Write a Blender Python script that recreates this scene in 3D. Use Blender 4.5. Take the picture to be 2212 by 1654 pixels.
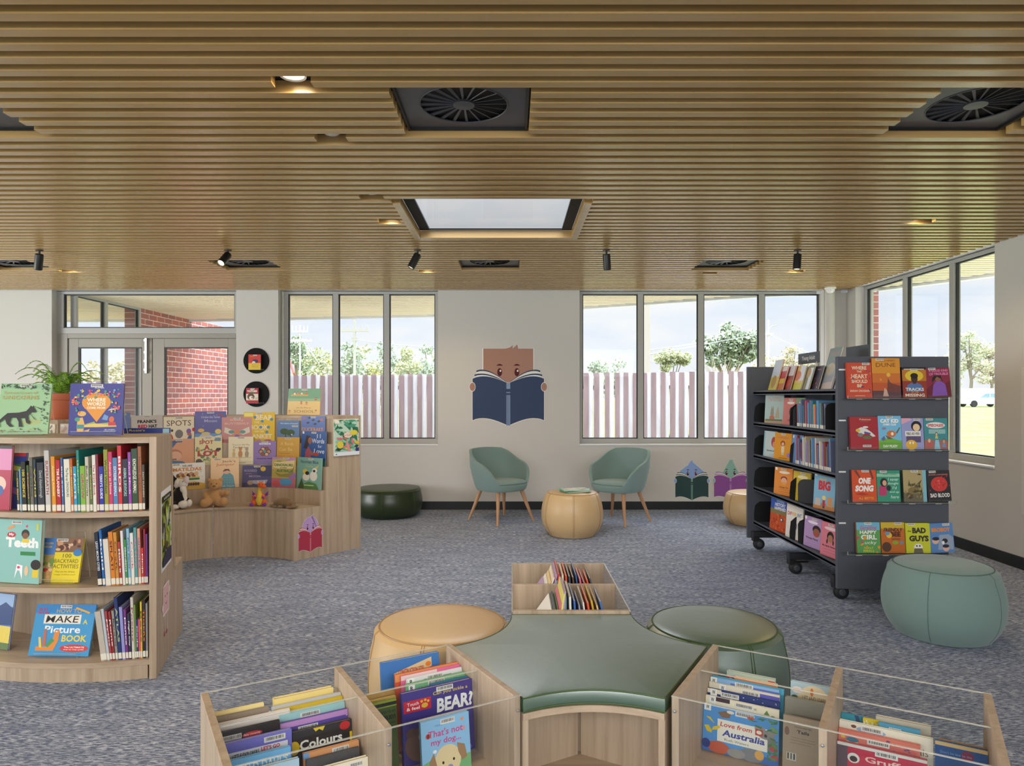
import bpy, bmesh, math, random
from mathutils import Vector, Matrix, noise as mnoise

for _o in list(bpy.data.objects):
    bpy.data.objects.remove(_o)
S = bpy.context.scene
COL = S.collection
PI = math.pi
sin, cos, rad = math.sin, math.cos, math.radians
rng = random.Random(7)

# ------------------------------------------------------------------ camera
F, CU, HV, CH = 1500.0, 1106.0, 854.0, 1.42      # focal length in pixels, optical centre column, horizon row, eye height
cam = bpy.data.cameras.new('camera')
cam.sensor_fit = 'HORIZONTAL'; cam.sensor_width = 36.0
cam.lens = F / 2212 * 36
cam.shift_y = (HV - 827) / 2212
cam.clip_start = 0.05; cam.clip_end = 400
camo = bpy.data.objects.new('camera', cam); COL.objects.link(camo)
camo.location = (0, 0, CH); camo.rotation_euler = (PI / 2, 0, 0)
S.camera = camo

# ------------------------------------------------------------------ view, sky, large lights
S.view_settings.view_transform = 'Standard'; S.view_settings.look = 'None'
S.view_settings.exposure = 0.0; S.view_settings.gamma = 1.0
S.view_settings.use_curve_mapping = False
S.cycles.max_bounces = 8; S.cycles.diffuse_bounces = 4; S.cycles.glossy_bounces = 3
S.cycles.transparent_max_bounces = 24; S.cycles.transmission_bounces = 4
S.cycles.sample_clamp_indirect = 6.0
S.cycles.caustics_reflective = False; S.cycles.caustics_refractive = False

def srgb(c):
    if isinstance(c, str):
        c = [int(c[i:i + 2], 16) for i in (0, 2, 4)]
    out = []
    for x in c[:3]:
        x = x / 255.0
        out.append(x / 12.92 if x <= 0.04045 else ((x + 0.055) / 1.055) ** 2.4)
    return (out[0], out[1], out[2], 1.0)

class NT:
    def __init__(self, tree):
        self.t = tree; tree.nodes.clear()
    def n(self, typ, **kw):
        nd = self.t.nodes.new(typ)
        for k, v in kw.items():
            if k.startswith('_'):
                nd.inputs[k[1:].replace('_', ' ')].default_value = v
            else:
                setattr(nd, k, v)
        return nd
    def l(self, a, b):
        self.t.links.new(a, b)
    def ramp(self, fac, stops, interp='LINEAR'):
        r = self.n('ShaderNodeValToRGB'); r.color_ramp.interpolation = interp
        e = r.color_ramp.elements
        while len(e) > 1: e.remove(e[0])
        e[0].position = stops[0][0]; e[0].color = stops[0][1]
        for p, c in stops[1:]:
            x = e.new(p); x.color = c
        self.l(fac, r.inputs[0]); return r.outputs[0]
    def mix(self, fac, a, b, mode='MIX'):
        m = self.n('ShaderNodeMix', data_type='RGBA', blend_type=mode)
        for i, v in ((0, fac), (6, a), (7, b)):
            if hasattr(v, 'is_linked'): self.l(v, m.inputs[i])
            else: m.inputs[i].default_value = v
        return m.outputs[2]

w = bpy.data.worlds.new('sky'); S.world = w; w.use_nodes = True
nt = NT(w.node_tree)
tc = nt.n('ShaderNodeTexCoord')
sep = nt.n('ShaderNodeSeparateXYZ'); nt.l(tc.outputs['Generated'], sep.inputs[0])
mp = nt.n('ShaderNodeMapping'); mp.inputs['Scale'].default_value = (2.0, 2.0, 6.5); nt.l(tc.outputs['Generated'], mp.inputs[0])
cl = nt.n('ShaderNodeTexNoise'); cl.inputs['Scale'].default_value = 2.3; cl.inputs['Detail'].default_value = 7; cl.inputs['Roughness'].default_value = 0.55
nt.l(mp.outputs[0], cl.inputs[0])
cfac = nt.ramp(cl.outputs[0], [(0.36, (0, 0, 0, 1)), (0.60, (1, 1, 1, 1))])
skyc = nt.ramp(sep.outputs[2], [(0.0, (0.94, 0.96, 0.99, 1)), (0.08, (0.78, 0.87, 1.0, 1)), (0.25, (0.74, 0.87, 1.0, 1)), (0.6, (0.62, 0.76, 0.96, 1))])
col = nt.mix(cfac, skyc, (0.97, 0.985, 1.0, 1))
zen = nt.n('ShaderNodeMapRange'); zen.inputs[1].default_value = 0.30; zen.inputs[2].default_value = 0.75
zen.inputs[3].default_value = 1.0; zen.inputs[4].default_value = 9.0
nt.l(sep.outputs[2], zen.inputs[0])
bg = nt.n('ShaderNodeBackground'); nt.l(col, bg.inputs[0]); nt.l(zen.outputs[0], bg.inputs[1])
out = nt.n('ShaderNodeOutputWorld'); nt.l(bg.outputs[0], out.inputs[0])

def area_light(name, loc, rot, sx, sy, power, color=(1, 1, 1)):
    L = bpy.data.lights.new(name, 'AREA'); L.shape = 'RECTANGLE'; L.size = sx; L.size_y = sy
    L.energy = power; L.color = color
    o = bpy.data.objects.new(name, L); COL.objects.link(o); o.location = loc; o.rotation_euler = rot
    return o
# two added, unseen fill lights: one behind the camera, one from the left
area_light('rear_fill_light', (-1.0, -2.2, 2.68), (rad(62), 0, 0), 9.0, 1.6, 560, (0.97, 0.985, 1.0))
area_light('side_fill_light', (-8.6, 3.4, 1.7), (rad(90), 0, rad(-90)), 5.0, 1.9, 360, (0.97, 0.98, 1.0))

# ------------------------------------------------------------------ materials
MAT = {}
def new_mat(name):
    m = bpy.data.materials.new(name); m.use_nodes = True; MAT[name] = m
    t = NT(m.node_tree)
    o = t.n('ShaderNodeOutputMaterial')
    return m, t, o

def pbsdf(t, o, color, rough=0.5, metal=0.0, spec=0.5, coat=0.0, sheen=0.0, cior=1.6):
    b = t.n('ShaderNodeBsdfPrincipled')
    if hasattr(color, 'is_linked'): t.l(color, b.inputs['Base Color'])
    else: b.inputs['Base Color'].default_value = color
    if hasattr(rough, 'is_linked'): t.l(rough, b.inputs['Roughness'])
    else: b.inputs['Roughness'].default_value = rough
    b.inputs['Metallic'].default_value = metal
    b.inputs['Specular IOR Level'].default_value = spec
    b.inputs['Coat Weight'].default_value = coat; b.inputs['Coat Roughness'].default_value = 0.42; b.inputs['Coat IOR'].default_value = cior
    b.inputs['Sheen Weight'].default_value = sheen
    t.l(b.outputs[0], o.inputs[0]); return b

def simple(name, c, rough=0.5, metal=0.0, spec=0.5, coat=0.0, sheen=0.0, bump=None, cior=1.6):
    m, t, o = new_mat(name)
    b = pbsdf(t, o, srgb(c), rough, metal, spec, coat, sheen, cior)
    if bump:
        tcn = t.n('ShaderNodeTexCoord'); nz = t.n('ShaderNodeTexNoise'); nz.inputs['Scale'].default_value = bump[0]; nz.inputs['Detail'].default_value = 4
        t.l(tcn.outputs['Object'], nz.inputs[0])
        bp = t.n('ShaderNodeBump'); bp.inputs['Strength'].default_value = bump[1]; bp.inputs['Distance'].default_value = bump[2]
        t.l(nz.outputs[0], bp.inputs['Height']); t.l(bp.outputs[0], b.inputs['Normal'])
    return m

def wood(name, c0, c1, scale, rough=0.45, spec=0.4, detail=5, coat=0.0):
    m, t, o = new_mat(name)
    tcn = t.n('ShaderNodeTexCoord'); mpn = t.n('ShaderNodeMapping'); mpn.inputs['Scale'].default_value = scale
    t.l(tcn.outputs['Object'], mpn.inputs[0])
    nz = t.n('ShaderNodeTexNoise'); nz.inputs['Scale'].default_value = 1.0; nz.inputs['Detail'].default_value = detail; nz.inputs['Roughness'].default_value = 0.65
    nz.inputs['Distortion'].default_value = 0.35
    t.l(mpn.outputs[0], nz.inputs[0])
    c = t.ramp(nz.outputs[0], [(0.3, srgb(c0)), (0.7, srgb(c1))])
    pbsdf(t, o, c, rough, 0, spec)
    return m

simple('wall_white', (204, 201, 196), 0.65, spec=0.25)
simple('ceiling_black', (34, 30, 26), 0.8)
simple('black_trim', (22, 24, 28), 0.45)
simple('matt_black', (24, 24, 25), 0.45)
simple('slate_metal', (80, 84, 92), 0.45, spec=0.4)
simple('dark_metal', (40, 41, 46), 0.4)
simple('vent_grey', (70, 72, 78), 0.4)
simple('rubber', (26, 26, 28), 0.6)
simple('frame_grey', (168, 168, 164), 0.42, spec=0.45)
simple('frame_shaded', (150, 146, 137), 0.45, spec=0.4)  # darker copy of the frame grey, indoor shade put into the colour
simple('disc_black', (15, 15, 15), 0.7, spec=0.2)
simple('gasket', (28, 30, 36), 0.5)
simple('white_plastic', (232, 232, 230), 0.35)
simple('steel', (190, 190, 192), 0.28, metal=0.9)
simple('paper_white', (238, 236, 230), 0.6)
simple('page_cream', (222, 212, 190), 0.75, spec=0.15)
simple('leg_beech', (184, 140, 102), 0.42)
simple('leather_green', (62, 92, 68), 0.42, spec=1.0, coat=1.0, cior=2.2, bump=(14, 0.3, 0.012))
simple('leather_dark_green', (40, 54, 28), 0.32, spec=0.55, bump=(9, 0.15, 0.01))
simple('leather_beige', (206, 174, 128), 0.36, spec=0.5, bump=(8, 0.15, 0.01))
simple('seam_green', (62, 84, 40), 0.5)
simple('seam_beige', (170, 134, 86), 0.5)
simple('fabric_chair', (128, 152, 148), 0.9, spec=0.15, sheen=0.25, bump=(420, 0.25, 0.002))
simple('fabric_teal', (118, 142, 136), 0.9, spec=0.15, sheen=0.25, bump=(420, 0.25, 0.002))
simple('seam_teal', (84, 108, 102), 0.9)
simple('terracotta', (186, 100, 66), 0.6)
simple('soil', (60, 44, 32), 0.9)
simple('fascia_grey', (225, 228, 232), 0.5)
simple('road_grey', (216, 212, 202), 0.9)
simple('plush_tan', (196, 150, 100), 0.95, spec=0.08, sheen=0.3, bump=(160, 0.6, 0.004))
simple('plush_black', (34, 32, 34), 0.95, spec=0.08, sheen=0.3, bump=(160, 0.6, 0.004))
simple('plush_white', (232, 226, 216), 0.95, spec=0.08, sheen=0.3, bump=(160, 0.6, 0.004))
simple('plush_orange', (226, 100, 44), 0.95, spec=0.08, sheen=0.3, bump=(160, 0.6, 0.004))
simple('plush_yellow', (224, 190, 70), 0.95, spec=0.08, sheen=0.3, bump=(160, 0.6, 0.004))
simple('plush_violet', (128, 64, 160), 0.95, spec=0.08, sheen=0.3, bump=(160, 0.6, 0.004))
simple('plush_brown', (122, 96, 66), 0.95, spec=0.08, sheen=0.3, bump=(160, 0.6, 0.004))
simple('plush_pinkish', (226, 206, 206), 0.95, spec=0.08, sheen=0.3, bump=(160, 0.6, 0.004))
wood('oak_v', (164, 142, 118), (198, 177, 152), (26, 26, 1.1))
wood('oak_h', (166, 144, 120), (198, 176, 150), (1.6, 26, 26))
wood('batten', (172, 138, 84), (186, 152, 98), (0.8, 14, 14), rough=0.25, spec=0.95, detail=3, coat=0.7)
wood('batten_daylit', (248, 234, 204), (252, 242, 218), (1.2, 22, 22), rough=0.5)  # the ceiling battens again, outdoor brightness put into the colour
wood('paling_wood', (118, 99, 101), (138, 118, 120), (9, 9, 1.2), rough=0.9, spec=0.1)
wood('paling_pale', (172, 168, 172), (196, 194, 198), (9, 9, 1.2), rough=0.9, spec=0.1)

def attr_mat(name, rough, spec, coat=0.0):
    m, t, o = new_mat(name)
    a = t.n('ShaderNodeVertexColor'); a.layer_name = 'Col'
    pbsdf(t, o, a.outputs[0], rough, 0, spec, coat)
attr_mat('print', 0.38, 0.4)
attr_mat('matte_print', 0.85, 0.12)
attr_mat('leaf', 0.7, 0.2)
attr_mat('plush', 0.95, 0.08)

# carpet: slate blue ground broken by pale dashes running across the room
m, t, o = new_mat('carpet')
tcn = t.n('ShaderNodeTexCoord')
def nz(scale, sc=(1, 1, 1), detail=2, rough=0.5):
    mpn = t.n('ShaderNodeMapping'); mpn.inputs['Scale'].default_value = sc; t.l(tcn.outputs['Object'], mpn.inputs[0])
    k = t.n('ShaderNodeTexNoise'); k.inputs['Scale'].default_value = scale; k.inputs['Detail'].default_value = detail; k.inputs['Roughness'].default_value = rough
    t.l(mpn.outputs[0], k.inputs[0]); return k.outputs[0]
d1 = t.ramp(nz(1, (27, 185, 1), 2, 0.55), [(0.485, (0, 0, 0, 1)), (0.54, (1, 1, 1, 1))])
d2 = nz(1, (3.0, 14.0, 1), 3, 0.7)
d2r = t.ramp(d2, [(0.36, (0, 0, 0, 1)), (0.62, (1, 1, 1, 1))])
fine = nz(1, (150, 420, 1), 1)
base = t.mix(t.ramp(fine, [(0.35, (0, 0, 0, 1)), (0.65, (1, 1, 1, 1))]), srgb((92, 101, 122)), srgb((118, 127, 148)))
pale = t.mix(t.ramp(fine, [(0.3, (0, 0, 0, 1)), (0.7, (1, 1, 1, 1))]), srgb((176, 182, 194)), srgb((212, 216, 226)))
mul = t.n('ShaderNodeMath', operation='MULTIPLY'); t.l(d1, mul.inputs[0])
mr = t.n('ShaderNodeMapRange'); mr.inputs[3].default_value = 0.45; mr.inputs[4].default_value = 1.0; t.l(d2r, mr.inputs[0]); t.l(mr.outputs[0], mul.inputs[1])
b = pbsdf(t, o, t.mix(mul.outputs[0], base, pale), 0.95, 0, 0.1)
bp = t.n('ShaderNodeBump'); bp.inputs['Strength'].default_value = 0.4; bp.inputs['Distance'].default_value = 0.004
t.l(d1, bp.inputs['Height']); t.l(bp.outputs[0], b.inputs['Normal'])

# brick
m, t, o = new_mat('brick')
tcn = t.n('ShaderNodeTexCoord'); mpn = t.n('ShaderNodeMapping'); mpn.inputs['Rotation'].default_value = (0, PI / 2, PI / 2)
cb = t.n('ShaderNodeCombineXYZ'); sp = t.n('ShaderNodeSeparateXYZ'); t.l(tcn.outputs['Object'], sp.inputs[0])
t.l(sp.outputs[1], cb.inputs[0]); t.l(sp.outputs[2], cb.inputs[1])
br = t.n('ShaderNodeTexBrick'); br.offset = 0.5
br.inputs['Scale'].default_value = 1.0; br.inputs['Brick Width'].default_value = 0.24; br.inputs['Row Height'].default_value = 0.086
br.inputs['Mortar Size'].default_value = 0.006; br.inputs['Bias'].default_value = -0.1
br.inputs['Color1'].default_value = srgb((190, 112, 96)); br.inputs['Color2'].default_value = srgb((158, 96, 92)); br.inputs['Mortar'].default_value = srgb((232, 214, 204))
t.l(cb.outputs[0], br.inputs[0])
k = t.n('ShaderNodeTexNoise'); k.inputs['Scale'].default_value = 5; t.l(tcn.outputs['Object'], k.inputs[0])
pbsdf(t, o, t.mix(t.ramp(k.outputs[0], [(0.35, (0, 0, 0, 1)), (0.7, (0.4, 0.4, 0.4, 1))]), br.outputs[0], srgb((128, 116, 124))), 0.85, 0, 0.2)

# lawn
m, t, o = new_mat('lawn')
tcn = t.n('ShaderNodeTexCoord'); k = t.n('ShaderNodeTexNoise'); k.inputs['Scale'].default_value = 0.9; k.inputs['Detail'].default_value = 6; t.l(tcn.outputs['Object'], k.inputs[0])
pbsdf(t, o, t.ramp(k.outputs[0], [(0.35, srgb((112, 126, 74))), (0.65, srgb((140, 140, 96)))]), 0.9, 0, 0.1)

def see_through(name, tint, f0=0.04, gloss=(1, 1, 1, 1)):
    m, t, o = new_mat(name)
    tr = t.n('ShaderNodeBsdfTransparent'); tr.inputs[0].default_value = tint
    gl = t.n('ShaderNodeBsdfGlossy'); gl.inputs['Roughness'].default_value = 0.02; gl.inputs[0].default_value = gloss
    lw = t.n('ShaderNodeLayerWeight'); lw.inputs[0].default_value = 0.5
    pw = t.n('ShaderNodeMath', operation='POWER'); t.l(lw.outputs['Facing'], pw.inputs[0]); pw.inputs[1].default_value = 5.0
    mr = t.n('ShaderNodeMapRange'); mr.inputs[3].default_value = f0; mr.inputs[4].default_value = 1.0; t.l(pw.outputs[0], mr.inputs[0])
    mx = t.n('ShaderNodeMixShader'); t.l(mr.outputs[0], mx.inputs[0]); t.l(tr.outputs[0], mx.inputs[1]); t.l(gl.outputs[0], mx.inputs[2])
    t.l(mx.outputs[0], o.inputs[0])
see_through('glass', (0.985, 0.99, 0.99, 1), 0.003)
see_through('skylight_glass', (0.985, 0.99, 0.995, 1), 0.003, (0.2, 0.2, 0.2, 1))
see_through('acrylic', (0.97, 0.98, 0.98, 1), 0.02)
m, t, o = new_mat('acrylic_edge')
tr = t.n('ShaderNodeBsdfTransparent'); df = t.n('ShaderNodeBsdfPrincipled'); df.inputs['Base Color'].default_value = srgb((225, 222, 208)); df.inputs['Roughness'].default_value = 0.2
mx = t.n('ShaderNodeMixShader'); mx.inputs[0].default_value = 0.35
t.l(tr.outputs[0], mx.inputs[1]); t.l(df.outputs[0], mx.inputs[2]); t.l(mx.outputs[0], o.inputs[0])

def emit(name, c, s):
    m, t, o = new_mat(name); e = t.n('ShaderNodeEmission'); e.inputs[0].default_value = srgb(c); e.inputs[1].default_value = s; t.l(e.outputs[0], o.inputs[0])
emit('lamp_glow', (255, 232, 180), 6.0)

# ------------------------------------------------------------------ helpers
def px(u, v, Y):
    """a point of the photograph at depth Y"""
    return Vector(((u - CU) * Y / F, Y, CH - (v - HV) * Y / F))
def proj(p):
    return (CU + p[0] * F / p[1], HV - (p[2] - CH) * F / p[1])

class MB:
    def __init__(self):
        self.v = []; self.f = []; self.m = []; self.c = []; self.s = []
    def add(self, verts, faces, mat=0, col=None, M=None, smooth=False):
        n = len(self.v)
        for p in verts:
            p = Vector(p)
            self.v.append(tuple(M @ p) if M is not None else tuple(p))
        for f in faces:
            self.f.append([n + i for i in f]); self.m.append(mat); self.c.append(col); self.s.append(smooth)
        return self
    def box(self, x0, y0, z0, x1, y1, z1, mat=0, col=None, M=None):
        if x0 > x1: x0, x1 = x1, x0
        if y0 > y1: y0, y1 = y1, y0
        if z0 > z1: z0, z1 = z1, z0
        return self.add([(x0, y0, z0), (x1, y0, z0), (x1, y1, z0), (x0, y1, z0), (x0, y0, z1), (x1, y0, z1), (x1, y1, z1), (x0, y1, z1)],
                        [(0, 3, 2, 1), (4, 5, 6, 7), (0, 1, 5, 4), (1, 2, 6, 5), (2, 3, 7, 6), (3, 0, 4, 7)], mat, col, M)
    def prism(self, poly, z0, z1, mat=0, col=None, M=None, smooth=False):
        a = sum(poly[i][0] * poly[(i + 1) % len(poly)][1] - poly[(i + 1) % len(poly)][0] * poly[i][1] for i in range(len(poly)))
        if a < 0: poly = poly[::-1]
        n = len(poly)
        vs = [(p[0], p[1], z0) for p in poly] + [(p[0], p[1], z1) for p in poly]
        self.add(vs, [tuple(range(n))[::-1], tuple(range(n, 2 * n))], mat, col, M)
        self.add(vs, [(i, (i + 1) % n, n + (i + 1) % n, n + i) for i in range(n)], mat, col, M, smooth)
        return self
    def flat(self, pts, mat=0, col=None, M=None):
        return self.add(pts, [tuple(range(len(pts)))], mat, col, M)
    def lathe(self, prof, seg=40, mat=0, col=None, M=None, smooth=True):
        vs, fs = [], []
        k = len(prof)
        for i in range(seg):
            a = 2 * PI * i / seg
            for r, z in prof: vs.append((r * cos(a), r * sin(a), z))
        for i in range(seg):
            j = (i + 1) % seg
            for q in range(k - 1):
                fs.append((i * k + q, j * k + q, j * k + q + 1, i * k + q + 1))
        return self.add(vs, fs, mat, col, M, smooth)
    def tube(self, pts, r, seg=8, mat=0, col=None, M=None, closed=False):
        pts = [Vector(p) for p in pts]; n = len(pts)
        rs = r if isinstance(r, (list, tuple)) else [r] * n
        vs, fs = [], []
        up = None
        for i, p in enumerate(pts):
            if closed: d = pts[(i + 1) % n] - pts[i - 1]
            else: d = pts[min(i + 1, n - 1)] - pts[max(i - 1, 0)]
            if d.length < 1e-9: d = Vector((0, 0, 1))
            d.normalize()
            if up is None:
                up = Vector((0, 0, 1)) if abs(d.z) < 0.9 else Vector((1, 0, 0))
            a = d.cross(up)
            if a.length < 1e-6: a = d.orthogonal()
            a.normalize(); bb = a.cross(d); up = bb
            for j in range(seg):
                q = 2 * PI * j / seg
                vs.append(p + (a * cos(q) + bb * sin(q)) * rs[i])
        m_ = n if closed else n - 1
        for i in range(m_):
            i2 = (i + 1) % n
            for j in range(seg):
                j2 = (j + 1) % seg
                fs.append((i * seg + j, i * seg + j2, i2 * seg + j2, i2 * seg + j))
        if not closed:
            fs.append(tuple(range(seg))[::-1]); fs.append(tuple((n - 1) * seg + j for j in range(seg)))
        return self.add(vs, fs, mat, col, M, True)
    def ell(self, c, r, seg=16, rings=10, mat=0, col=None, M=None):
        vs, fs = [], []
        for i in range(rings + 1):
            a = PI * i / rings
            for j in range(seg):
                b_ = 2 * PI * j / seg
                vs.append((c[0] + r[0] * sin(a) * cos(b_), c[1] + r[1] * sin(a) * sin(b_), c[2] + r[2] * cos(a)))
        for i in range(rings):
            for j in range(seg):
                j2 = (j + 1) % seg
                fs.append((i * seg + j, (i + 1) * seg + j, (i + 1) * seg + j2, i * seg + j2))
        return self.add(vs, fs, mat, col, M, True)
    def ring(self, cx, cy, r0, r1, a0, a1, z0, z1, n=24, mat=0, col=None):
        """annular sector, angles in degrees"""
        vs, fs = [], []
        for i in range(n + 1):
            a = rad(a0 + (a1 - a0) * i / n)
            for r, z in ((r0, z0), (r1, z0), (r1, z1), (r0, z1)):
                vs.append((cx + r * cos(a), cy + r * sin(a), z))
        for i in range(n):
            p, q = 4 * i, 4 * i + 4
            for k in range(4):
                fs.append((p + k, q + k, q + (k + 1) % 4, p + (k + 1) % 4))
        fs.append((0, 1, 2, 3)); fs.append((4 * n + 3, 4 * n + 2, 4 * n + 1, 4 * n))
        return self.add(vs, fs, mat, col)
    def slab(self, cx, cy, ang, r0, r1, z0, z1, th, mat=0, col=None):
        """upright radial board"""
        M = Matrix.Translation((cx, cy, 0)) @ Matrix.Rotation(rad(ang), 4, 'Z')
        return self.box(r0, -th / 2, z0, r1, th / 2, z1, mat, col, M)
    def build(self, name, mats, parent=None, bevel=None, solid=None, sub=None, remesh=None, seg=2):
        me = bpy.data.meshes.new(name)
        me.from_pydata(self.v, [], self.f)
        if isinstance(mats, str): mats = [mats]
        for k in mats: me.materials.append(MAT[k])
        me.polygons.foreach_set('material_index', self.m)
        me.polygons.foreach_set('use_smooth', self.s)
        if any(c is not None for c in self.c):
            at = me.color_attributes.new('Col', 'FLOAT_COLOR', 'CORNER')
            data = []
            cache = {}
            for c, f in zip(self.c, self.f):
                key = c if c is not None else (128, 128, 128)
                if key not in cache: cache[key] = srgb(key)
                data.extend(cache[key] * len(f))
            at.data.foreach_set('color', data)
        me.update()
        if any(self.s) and not remesh: me.set_sharp_from_angle(angle=rad(38))
        o_ = bpy.data.objects.new(name, me); COL.objects.link(o_)
        if parent is not None: o_.parent = parent
        if remesh:
            md = o_.modifiers.new('remesh', 'REMESH'); md.mode = 'VOXEL'; md.voxel_size = remesh; md.use_smooth_shade = True
            sm = o_.modifiers.new('smooth', 'SMOOTH'); sm.factor = 0.5; sm.iterations = 4
        if solid:
            md = o_.modifiers.new('solid', 'SOLIDIFY'); md.thickness = solid; md.offset = 0
        if bevel:
            md = o_.modifiers.new('bevel', 'BEVEL'); md.width = bevel; md.segments = seg; md.limit_method = 'ANGLE'; md.angle_limit = rad(40)
            md.harden_normals = False
        if sub:
            md = o_.modifiers.new('sub', 'SUBSURF'); md.levels = sub; md.render_levels = sub
        return o_

def thing(name, label, cat, loc=(0, 0, 0), rotz=0.0, group=None, M=None):
    o_ = bpy.data.objects.new(name, None); COL.objects.link(o_)
    o_.empty_display_size = 0.1
    if M is not None: o_.matrix_world = M
    else: o_.location = loc; o_.rotation_euler = (0, 0, rotz)
    o_['label'] = label; o_['category'] = cat
    if group: o_['group'] = group
    return o_
def tag(o_, label, cat, group=None, kind=None):
    o_['label'] = label; o_['category'] = cat
    if group: o_['group'] = group
    if kind: o_['kind'] = kind
    return o_
def struct(o_, label=None, cat=None):
    o_['kind'] = 'structure'
    if label: o_['label'] = label
    if cat: o_['category'] = cat
    return o_
def dup(root, loc, rotz=0.0, label=None, group=None):
    r = root.copy(); COL.objects.link(r); r.location = loc; r.rotation_euler = (0, 0, rotz)
    if label: r['label'] = label
    if group: r['group'] = group
    for ch in list(root.children):
        c = ch.copy(); COL.objects.link(c); c.parent = r
        for g in ch.children:
            d = g.copy(); COL.objects.link(d); d.parent = c
    return r

# lettering, kept as outlines of the built-in typeface
_TXT = {}
def text_mesh(body, bold=0.0):
    key = (body, bold)
    if key not in _TXT:
        cu = bpy.data.curves.new('lettering', 'FONT'); cu.body = body; cu.align_x = 'LEFT'; cu.size = 1.0
        cu.resolution_u = 2; cu.offset = bold; cu.fill_mode = 'FRONT'
        ob = bpy.data.objects.new('lettering', cu); COL.objects.link(ob)
        me = bpy.data.meshes.new_from_object(ob)
        vs = [tuple(v_.co) for v_ in me.vertices]; fs = [tuple(p.vertices) for p in me.polygons]
        bpy.data.objects.remove(ob); bpy.data.curves.remove(cu); bpy.data.meshes.remove(me)
        xs = [p[0] for p in vs] or [0]; ys = [p[1] for p in vs] or [0]
        x0, x1, y0, y1 = min(xs), max(xs), min(ys), max(ys)
        sx, sy = max(x1 - x0, 1e-4), max(y1 - y0, 1e-4)
        _TXT[key] = ([((p[0] - x0) / sx - 0.5, (p[1] - y0) / sy - 0.5) for p in vs], fs)
    return _TXT[key]

def art(mb, items, W, H, x0=0.0, z0=0.0, y=0.0, step=0.00012, mat=0):
    """draw flat printed shapes on the plane y, x from x0 over W, z from z0 over H; every entry a little prouder than the last"""
    for k, it in enumerate(items):
        yy = y - step * (k + 1)
        P = lambda a, b: (x0 + a * W, yy, z0 + b * H)
        if it[0] == 'r':
            _, a, b, c, d, co = it
            mb.flat([P(a, b), P(c, b), P(c, d), P(a, d)], mat, co)
        elif it[0] == 'e':
            _, a, b, rx, ry, co = it
            mb.flat([P(a + rx * cos(2 * PI * i / 20), b + ry * sin(2 * PI * i / 20)) for i in range(20)], mat, co)
        elif it[0] == 'p':
            pts = it[1]
            ar = sum(pts[i][0] * pts[(i + 1) % len(pts)][1] - pts[(i + 1) % len(pts)][0] * pts[i][1] for i in range(len(pts)))
            if ar < 0: pts = pts[::-1]
            mb.flat([P(*q) for q in pts], mat, it[2])
        elif it[0] == 't':
            body, a, b, tw, th, co = it[1:7]
            bold = it[7] if len(it) > 7 else 0.02
            shear = it[8] if len(it) > 8 else 0.0
            vs, fs = text_mesh(body, bold)
            mb.add([P(a + p[0] * tw + p[1] * shear * th, b + p[1] * th) for p in vs], fs, mat, co)
        elif it[0] == 'dots':
            _, n, a, b, c, d, r0, cols, seed = it
            rr = random.Random(seed)
            for i in range(n):
                ca, cb_ = rr.uniform(a, c), rr.uniform(b, d); r_ = r0 * rr.uniform(0.5, 1.3)
                mb.flat([P(ca + r_ * cos(2 * PI * i_ / 8), cb_ + r_ * W / H * sin(2 * PI * i_ / 8)) for i_ in range(8)], mat, rr.choice(cols))
# ------------------------------------------------------------------ the room
WY, WX, CZ = 8.66, 4.17, 2.73         # back wall, right wall, underside of the battens
mb = MB(); mb.box(-9, -5.0, -0.1, 4.5, 8.9, 0.0)
struct(mb.build('floor', 'carpet'), 'grey blue carpet with pale broken dashes', 'floor')

mb = MB()
for x0, x1, z0, z1 in ((-9.0, -5.74, 0, 3.1), (-3.44, -2.916, 0, 3.1), (-2.916, -0.924, 0, 0.80), (-0.924, 0.843, 0, 3.1),
                       (0.843, 3.89, 0, 0.80), (3.89, 4.40, 0, 3.1), (-5.74, -3.44, 2.74, 3.1), (-2.916, -0.924, 2.74, 3.1), (0.843, 3.89, 2.74, 3.1)):
    mb.box(x0, WY, z0, x1, WY + 0.22, z1)
struct(mb.build('wall_back', 'wall_white'), 'white painted back wall between the windows', 'wall')
mb = MB()
mb.box(WX, -5.0, 0, WX + 0.22, 6.0, 3.1); mb.box(WX, 6.0, 0, WX + 0.22, 8.43, 0.79); mb.box(WX, 8.43, 0, WX + 0.22, WY - 0.001, 3.1)
mb.box(WX, 6.0, 2.74, WX + 0.22, 8.43, 3.1)
struct(mb.build('wall_right', 'wall_white'), 'white painted side wall with the corner window', 'wall')
mb = MB()
for x0, x1 in ((-9.0, -5.74), (-3.44, WX)):
    mb.box(x0, WY - 0.014, 0, x1, WY, 0.10)
struct(mb.build('baseboard_back', 'black_trim'))
mb = MB(); mb.box(WX - 0.014, -5, 0, WX, WY - 0.014, 0.10)
struct(mb.build('baseboard_right', 'black_trim'))
# window ledges
mb = MB(); mb.box(-2.916, WY - 0.012, 0.80, -0.924, WY + 0.20, 0.815)
struct(mb.build('trim_1', 'white_plastic'))
mb = MB(); mb.box(0.843, WY - 0.012, 0.80, 3.89, WY + 0.20, 0.815)
struct(mb.build('trim_2', 'white_plastic'))
mb = MB(); mb.box(WX - 0.012, 6.0, 0.79, WX + 0.2, 8.43, 0.805)
struct(mb.build('trim_3', 'white_plastic'))
# slim round steel post in the corner
mb = MB(); mb.lathe([(0.058, 0), (0.058, 2.73)], 28, M=Matrix.Translation((3.93, WY - 0.075, 0)))
struct(mb.build('column', 'wall_white'), 'slim round white post in the corner by the windows', 'column')

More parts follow.
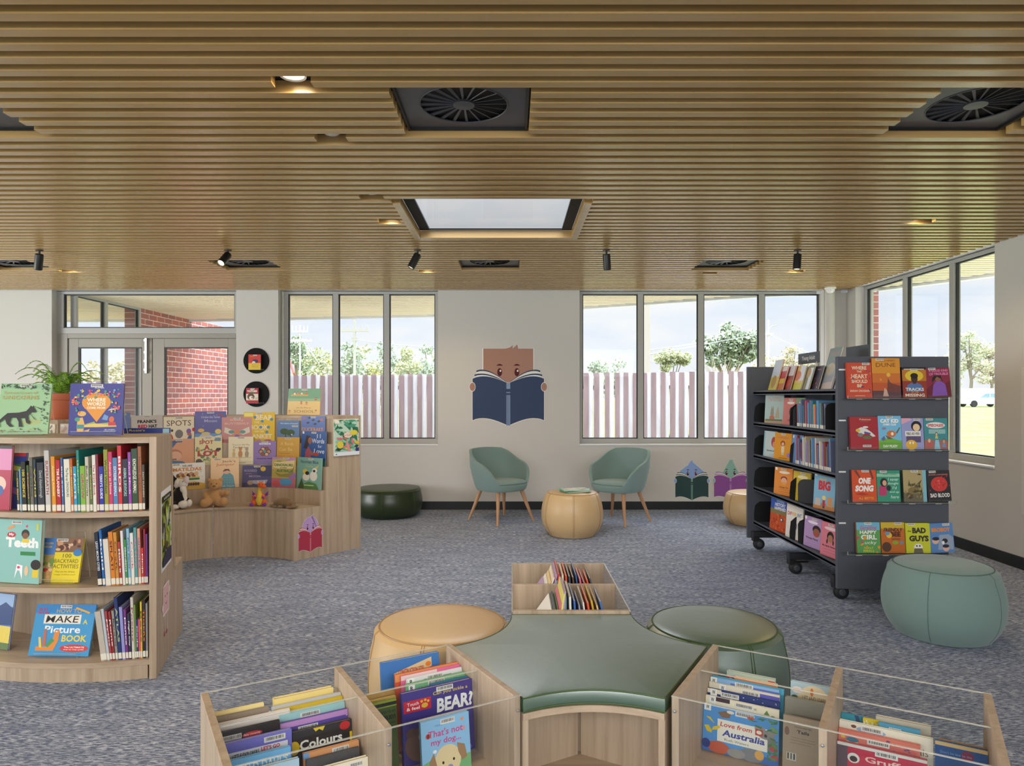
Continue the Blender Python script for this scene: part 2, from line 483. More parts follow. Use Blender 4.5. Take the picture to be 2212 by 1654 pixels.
# ---- ceiling battens with their openings
PITCH, BW, BH = 0.1046, 0.052, 0.055
def Fk(k): return 2.328 + PITCH * k
VX = [-5.03, -2.667, -0.2245, 2.166]
cuts = []                                        # (k0, k1, xa, xb)
for vx in VX:
    cuts.append((7, 11, vx - 0.308, vx + 0.308)); cuts.append((43, 47, vx - 0.30, vx + 0.30))
SKX0, SKX1, SKY0, SKY1 = -0.817, 0.547, 4.72, 5.82
cuts.append((23, 33, SKX0, SKX1))
DL = [(-0.925, 6, True), (3.095, 28, True), (-0.925, 28, True), (-4.68, 48, True), (-0.905, 48, True), (3.0, 48, True), (-4.68, 6, True), (-4.68, 28, True)]
for x, k, lit in DL: cuts.append((k, k, x - 0.083, x + 0.083))
SN = [(-0.925, 12), (-0.93, 22), (2.115, 49)]
for x, k in SN: cuts.append((k, k, x - 0.08, x + 0.08))
def spans(k, x0, x1):
    out = [(x0, x1)]
    for k0, k1, a, b in cuts:
        if k0 <= k <= k1:
            nxt = []
            for p, q in out:
                if b <= p or a >= q: nxt.append((p, q)); continue
                if a > p: nxt.append((p, a))
                if b < q: nxt.append((b, q))
            out = nxt
    return out
mb = MB()
rr = random.Random(3)
k = -60
while Fk(k) < WY:
    xr = WX if Fk(k) < 5.99 else WX + 0.001
    for a, b in spans(k, -9.0, xr):
        mb.box(a, Fk(k) - BW, CZ, b, Fk(k), CZ + BH, 0)
    k += 1
bz = CZ + BH + 0.006
for a, b, c, d in ((-9, SKX0, -5.0, WY), (SKX1, WX, -5.0, WY), (SKX0, SKX1, -5.0, SKY0), (SKX0, SKX1, SKY1, WY)):
    mb.box(a, c, bz, b, d, bz + 0.03, 1)
struct(mb.build('ceiling', ['batten', 'ceiling_black']), 'timber batten ceiling running across the room', 'ceiling')

# ---- skylight
mb = MB()
mb.box(SKX0, SKY0 + 0.02, CZ - 0.002, SKX0 + 0.054, SKY1, CZ + 0.06); mb.box(SKX1 - 0.054, SKY0 + 0.02, CZ - 0.002, SKX1, SKY1, CZ + 0.06)
mb.box(SKX0 + 0.054, SKY1 - 0.054, CZ - 0.002, SKX1 - 0.054, SKY1, CZ + 0.06)
win = struct(mb.build('window_5', 'batten', bevel=0.002), 'rectangular skylight in the timber ceiling', 'skylight')
mb = MB()
for a, b, c, d in ((SKX0 + 0.054, SKX0 + 0.135, SKY0 - 0.06, SKY1 - 0.054), (SKX1 - 0.135, SKX1 - 0.054, SKY0 - 0.06, SKY1 - 0.054),
                   (SKX0 + 0.135, SKX1 - 0.135, SKY1 - 0.075, SKY1 - 0.054), (SKX0 + 0.135, SKX1 - 0.135, SKY0 - 0.06, SKY0 + 0.02)):
    mb.box(a, c, CZ + 0.06, b, d, CZ + 0.075)
mb.build('shaft_lining', 'ceiling_black', win)
mb = MB(); mb.box(SKX0 + 0.06, SKY0 - 0.05, CZ + 0.078, SKX1 - 0.06, SKY1 - 0.06, CZ + 0.084); mb.build('glass', 'skylight_glass', win)

# ---- aluminium window walls
def window_wall(name, label, xs, y, z0, z1, along='x', fw=0.06, mw=0.07, dep=0.07):
    """xs: outer jamb, mullion centres ..., outer jamb.  built along x at depth y, or along y at x = y"""
    f, g, gk = MB(), MB(), MB()
    def B(b, a0, a1, d0, d1, zz0, zz1):
        if along == 'x': b.box(a0, y + d0, zz0, a1, y + d1, zz1)
        else: b.box(y + d0, a0, zz0, y + d1, a1, zz1)
    B(f, xs[0], xs[-1], 0, dep, z0, z0 + fw); B(f, xs[0], xs[-1], 0, dep, z1 - 0.035, z1)
    for i, x in enumerate(xs):
        if i == 0: a0, a1 = x, x + fw
        elif i == len(xs) - 1: a0, a1 = x - fw, x
        else: a0, a1 = x - mw / 2, x + mw / 2
        B(f, a0, a1, 0, dep, z0 + fw, z1 - 0.035)
    for i in range(len(xs) - 1):
        a0 = xs[i] + (fw if i == 0 else mw / 2); a1 = xs[i + 1] - (fw if i == len(xs) - 2 else mw / 2)
        B(g, a0, a1, dep / 2 - 0.003, dep / 2 + 0.003, z0 + fw, z1 - 0.035)
        q = 0.012; zz0, zz1 = z0 + fw, z1 - 0.035
        for (p0, p1, r0, r1) in ((a0, a0 + q, zz0, zz1), (a1 - q, a1, zz0, zz1), (a0 + q, a1 - q, zz0, zz0 + q), (a0 + q, a1 - q, zz1 - q, zz1)):
            B(gk, p0, p1, dep / 2 - 0.014, dep / 2 + 0.014, r0, r1)
    root = struct(f.build(name, 'frame_grey', bevel=0.003), label, 'window')
    g.build('glass', 'glass', root); gk.build('gasket', 'gasket', root)
    return root
GY = WY + 0.11
def gx(u): return (u - CU) * GY / F
window_wall('window_1', 'three pane window in the middle of the back wall', [gx(612), gx(725), gx(835), -0.91], GY, 0.815, 2.735)
window_wall('window_2', 'four pane window behind the chairs and shelving', [0.83, gx(1384), gx(1514.5), gx(1646), gx(1780)], GY, 0.815, 2.735)
window_wall('window_3', 'corner window looking over lawn and parked car', [5.99, 6.75, 7.56, 8.44], WX + 0.10, 0.805, 2.735, along='y')
# transom and doors
DX0, DX1 = -5.74, -3.43
window_wall('window_4', 'wide transom light over the double doors', [DX0, DX1], GY, 2.20, 2.735, fw=0.075)
def door_leaf(name, label, x0, x1, px0, px1):
    f, g, gk = MB(), MB(), MB()
    z0, z1, p0, p1 = 0.01, 2.14, 0.16, 2.03
    d0, d1 = GY + 0.012, GY + 0.058
    f.box(x0, d0, z0, px0, d1, z1); f.box(px1, d0, z0, x1, d1, z1); f.box(px0, d0, z0, px1, d1, p0); f.box(px0, d0, p1, px1, d1, z1)
    g.box(px0, GY + 0.032, p0, px1, GY + 0.038, p1)
    q = 0.014
    for a, b, c, d in ((px0, px0 + q, p0, p1), (px1 - q, px1, p0, p1), (px0 + q, px1 - q, p0, p0 + q), (px0 + q, px1 - q, p1 - q, p1)):
        gk.box(a, GY + 0.02, c, b, GY + 0.05, d)
    r = struct(f.build(name, 'frame_shaded', bevel=0.003), label, 'door')
    g.build('glass', 'glass', r); gk.build('gasket', 'gasket', r)
    return r
d1_ = door_leaf('door_1', 'glazed door leaf next to the fern', gx(147), gx(327), gx(168), gx(306))
d2_ = door_leaf('door_2', 'glazed door leaf showing the brick wall', gx(329), gx(508), gx(354), gx(492))
mb = MB(); mb.box(DX0, GY - 0.005, 0, gx(146), GY + 0.07, 2.20); mb.box(gx(509), GY - 0.005, 0, DX1, GY + 0.07, 2.20); mb.box(gx(146), GY - 0.005, 2.142, gx(509), GY + 0.07, 2.20)
struct(mb.build('trim_4', 'frame_shaded', bevel=0.003))
mb = MB()
mb.box(gx(314), GY - 0.02, 1.70, gx(318.5), GY + 0.012, 2.145)
for zz in (2.10, 1.95, 1.84, 1.73): mb.box(gx(313), GY - 0.03, zz, gx(319.5), GY - 0.005, zz + 0.03)
mb.build('door_bolt', 'steel', d1_, bevel=0.002)

# ------------------------------------------------------------------ outdoors
def gz(y): return -0.15 + max(0.0, y - 9.0) * 0.009
mb = MB()
ys = [8.9, 9.6, 12, 15, 20, 26, 32, 40, 60, 100, 180]
for i in range(len(ys) - 1):
    a, b = ys[i], ys[i + 1]
    za, zb = gz(min(a, 75)), gz(min(b, 75))
    mb.flat([(-120, a, za), (140, a, za), (140, b, zb), (-120, b, zb)])
mb.flat([(4.42, -20, -0.16), (140, -20, -0.16), (140, 8.9, -0.15), (4.42, 8.9, -0.15)])
mb.flat([(-120, -20, -0.16), (-9.02, -20, -0.16), (-9.02, 8.9, -0.15), (-120, 8.9, -0.15)])
struct(mb.build('lawn', 'lawn'), 'sunlit lawn outside the windows', 'lawn')
mb = MB(); mb.prism([(4.45, 3), (7.2, 3), (7.4, 8), (6.0, 10.2), (1, 12.4), (-12, 13.2), (-12, 8.9), (4.45, 8.9)], -0.16, -0.12)
struct(mb.build('path', 'road_grey'), 'pale concrete path around the building', 'path')

# the batten ceiling carries on outside as the eaves
EAVE = [(-12, 12.2), (-5.4, 12.0), (-3.8, 11.75), (-1.25, 11.3), (1.04, 10.3), (3.2, 9.05), (4.47, 8.5), (5.0, 7.74), (5.2, 7.4), (5.35, 6.5), (5.4, 2.0)]
def eave_x(y):
    for (xa, ya), (xb, yb) in zip(EAVE, EAVE[1:]):
        if yb <= y <= ya: return xb + (xa - xb) * (y - yb) / (ya - yb)
    return 5.4 if y < 2 else None
mb = MB(); k = 0
while True:
    y = Fk(k)
    if y > 12.2: break
    xe = eave_x(y)
    if y > WY + 0.2:
        mb.box(-12, y - BW, CZ, xe, y, CZ + BH)
    elif y > 2.1 and xe is not None and xe > WX + 0.22:
        mb.box(WX + 0.24, y - BW, CZ, xe, y, CZ + BH)
    k += 1
poly = [(WX + 0.23, 2.0), (WX + 0.23, WY + 0.23), (-12, WY + 0.23)] + EAVE
mb.prism(poly, CZ + BH + 0.005, CZ + 0.3, 1)
struct(mb.build('ceiling_eaves', ['batten_daylit', 'batten_daylit']), 'batten soffit of the eaves outside, daylight put into its pale colour', 'eaves')
mb = MB()
for (xa, ya), (xb, yb) in zip(EAVE, EAVE[1:]):
    d = Vector((xb - xa, yb - ya, 0)); d.normalize(); nn = Vector((-d.y, d.x, 0))
    q = [(xa, ya), (xb, yb), (xb + nn.x * 0.1, yb + nn.y * 0.1), (xa + nn.x * 0.1, ya + nn.y * 0.1)]
    mb.prism(q, CZ - 0.03, CZ + 0.22)
struct(mb.build('trim_5', 'fascia_grey'), 'pale gutter along the eaves', 'gutter')

# brick wing beyond the doors
BX = -5.58
mb = MB(); mb.box(BX - 0.25, 10.45, -0.2, BX, 14.6, 2.75)
struct(mb.build('wall_brick', 'brick'), 'red brick wall of the wing outside the doors', 'wall')
window_wall('window_6', 'white framed window of the brick wing', [8.885, 9.56, 10.45], BX - 0.07, 0.1, 2.735, along='y', fw=0.05)
mb = MB(); mb.box(4.38, 8.62, -0.2, 4.55, 8.9, 2.74)
struct(mb.build('wall_corner', 'brick'), 'narrow brick pier outside the corner window', 'wall')

# paling fence
def fence(name, label, x0, y0, x1, y1, h0, h1, seed, lift=0.0):
    r = random.Random(seed)
    L = math.hypot(x1 - x0, y1 - y0); ang = math.atan2(y1 - y0, x1 - x0)
    root = thing(name, label, 'fence', (x0, y0, 0), ang)
    a, b = MB(), MB(); s = 0.0; i = 0
    while s < L:
        wd = r.uniform(0.085, 0.105); zz = gz(y0 + (y1 - y0) * s / L)
        hh = h0 + (h1 - h0) * s / L + r.uniform(-0.012, 0.012)
        (a if i % 2 == 0 else b).box(s, -0.012 if i % 2 == 0 else 0.014, zz + lift, s + wd, 0.006 if i % 2 == 0 else 0.032, hh)
        s += wd + (r.choice((-0.012, 0.0, 0.012, 0.022)) if i % 2 else -0.01); i += 1
    a.build('paling_row', 'paling_wood', root); b.build('paling_backing', 'paling_pale', root)
    c = MB()
    for zz in (0.5, 1.55): c.box(0, 0.034, zz, L, 0.08, zz + 0.07)
    c.build('rail', 'paling_wood', root)
    return root
fence('paling_fence', 'weathered timber paling fence beyond the back windows', -5.3, 14.15, 7.4, 13.2, 1.82, 1.90, 5)
fence('paling_fence', 'pale timber fence seen through the glazed wing', -12.5, 15.2, -5.85, 14.75, 1.72, 1.72, 6)

# trees and shrubs
def crown(mb, blobs, n, size, cols, r):
    tot = sum(b[3] for b in blobs)
    for cx, cy, cz, R in blobs:
        for i in range(int(n * R / tot)):
            d = Vector((r.gauss(0, 1), r.gauss(0, 1), r.gauss(0, 1))).normalized() * R * (r.random() ** 0.35)
            p = Vector((cx, cy, cz)) + Vector((d.x, d.y, d.z * 0.8))
            a = Vector((r.gauss(0, 1), r.gauss(0, 1), r.gauss(0, 1))).normalized(); b = a.orthogonal().normalized()
            s = size * r.uniform(0.6, 1.3)
            mb.add([p - a * s, p + b * s * 0.6, p + a * s, p - b * s * 0.6], [(0, 1, 2, 3)], 0, r.choice(cols))
def tree(name, label, u, vtop, Y, wpx, cols, seed, n=1400, cat='tree', group=None, base=None, trunk=True):
    r = random.Random(seed); s = Y / F
    x = (u - CU) * s; z0 = gz(min(Y, 75)); zt = CH - (vtop - HV) * s; W = wpx * s; H = zt - z0
    root = thing(name, label, cat, (x, Y, z0), 0, group)
    blobs = []
    vis = (CH - (808 - HV) * s - z0) / H            # share of the height hidden by the fence
    mid, half = (0.5 * (1 + vis), 0.5 * (1 - vis)) if trunk else (0.62, 0.40)
    for i in range(20):
        q = r.uniform(0, 2 * PI); g = math.sqrt(r.random())
        R = W * r.uniform(0.11, 0.17)
        blobs.append((W * 0.38 * g * cos(q), r.uniform(-0.2, 0.2) * W, H * mid + (H * half - R * 0.7) * g * sin(q), R))
    blobs.append((0, 0, H - W * 0.10, W * 0.12)); blobs.append((0, 0, H * mid, W * 0.22))
    mb = MB(); crown(mb, blobs, int(n * 1.6), max(0.05, W * 0.034), cols, r); mb.build('crown', 'leaf', root)
    mb = MB()
    mb.tube([(0, 0, 0), (0.03 * W, 0, H * 0.3), (0, 0, H * 0.62)], [0.035 * W, 0.028 * W, 0.014 * W], 8, 0, (140, 128, 112))
    for b in blobs[:6]:
        mb.tube([(0.02 * W, 0, H * 0.34), (b[0] * 0.5, b[1] * 0.5, (b[2] + H * 0.4) / 2), (b[0], b[1], b[2])], [0.018 * W, 0.012 * W, 0.006 * W], 6, 0, (140, 128, 112))
    mb.build('trunk', 'leaf', root)
    return root
GUM = [(160, 172, 148), (144, 158, 132), (172, 180, 156), (150, 162, 138)]  # leaf palettes lightened, outdoor haze put into the colours
OLV = [(172, 178, 138), (184, 186, 144), (156, 166, 126), (190, 184, 152)]
YEL = [(168, 166, 98), (178, 172, 108), (154, 156, 92)]
TAN = [(172, 160, 126), (162, 154, 116), (180, 170, 140)]
tree('gum_tree', 'tall spreading grey green gum tree behind the fence', 1572, 695, 34, 150, GUM, 11, 2600)
tree('gum_tree', 'rounded lighter green tree beside the timber pole', 1448, 748, 30, 92, OLV, 12, 1800)
tree('gum_tree', 'tall hazy gum tree at the window edge behind the thin pole', 640, 722, 44, 90, GUM, 13, 1200)
tl = [(690, 762, 70, OLV), (745, 752, 80, GUM), (792, 758, 76, OLV), (842, 752, 84, GUM), (884, 762, 70, OLV), (926, 758, 78, GUM), (968, 764, 80, OLV), (660, 772, 60, OLV)]
names = ['pale olive tree directly behind the mullion nearest the niches', 'grey green tree just short of the big crossarm pole', 'olive tree just past the big crossarm pole', 'grey green tree behind the mullion farthest from the doors',
         'olive tree in the last pane before the mural', 'grey green tree at the mural edge of the window', 'olive tree hidden partly by the mural wall', 'small olive tree beside the thin white pole']
for i, (u, v, wd, c) in enumerate(tl):
    tree('tree', names[i], u, v - 13, 43 + (i % 4) * 5, wd + 26, c, 30 + i, 900, group='line of hazy trees beyond the fence', trunk=False)
tree('shrub', 'rounded yellow shrub just above the fence top', 806, 794, 24, 50, YEL, 51, 700, cat='shrub', trunk=False)
tree('shrub', 'yellow green shrub behind the first mullion', 712, 776, 30, 56, YEL, 52, 700, cat='shrub', trunk=False)
tl = [(1290, 782, 90, GUM, 'low dark hill tree in the pane beside the mural'), (1345, 782, 100, GUM, 'rounded dark tree in the pane nearest the mural'),
      (1655, 775, 90, TAN, 'tan tree behind the shelving sign'), (1710, 752, 90, TAN, 'tall pale tan tree beside the street lamp'), (1760, 775, 80, TAN, 'low tan tree in the last pane of the back window'),
      (1640, 790, 60, TAN, 'low tan shrub behind the dark shelving end')]
for i, (u, v, wd, c, lb) in enumerate(tl):
    tree('tree', lb, u, v - 8, 46 + i * 3, wd, c, 60 + i, 700, group='hazy trees behind the right fence', trunk=False)
for i, (u, v, wd, c, lb, Y) in enumerate([(1925, 780, 60, TAN, 'small pale bush in the first pane of the corner window', 84), (2010, 770, 80, TAN, 'pale bush in the middle pane of the corner window', 78),
      (2095, 712, 110, OLV, 'loose pale green bush above the parked car', 74), (2140, 745, 100, TAN, 'tan bush at the wall end of the corner window', 86), (2060, 752, 80, OLV, 'pale green bush behind the corner window mullion', 80)]):
    tree('bush', lb, u, v, Y, wd, c, 80 + i, 900, cat='bush', trunk=False)
for i, (u, v, wd) in enumerate([(200, 778, 100), (262, 776, 90), (300, 782, 80)]):
    tree('bush', ['golden bush nearest the fern beyond the glazed wing', 'golden bush in the middle of the glazed door view', 'golden bush beside the brick edge of the glazed wing'][i], u, v, 36 + i * 5, wd, TAN, 90 + i, 700, cat='bush', trunk=False)
# bare twiggy shrub
r = random.Random(4)
root = thing('twiggy_shrub', 'bare twiggy shrub in front of the big gum tree', 'shrub', ((1562 - CU) * 29 / F, 29.5, 0.72))
mb = MB()
for i in range(46):
    a = r.uniform(-0.95, 0.95); L = r.uniform(0.8, 1.55); b = r.uniform(-0.4, 0.4)
    p = [(0, 0, 0.2)] + [(sin(a) * L * t_ * (1 + 0.1 * t_), b * t_, 0.9 + 0.3 * 0 + cos(a * 0.9) * L * t_) for t_ in (0.35, 0.7, 1.0)]
    mb.tube(p, [0.02, 0.013, 0.009, 0.004], 5, 0, (176, 160, 142))
mb.build('twigs', 'leaf', root)
# little house roof behind the fence
root = thing('house', 'white roofed house just showing over the fence', 'house', ((1545 - CU) * 21 / F, 21, 0.39))
mb = MB(); mb.box(-1.4, 0, 0, 1.4, 4, 1.32); mb.build('wall', 'wall_white', root)
mb = MB(); mb.add([(-1.7, -0.2, 1.29), (1.7, -0.2, 1.29), (1.7, 4.2, 1.29), (-1.7, 4.2, 1.29), (-0.6, 2, 1.78), (0.8, 2, 1.78)],
                  [(0, 1, 5, 4), (1, 2, 5), (2, 3, 4, 5), (3, 0, 4)]); mb.build('roof', 'white_plastic', root)
mb = MB(); mb.box(-0.3, 0.8, 1.45, 0.0, 1.1, 1.72); mb.build('chimney', 'wall_white', root)
# poles
def pole(label, u, Y, vtop, rpx, arms, col=(170, 166, 158), extra=None):
    s = Y / F; z0 = gz(min(Y, 75))
    root = thing('power_pole', label, 'pole', ((u - CU) * s, Y, z0))
    zt = CH - (vtop - HV) * s - z0
    mb = MB(); mb.tube([(0, 0, 0), (0, 0, zt)], [rpx * s * 1.15, rpx * s * 0.85], 12, 0, col); mb.build('shaft', 'leaf', root)
    for v, wpx, dz in arms:
        z = CH - (v - HV) * s - z0
        mb = MB(); mb.box(-wpx / 2 * s, -0.05, z - 0.05, wpx / 2 * s, 0.05, z + 0.05, 0, col)
        for q in (-0.48, -0.25, 0.25, 0.48): mb.tube([(q * wpx * s, 0, z), (q * wpx * s, 0, z + dz)], 0.03, 6, 0, col)
        mb.build('crossarm', 'leaf', root)
    return root
pA = pole('tall grey power pole with one wide crossarm', 766, 32, 640, 3.0, [(714, 60, 0.22), (734, 10, 0.1)])
pB = pole('thin white power pole with two crossarms', 648, 36, 702, 2.0, [(716, 34, 0.3), (736, 50, 0.1)], (186, 186, 186))
pC = pole('thick pale timber pole close behind the fence', 1397, 17, 610, 8.0, [], (176, 168, 158))
pD = pole('distant street lamp pole above the tan trees', 1660, 40, 690, 2.0, [(722, 22, 0.1)], (186, 184, 182))
mb = MB(); mb.tube([(0, 0, 5.05), (0.2, 0, 5.3), (0.45, 0, 5.33)], 0.03, 6, 0, (186, 184, 182)); mb.build('lamp_arm', 'leaf', pD)
def wire(p, pts, r=0.016, c=(176, 178, 182), name='wire'):
    o = Vector(p.location); mb = MB(); mb.tube([q - o for q in pts], r, 5, 0, c); mb.build(name, 'leaf', p)
wire(pA, [px(766, 734, 32), px(860, 745, 31), px(960, 753, 30)])
wire(pB, [px(650, 730, 36), px(690, 786, 34), px(640, 830, 34)])
wire(pC, [px(1398, 757, 17), px(1500, 742, 24), px(1616, 700, 34)])
wire(pC, [px(1400, 766, 17), px(1560, 736, 28), px(1640, 722, 34)])
wire(pD, [px(1661, 722, 40), px(1700, 740, 38), px(1752, 764, 36)])
wire(pB, [px(621, 765, 34), px(634, 804, 34), px(646, 840, 36)], 0.06, (190, 120, 120), 'guy_guard')
# parked car beyond the lawn
Yc = 66.0; sc = Yc / F
root = thing('car', 'white car parked beyond the lawn', 'car', ((2122 - CU) * sc, Yc, gz(66) - 0.02))
body = [(-2.1, 0.28), (-2.15, 0.62), (-1.5, 0.78), (-0.75, 0.85), (2.0, 0.85), (2.15, 0.6), (2.1, 0.28)]
MX = Matrix.Rotation(PI / 2, 4, 'X')
mb = MB(); mb.prism(body, -0.85, 0.85, 0, None, MX); mb.build('body', 'white_plastic', root, bevel=0.05)
cab = [(-0.95, 0.82), (-0.25, 1.32), (0.9, 1.36), (1.75, 0.84)]
mb = MB(); mb.prism(cab, -0.72, 0.72, 0, None, MX); mb.build('cabin', 'fascia_grey', root, bevel=0.05)
mb = MB()
for a in ([(-0.72, 0.86), (-0.2, 1.24), (0.2, 1.27), (0.2, 0.86)], [(0.28, 0.86), (0.28, 1.27), (0.86, 1.28), (1.4, 0.86)]):
    mb.prism(a, 0.7, 0.735, 0, (128, 156, 186), MX)
mb.build('side_window', 'print', root)
for wx in (-1.35, 1.3):
    for sy in (-0.8, 0.8):
        mb = MB(); mb.tube([(wx, sy - 0.1, 0.31), (wx, sy + 0.1, 0.31)], 0.31, 20); mb.build('wheel', 'rubber', root)
mb = MB(); mb.box(-30, Yc + 4, 0, 30, Yc + 4.2, 1.75, 0, (200, 200, 198)); 
o_ = mb.build('boundary_wall', 'leaf'); o_.location = ((2120 - CU) * sc, 0, gz(70)); struct(o_, 'long low white wall behind the parked car', 'wall')
# ------------------------------------------------------------------ ceiling fixtures
def vent(label, vx, k0, k1):
    yc = (Fk(k0 - 1) + Fk(k1 + 1) - BW) / 2
    z = CZ + BH
    root = thing('ceiling_vent', label, 'air vent', (vx, yc, z), 0, 'square swirl vents in the ceiling')
    mb = MB(); R, ri = 0.205, 0.05
    n = 48
    sq = []
    for i in range(n):
        a = 2 * PI * i / n; d = 0.29 / max(abs(cos(a)), abs(sin(a)))
        sq.append((d * cos(a), d * sin(a), -0.008))
    ci = [(R * cos(2 * PI * i / n), R * sin(2 * PI * i / n), -0.010) for i in range(n)]
    mb.add(sq + ci, [(i, n + i, n + (i + 1) % n, (i + 1) % n) for i in range(n)])
    mb.tube([(R * cos(2 * PI * i / 40), R * sin(2 * PI * i / 40), -0.009) for i in range(40)], 0.004, 6, closed=True)
    mb.build('face_plate', 'vent_grey', root)
    mb = MB()
    for a, b, c, d in ((-0.302, -0.29, -0.305, 0.305), (0.29, 0.302, -0.305, 0.305), (-0.302, 0.302, 0.28, 0.305)):
        mb.box(a, c, -0.02, b, d, 0.004)
    mb.build('frame', 'matt_black', root)
    for i in range(20):
        M = Matrix.Rotation(2 * PI * i / 20, 4, 'Z') @ Matrix.Translation((0.12, 0, -0.006)) @ Matrix.Rotation(rad(24), 4, 'X')
        mb = MB(); mb.add([(-0.08, -0.004, 0), (0.085, -0.008, 0), (0.085, 0.008, 0), (-0.08, 0.004, 0), (-0.08, -0.004, 0.002), (0.085, -0.008, 0.002), (0.085, 0.008, 0.002), (-0.08, 0.004, 0.002)],
                          [(0, 3, 2, 1), (4, 5, 6, 7), (0, 1, 5, 4), (1, 2, 6, 5), (2, 3, 7, 6), (3, 0, 4, 7)], 0, None, M)
        mb.build('blade', 'vent_grey', root)
    mb = MB(); mb.lathe([(0.0, -0.014), (ri, -0.012), (ri, 0.0)], 24); mb.build('hub', 'vent_grey', root)
    return root
vent('swirl vent above the room, between the first downlight and the skylight', VX[2], 7, 11)
vent('swirl vent near the side wall, its face catching window light', VX[3], 7, 11)
vent('swirl vent cut by the edge of the picture above the curved bookcase', VX[1] - 0.0, 7, 11)
vent('far row vent in front of the mural wall', VX[2], 43, 47)
vent('far row vent over the four pane window', VX[3], 43, 47)
vent('far row vent behind the bright lit spotlight', VX[1], 43, 47)
vent('far row vent behind the unlit spotlight at the end', VX[0], 43, 47)

def downlight(label, x, k):
    y = Fk(k) - BW / 2; z = CZ + BH - 0.014
    root = thing('downlight', label, 'downlight', (x, y, z), 0, 'recessed ceiling downlights')
    mb = MB(); mb.lathe([(0.048, -0.001), (0.056, -0.004), (0.058, 0.016)], 28); mb.build('trim_ring', 'white_plastic', root)
    mb = MB(); mb.lathe([(0.0, 0.002), (0.048, 0.002)], 28); mb.build('lens', 'lamp_glow', root)
    L = bpy.data.lights.new('downlight_beam', 'SPOT'); L.energy = DL_POWER; L.color = (1.0, 0.72, 0.36); L.spot_size = rad(150); L.spot_blend = 0.7; L.shadow_soft_size = 0.04
    lo = bpy.data.objects.new('downlight_beam', L); COL.objects.link(lo); lo.parent = root; lo.location = (0, 0, -0.006)
DL_POWER = 48
for (x, k, lit), lb in zip(DL[:6], ('lit downlight glowing by itself nearest the viewer', 'lit downlight high over the shelving unit', 'lit downlight tucked beside the skylight frame',
                                    'lit downlight above the door near the fern', 'lit downlight in front of the mural wall', 'lit downlight behind the spotlight over the shelving')):
    downlight(lb, x, k)
def sensor(label, x, k):
    y = Fk(k) - BW / 2
    root = thing('smoke_detector', label, 'smoke detector', (x, y, CZ + BH + 0.004), 0, 'unlit discs in the batten gaps')
    mb = MB(); mb.lathe([(0.05, 0.0), (0.048, -0.018), (0.034, -0.03), (0.0, -0.034)], 24); mb.build('dome', 'white_plastic', root)
    mb = MB(); mb.lathe([(0.058, 0.0), (0.058, -0.008), (0.05, -0.008)], 24); mb.build('base', 'white_plastic', root)
for (x, k), lb in zip(SN, ('small round detector beside the central vent', 'small round detector just before the skylight', 'small round detector behind the vent over the four pane window')):
    sensor(lb, x, k)

def spotlight(label, u, v, du, dv, lit, toward):
    Y = 6.26; top = px(u, v - 20, Y); root = thing('spotlight', label, 'spotlight', (top.x, Y, CZ), 0, 'black ceiling spotlights')
    mb = MB(); mb.lathe([(0.0, 0), (0.032, 0), (0.032, -0.008), (0.0, -0.008)], 20); mb.tube([(0, 0, 0), (0, 0, -0.05)], 0.009, 10); mb.build('stem', 'matt_black', root)
    d = Vector((du, toward, dv)).normalized()
    p0 = Vector((0, 0, -0.045)); q = d.to_track_quat('Z', 'Y').to_matrix().to_4x4()
    M = Matrix.Translation(p0) @ q
    mb = MB(); mb.lathe([(0.0, -0.01), (0.031, -0.008), (0.034, 0.0), (0.034, 0.13), (0.030, 0.135), (0.029, 0.12), (0.0, 0.12)], 28, M=M)
    mb.build('lamp_head', 'matt_black', root)
    mb = MB(); mb.lathe([(0.0, 0.124), (0.0285, 0.124)], 24, M=M); mb.build('lens', 'lamp_glow' if lit else 'steel', root)
    if lit:
        L = bpy.data.lights.new('spotlight_beam', 'SPOT'); L.energy = 14; L.color = (1, 0.85, 0.62); L.spot_size = rad(60); L.spot_blend = 0.6; L.shadow_soft_size = 0.025
        lo = bpy.data.objects.new('spotlight_beam', L); COL.objects.link(lo); lo.parent = root
        lo.matrix_local = Matrix.Translation(p0 + d * 0.14) @ (-d).to_track_quat('Z', 'Y').to_matrix().to_4x4()
spotlight('unlit black spotlight at the end above the doors side bookcase', 85, 555, -0.30, -1.0, False, 0.3)
spotlight('black spotlight shining straight into the room, brightest of the row', 492, 555, -0.18, -0.72, True, -0.75)
spotlight('black spotlight just behind the skylight corner, lens tipped toward the niches', 902, 555, -0.48, -0.95, True, -0.15)
spotlight('unlit black spotlight over the second chair', 1310, 555, 0.10, -1.0, False, 0.25)
spotlight('black spotlight over the shelving, small lit lens pointing down', 1723, 555, -0.10, -1.0, True, -0.1)

root = thing('security_camera', 'white dome security camera under the ceiling by the corner post', 'security camera', (3.86, 8.42, CZ))
mb = MB(); mb.lathe([(0.0, 0), (0.066, 0), (0.066, -0.018), (0.055, -0.024)], 28); mb.build('base', 'white_plastic', root)
mb = MB(); mb.lathe([(0.052, -0.022), (0.048, -0.045), (0.03, -0.066), (0.0, -0.072)], 28); mb.build('dome', 'white_plastic', root)

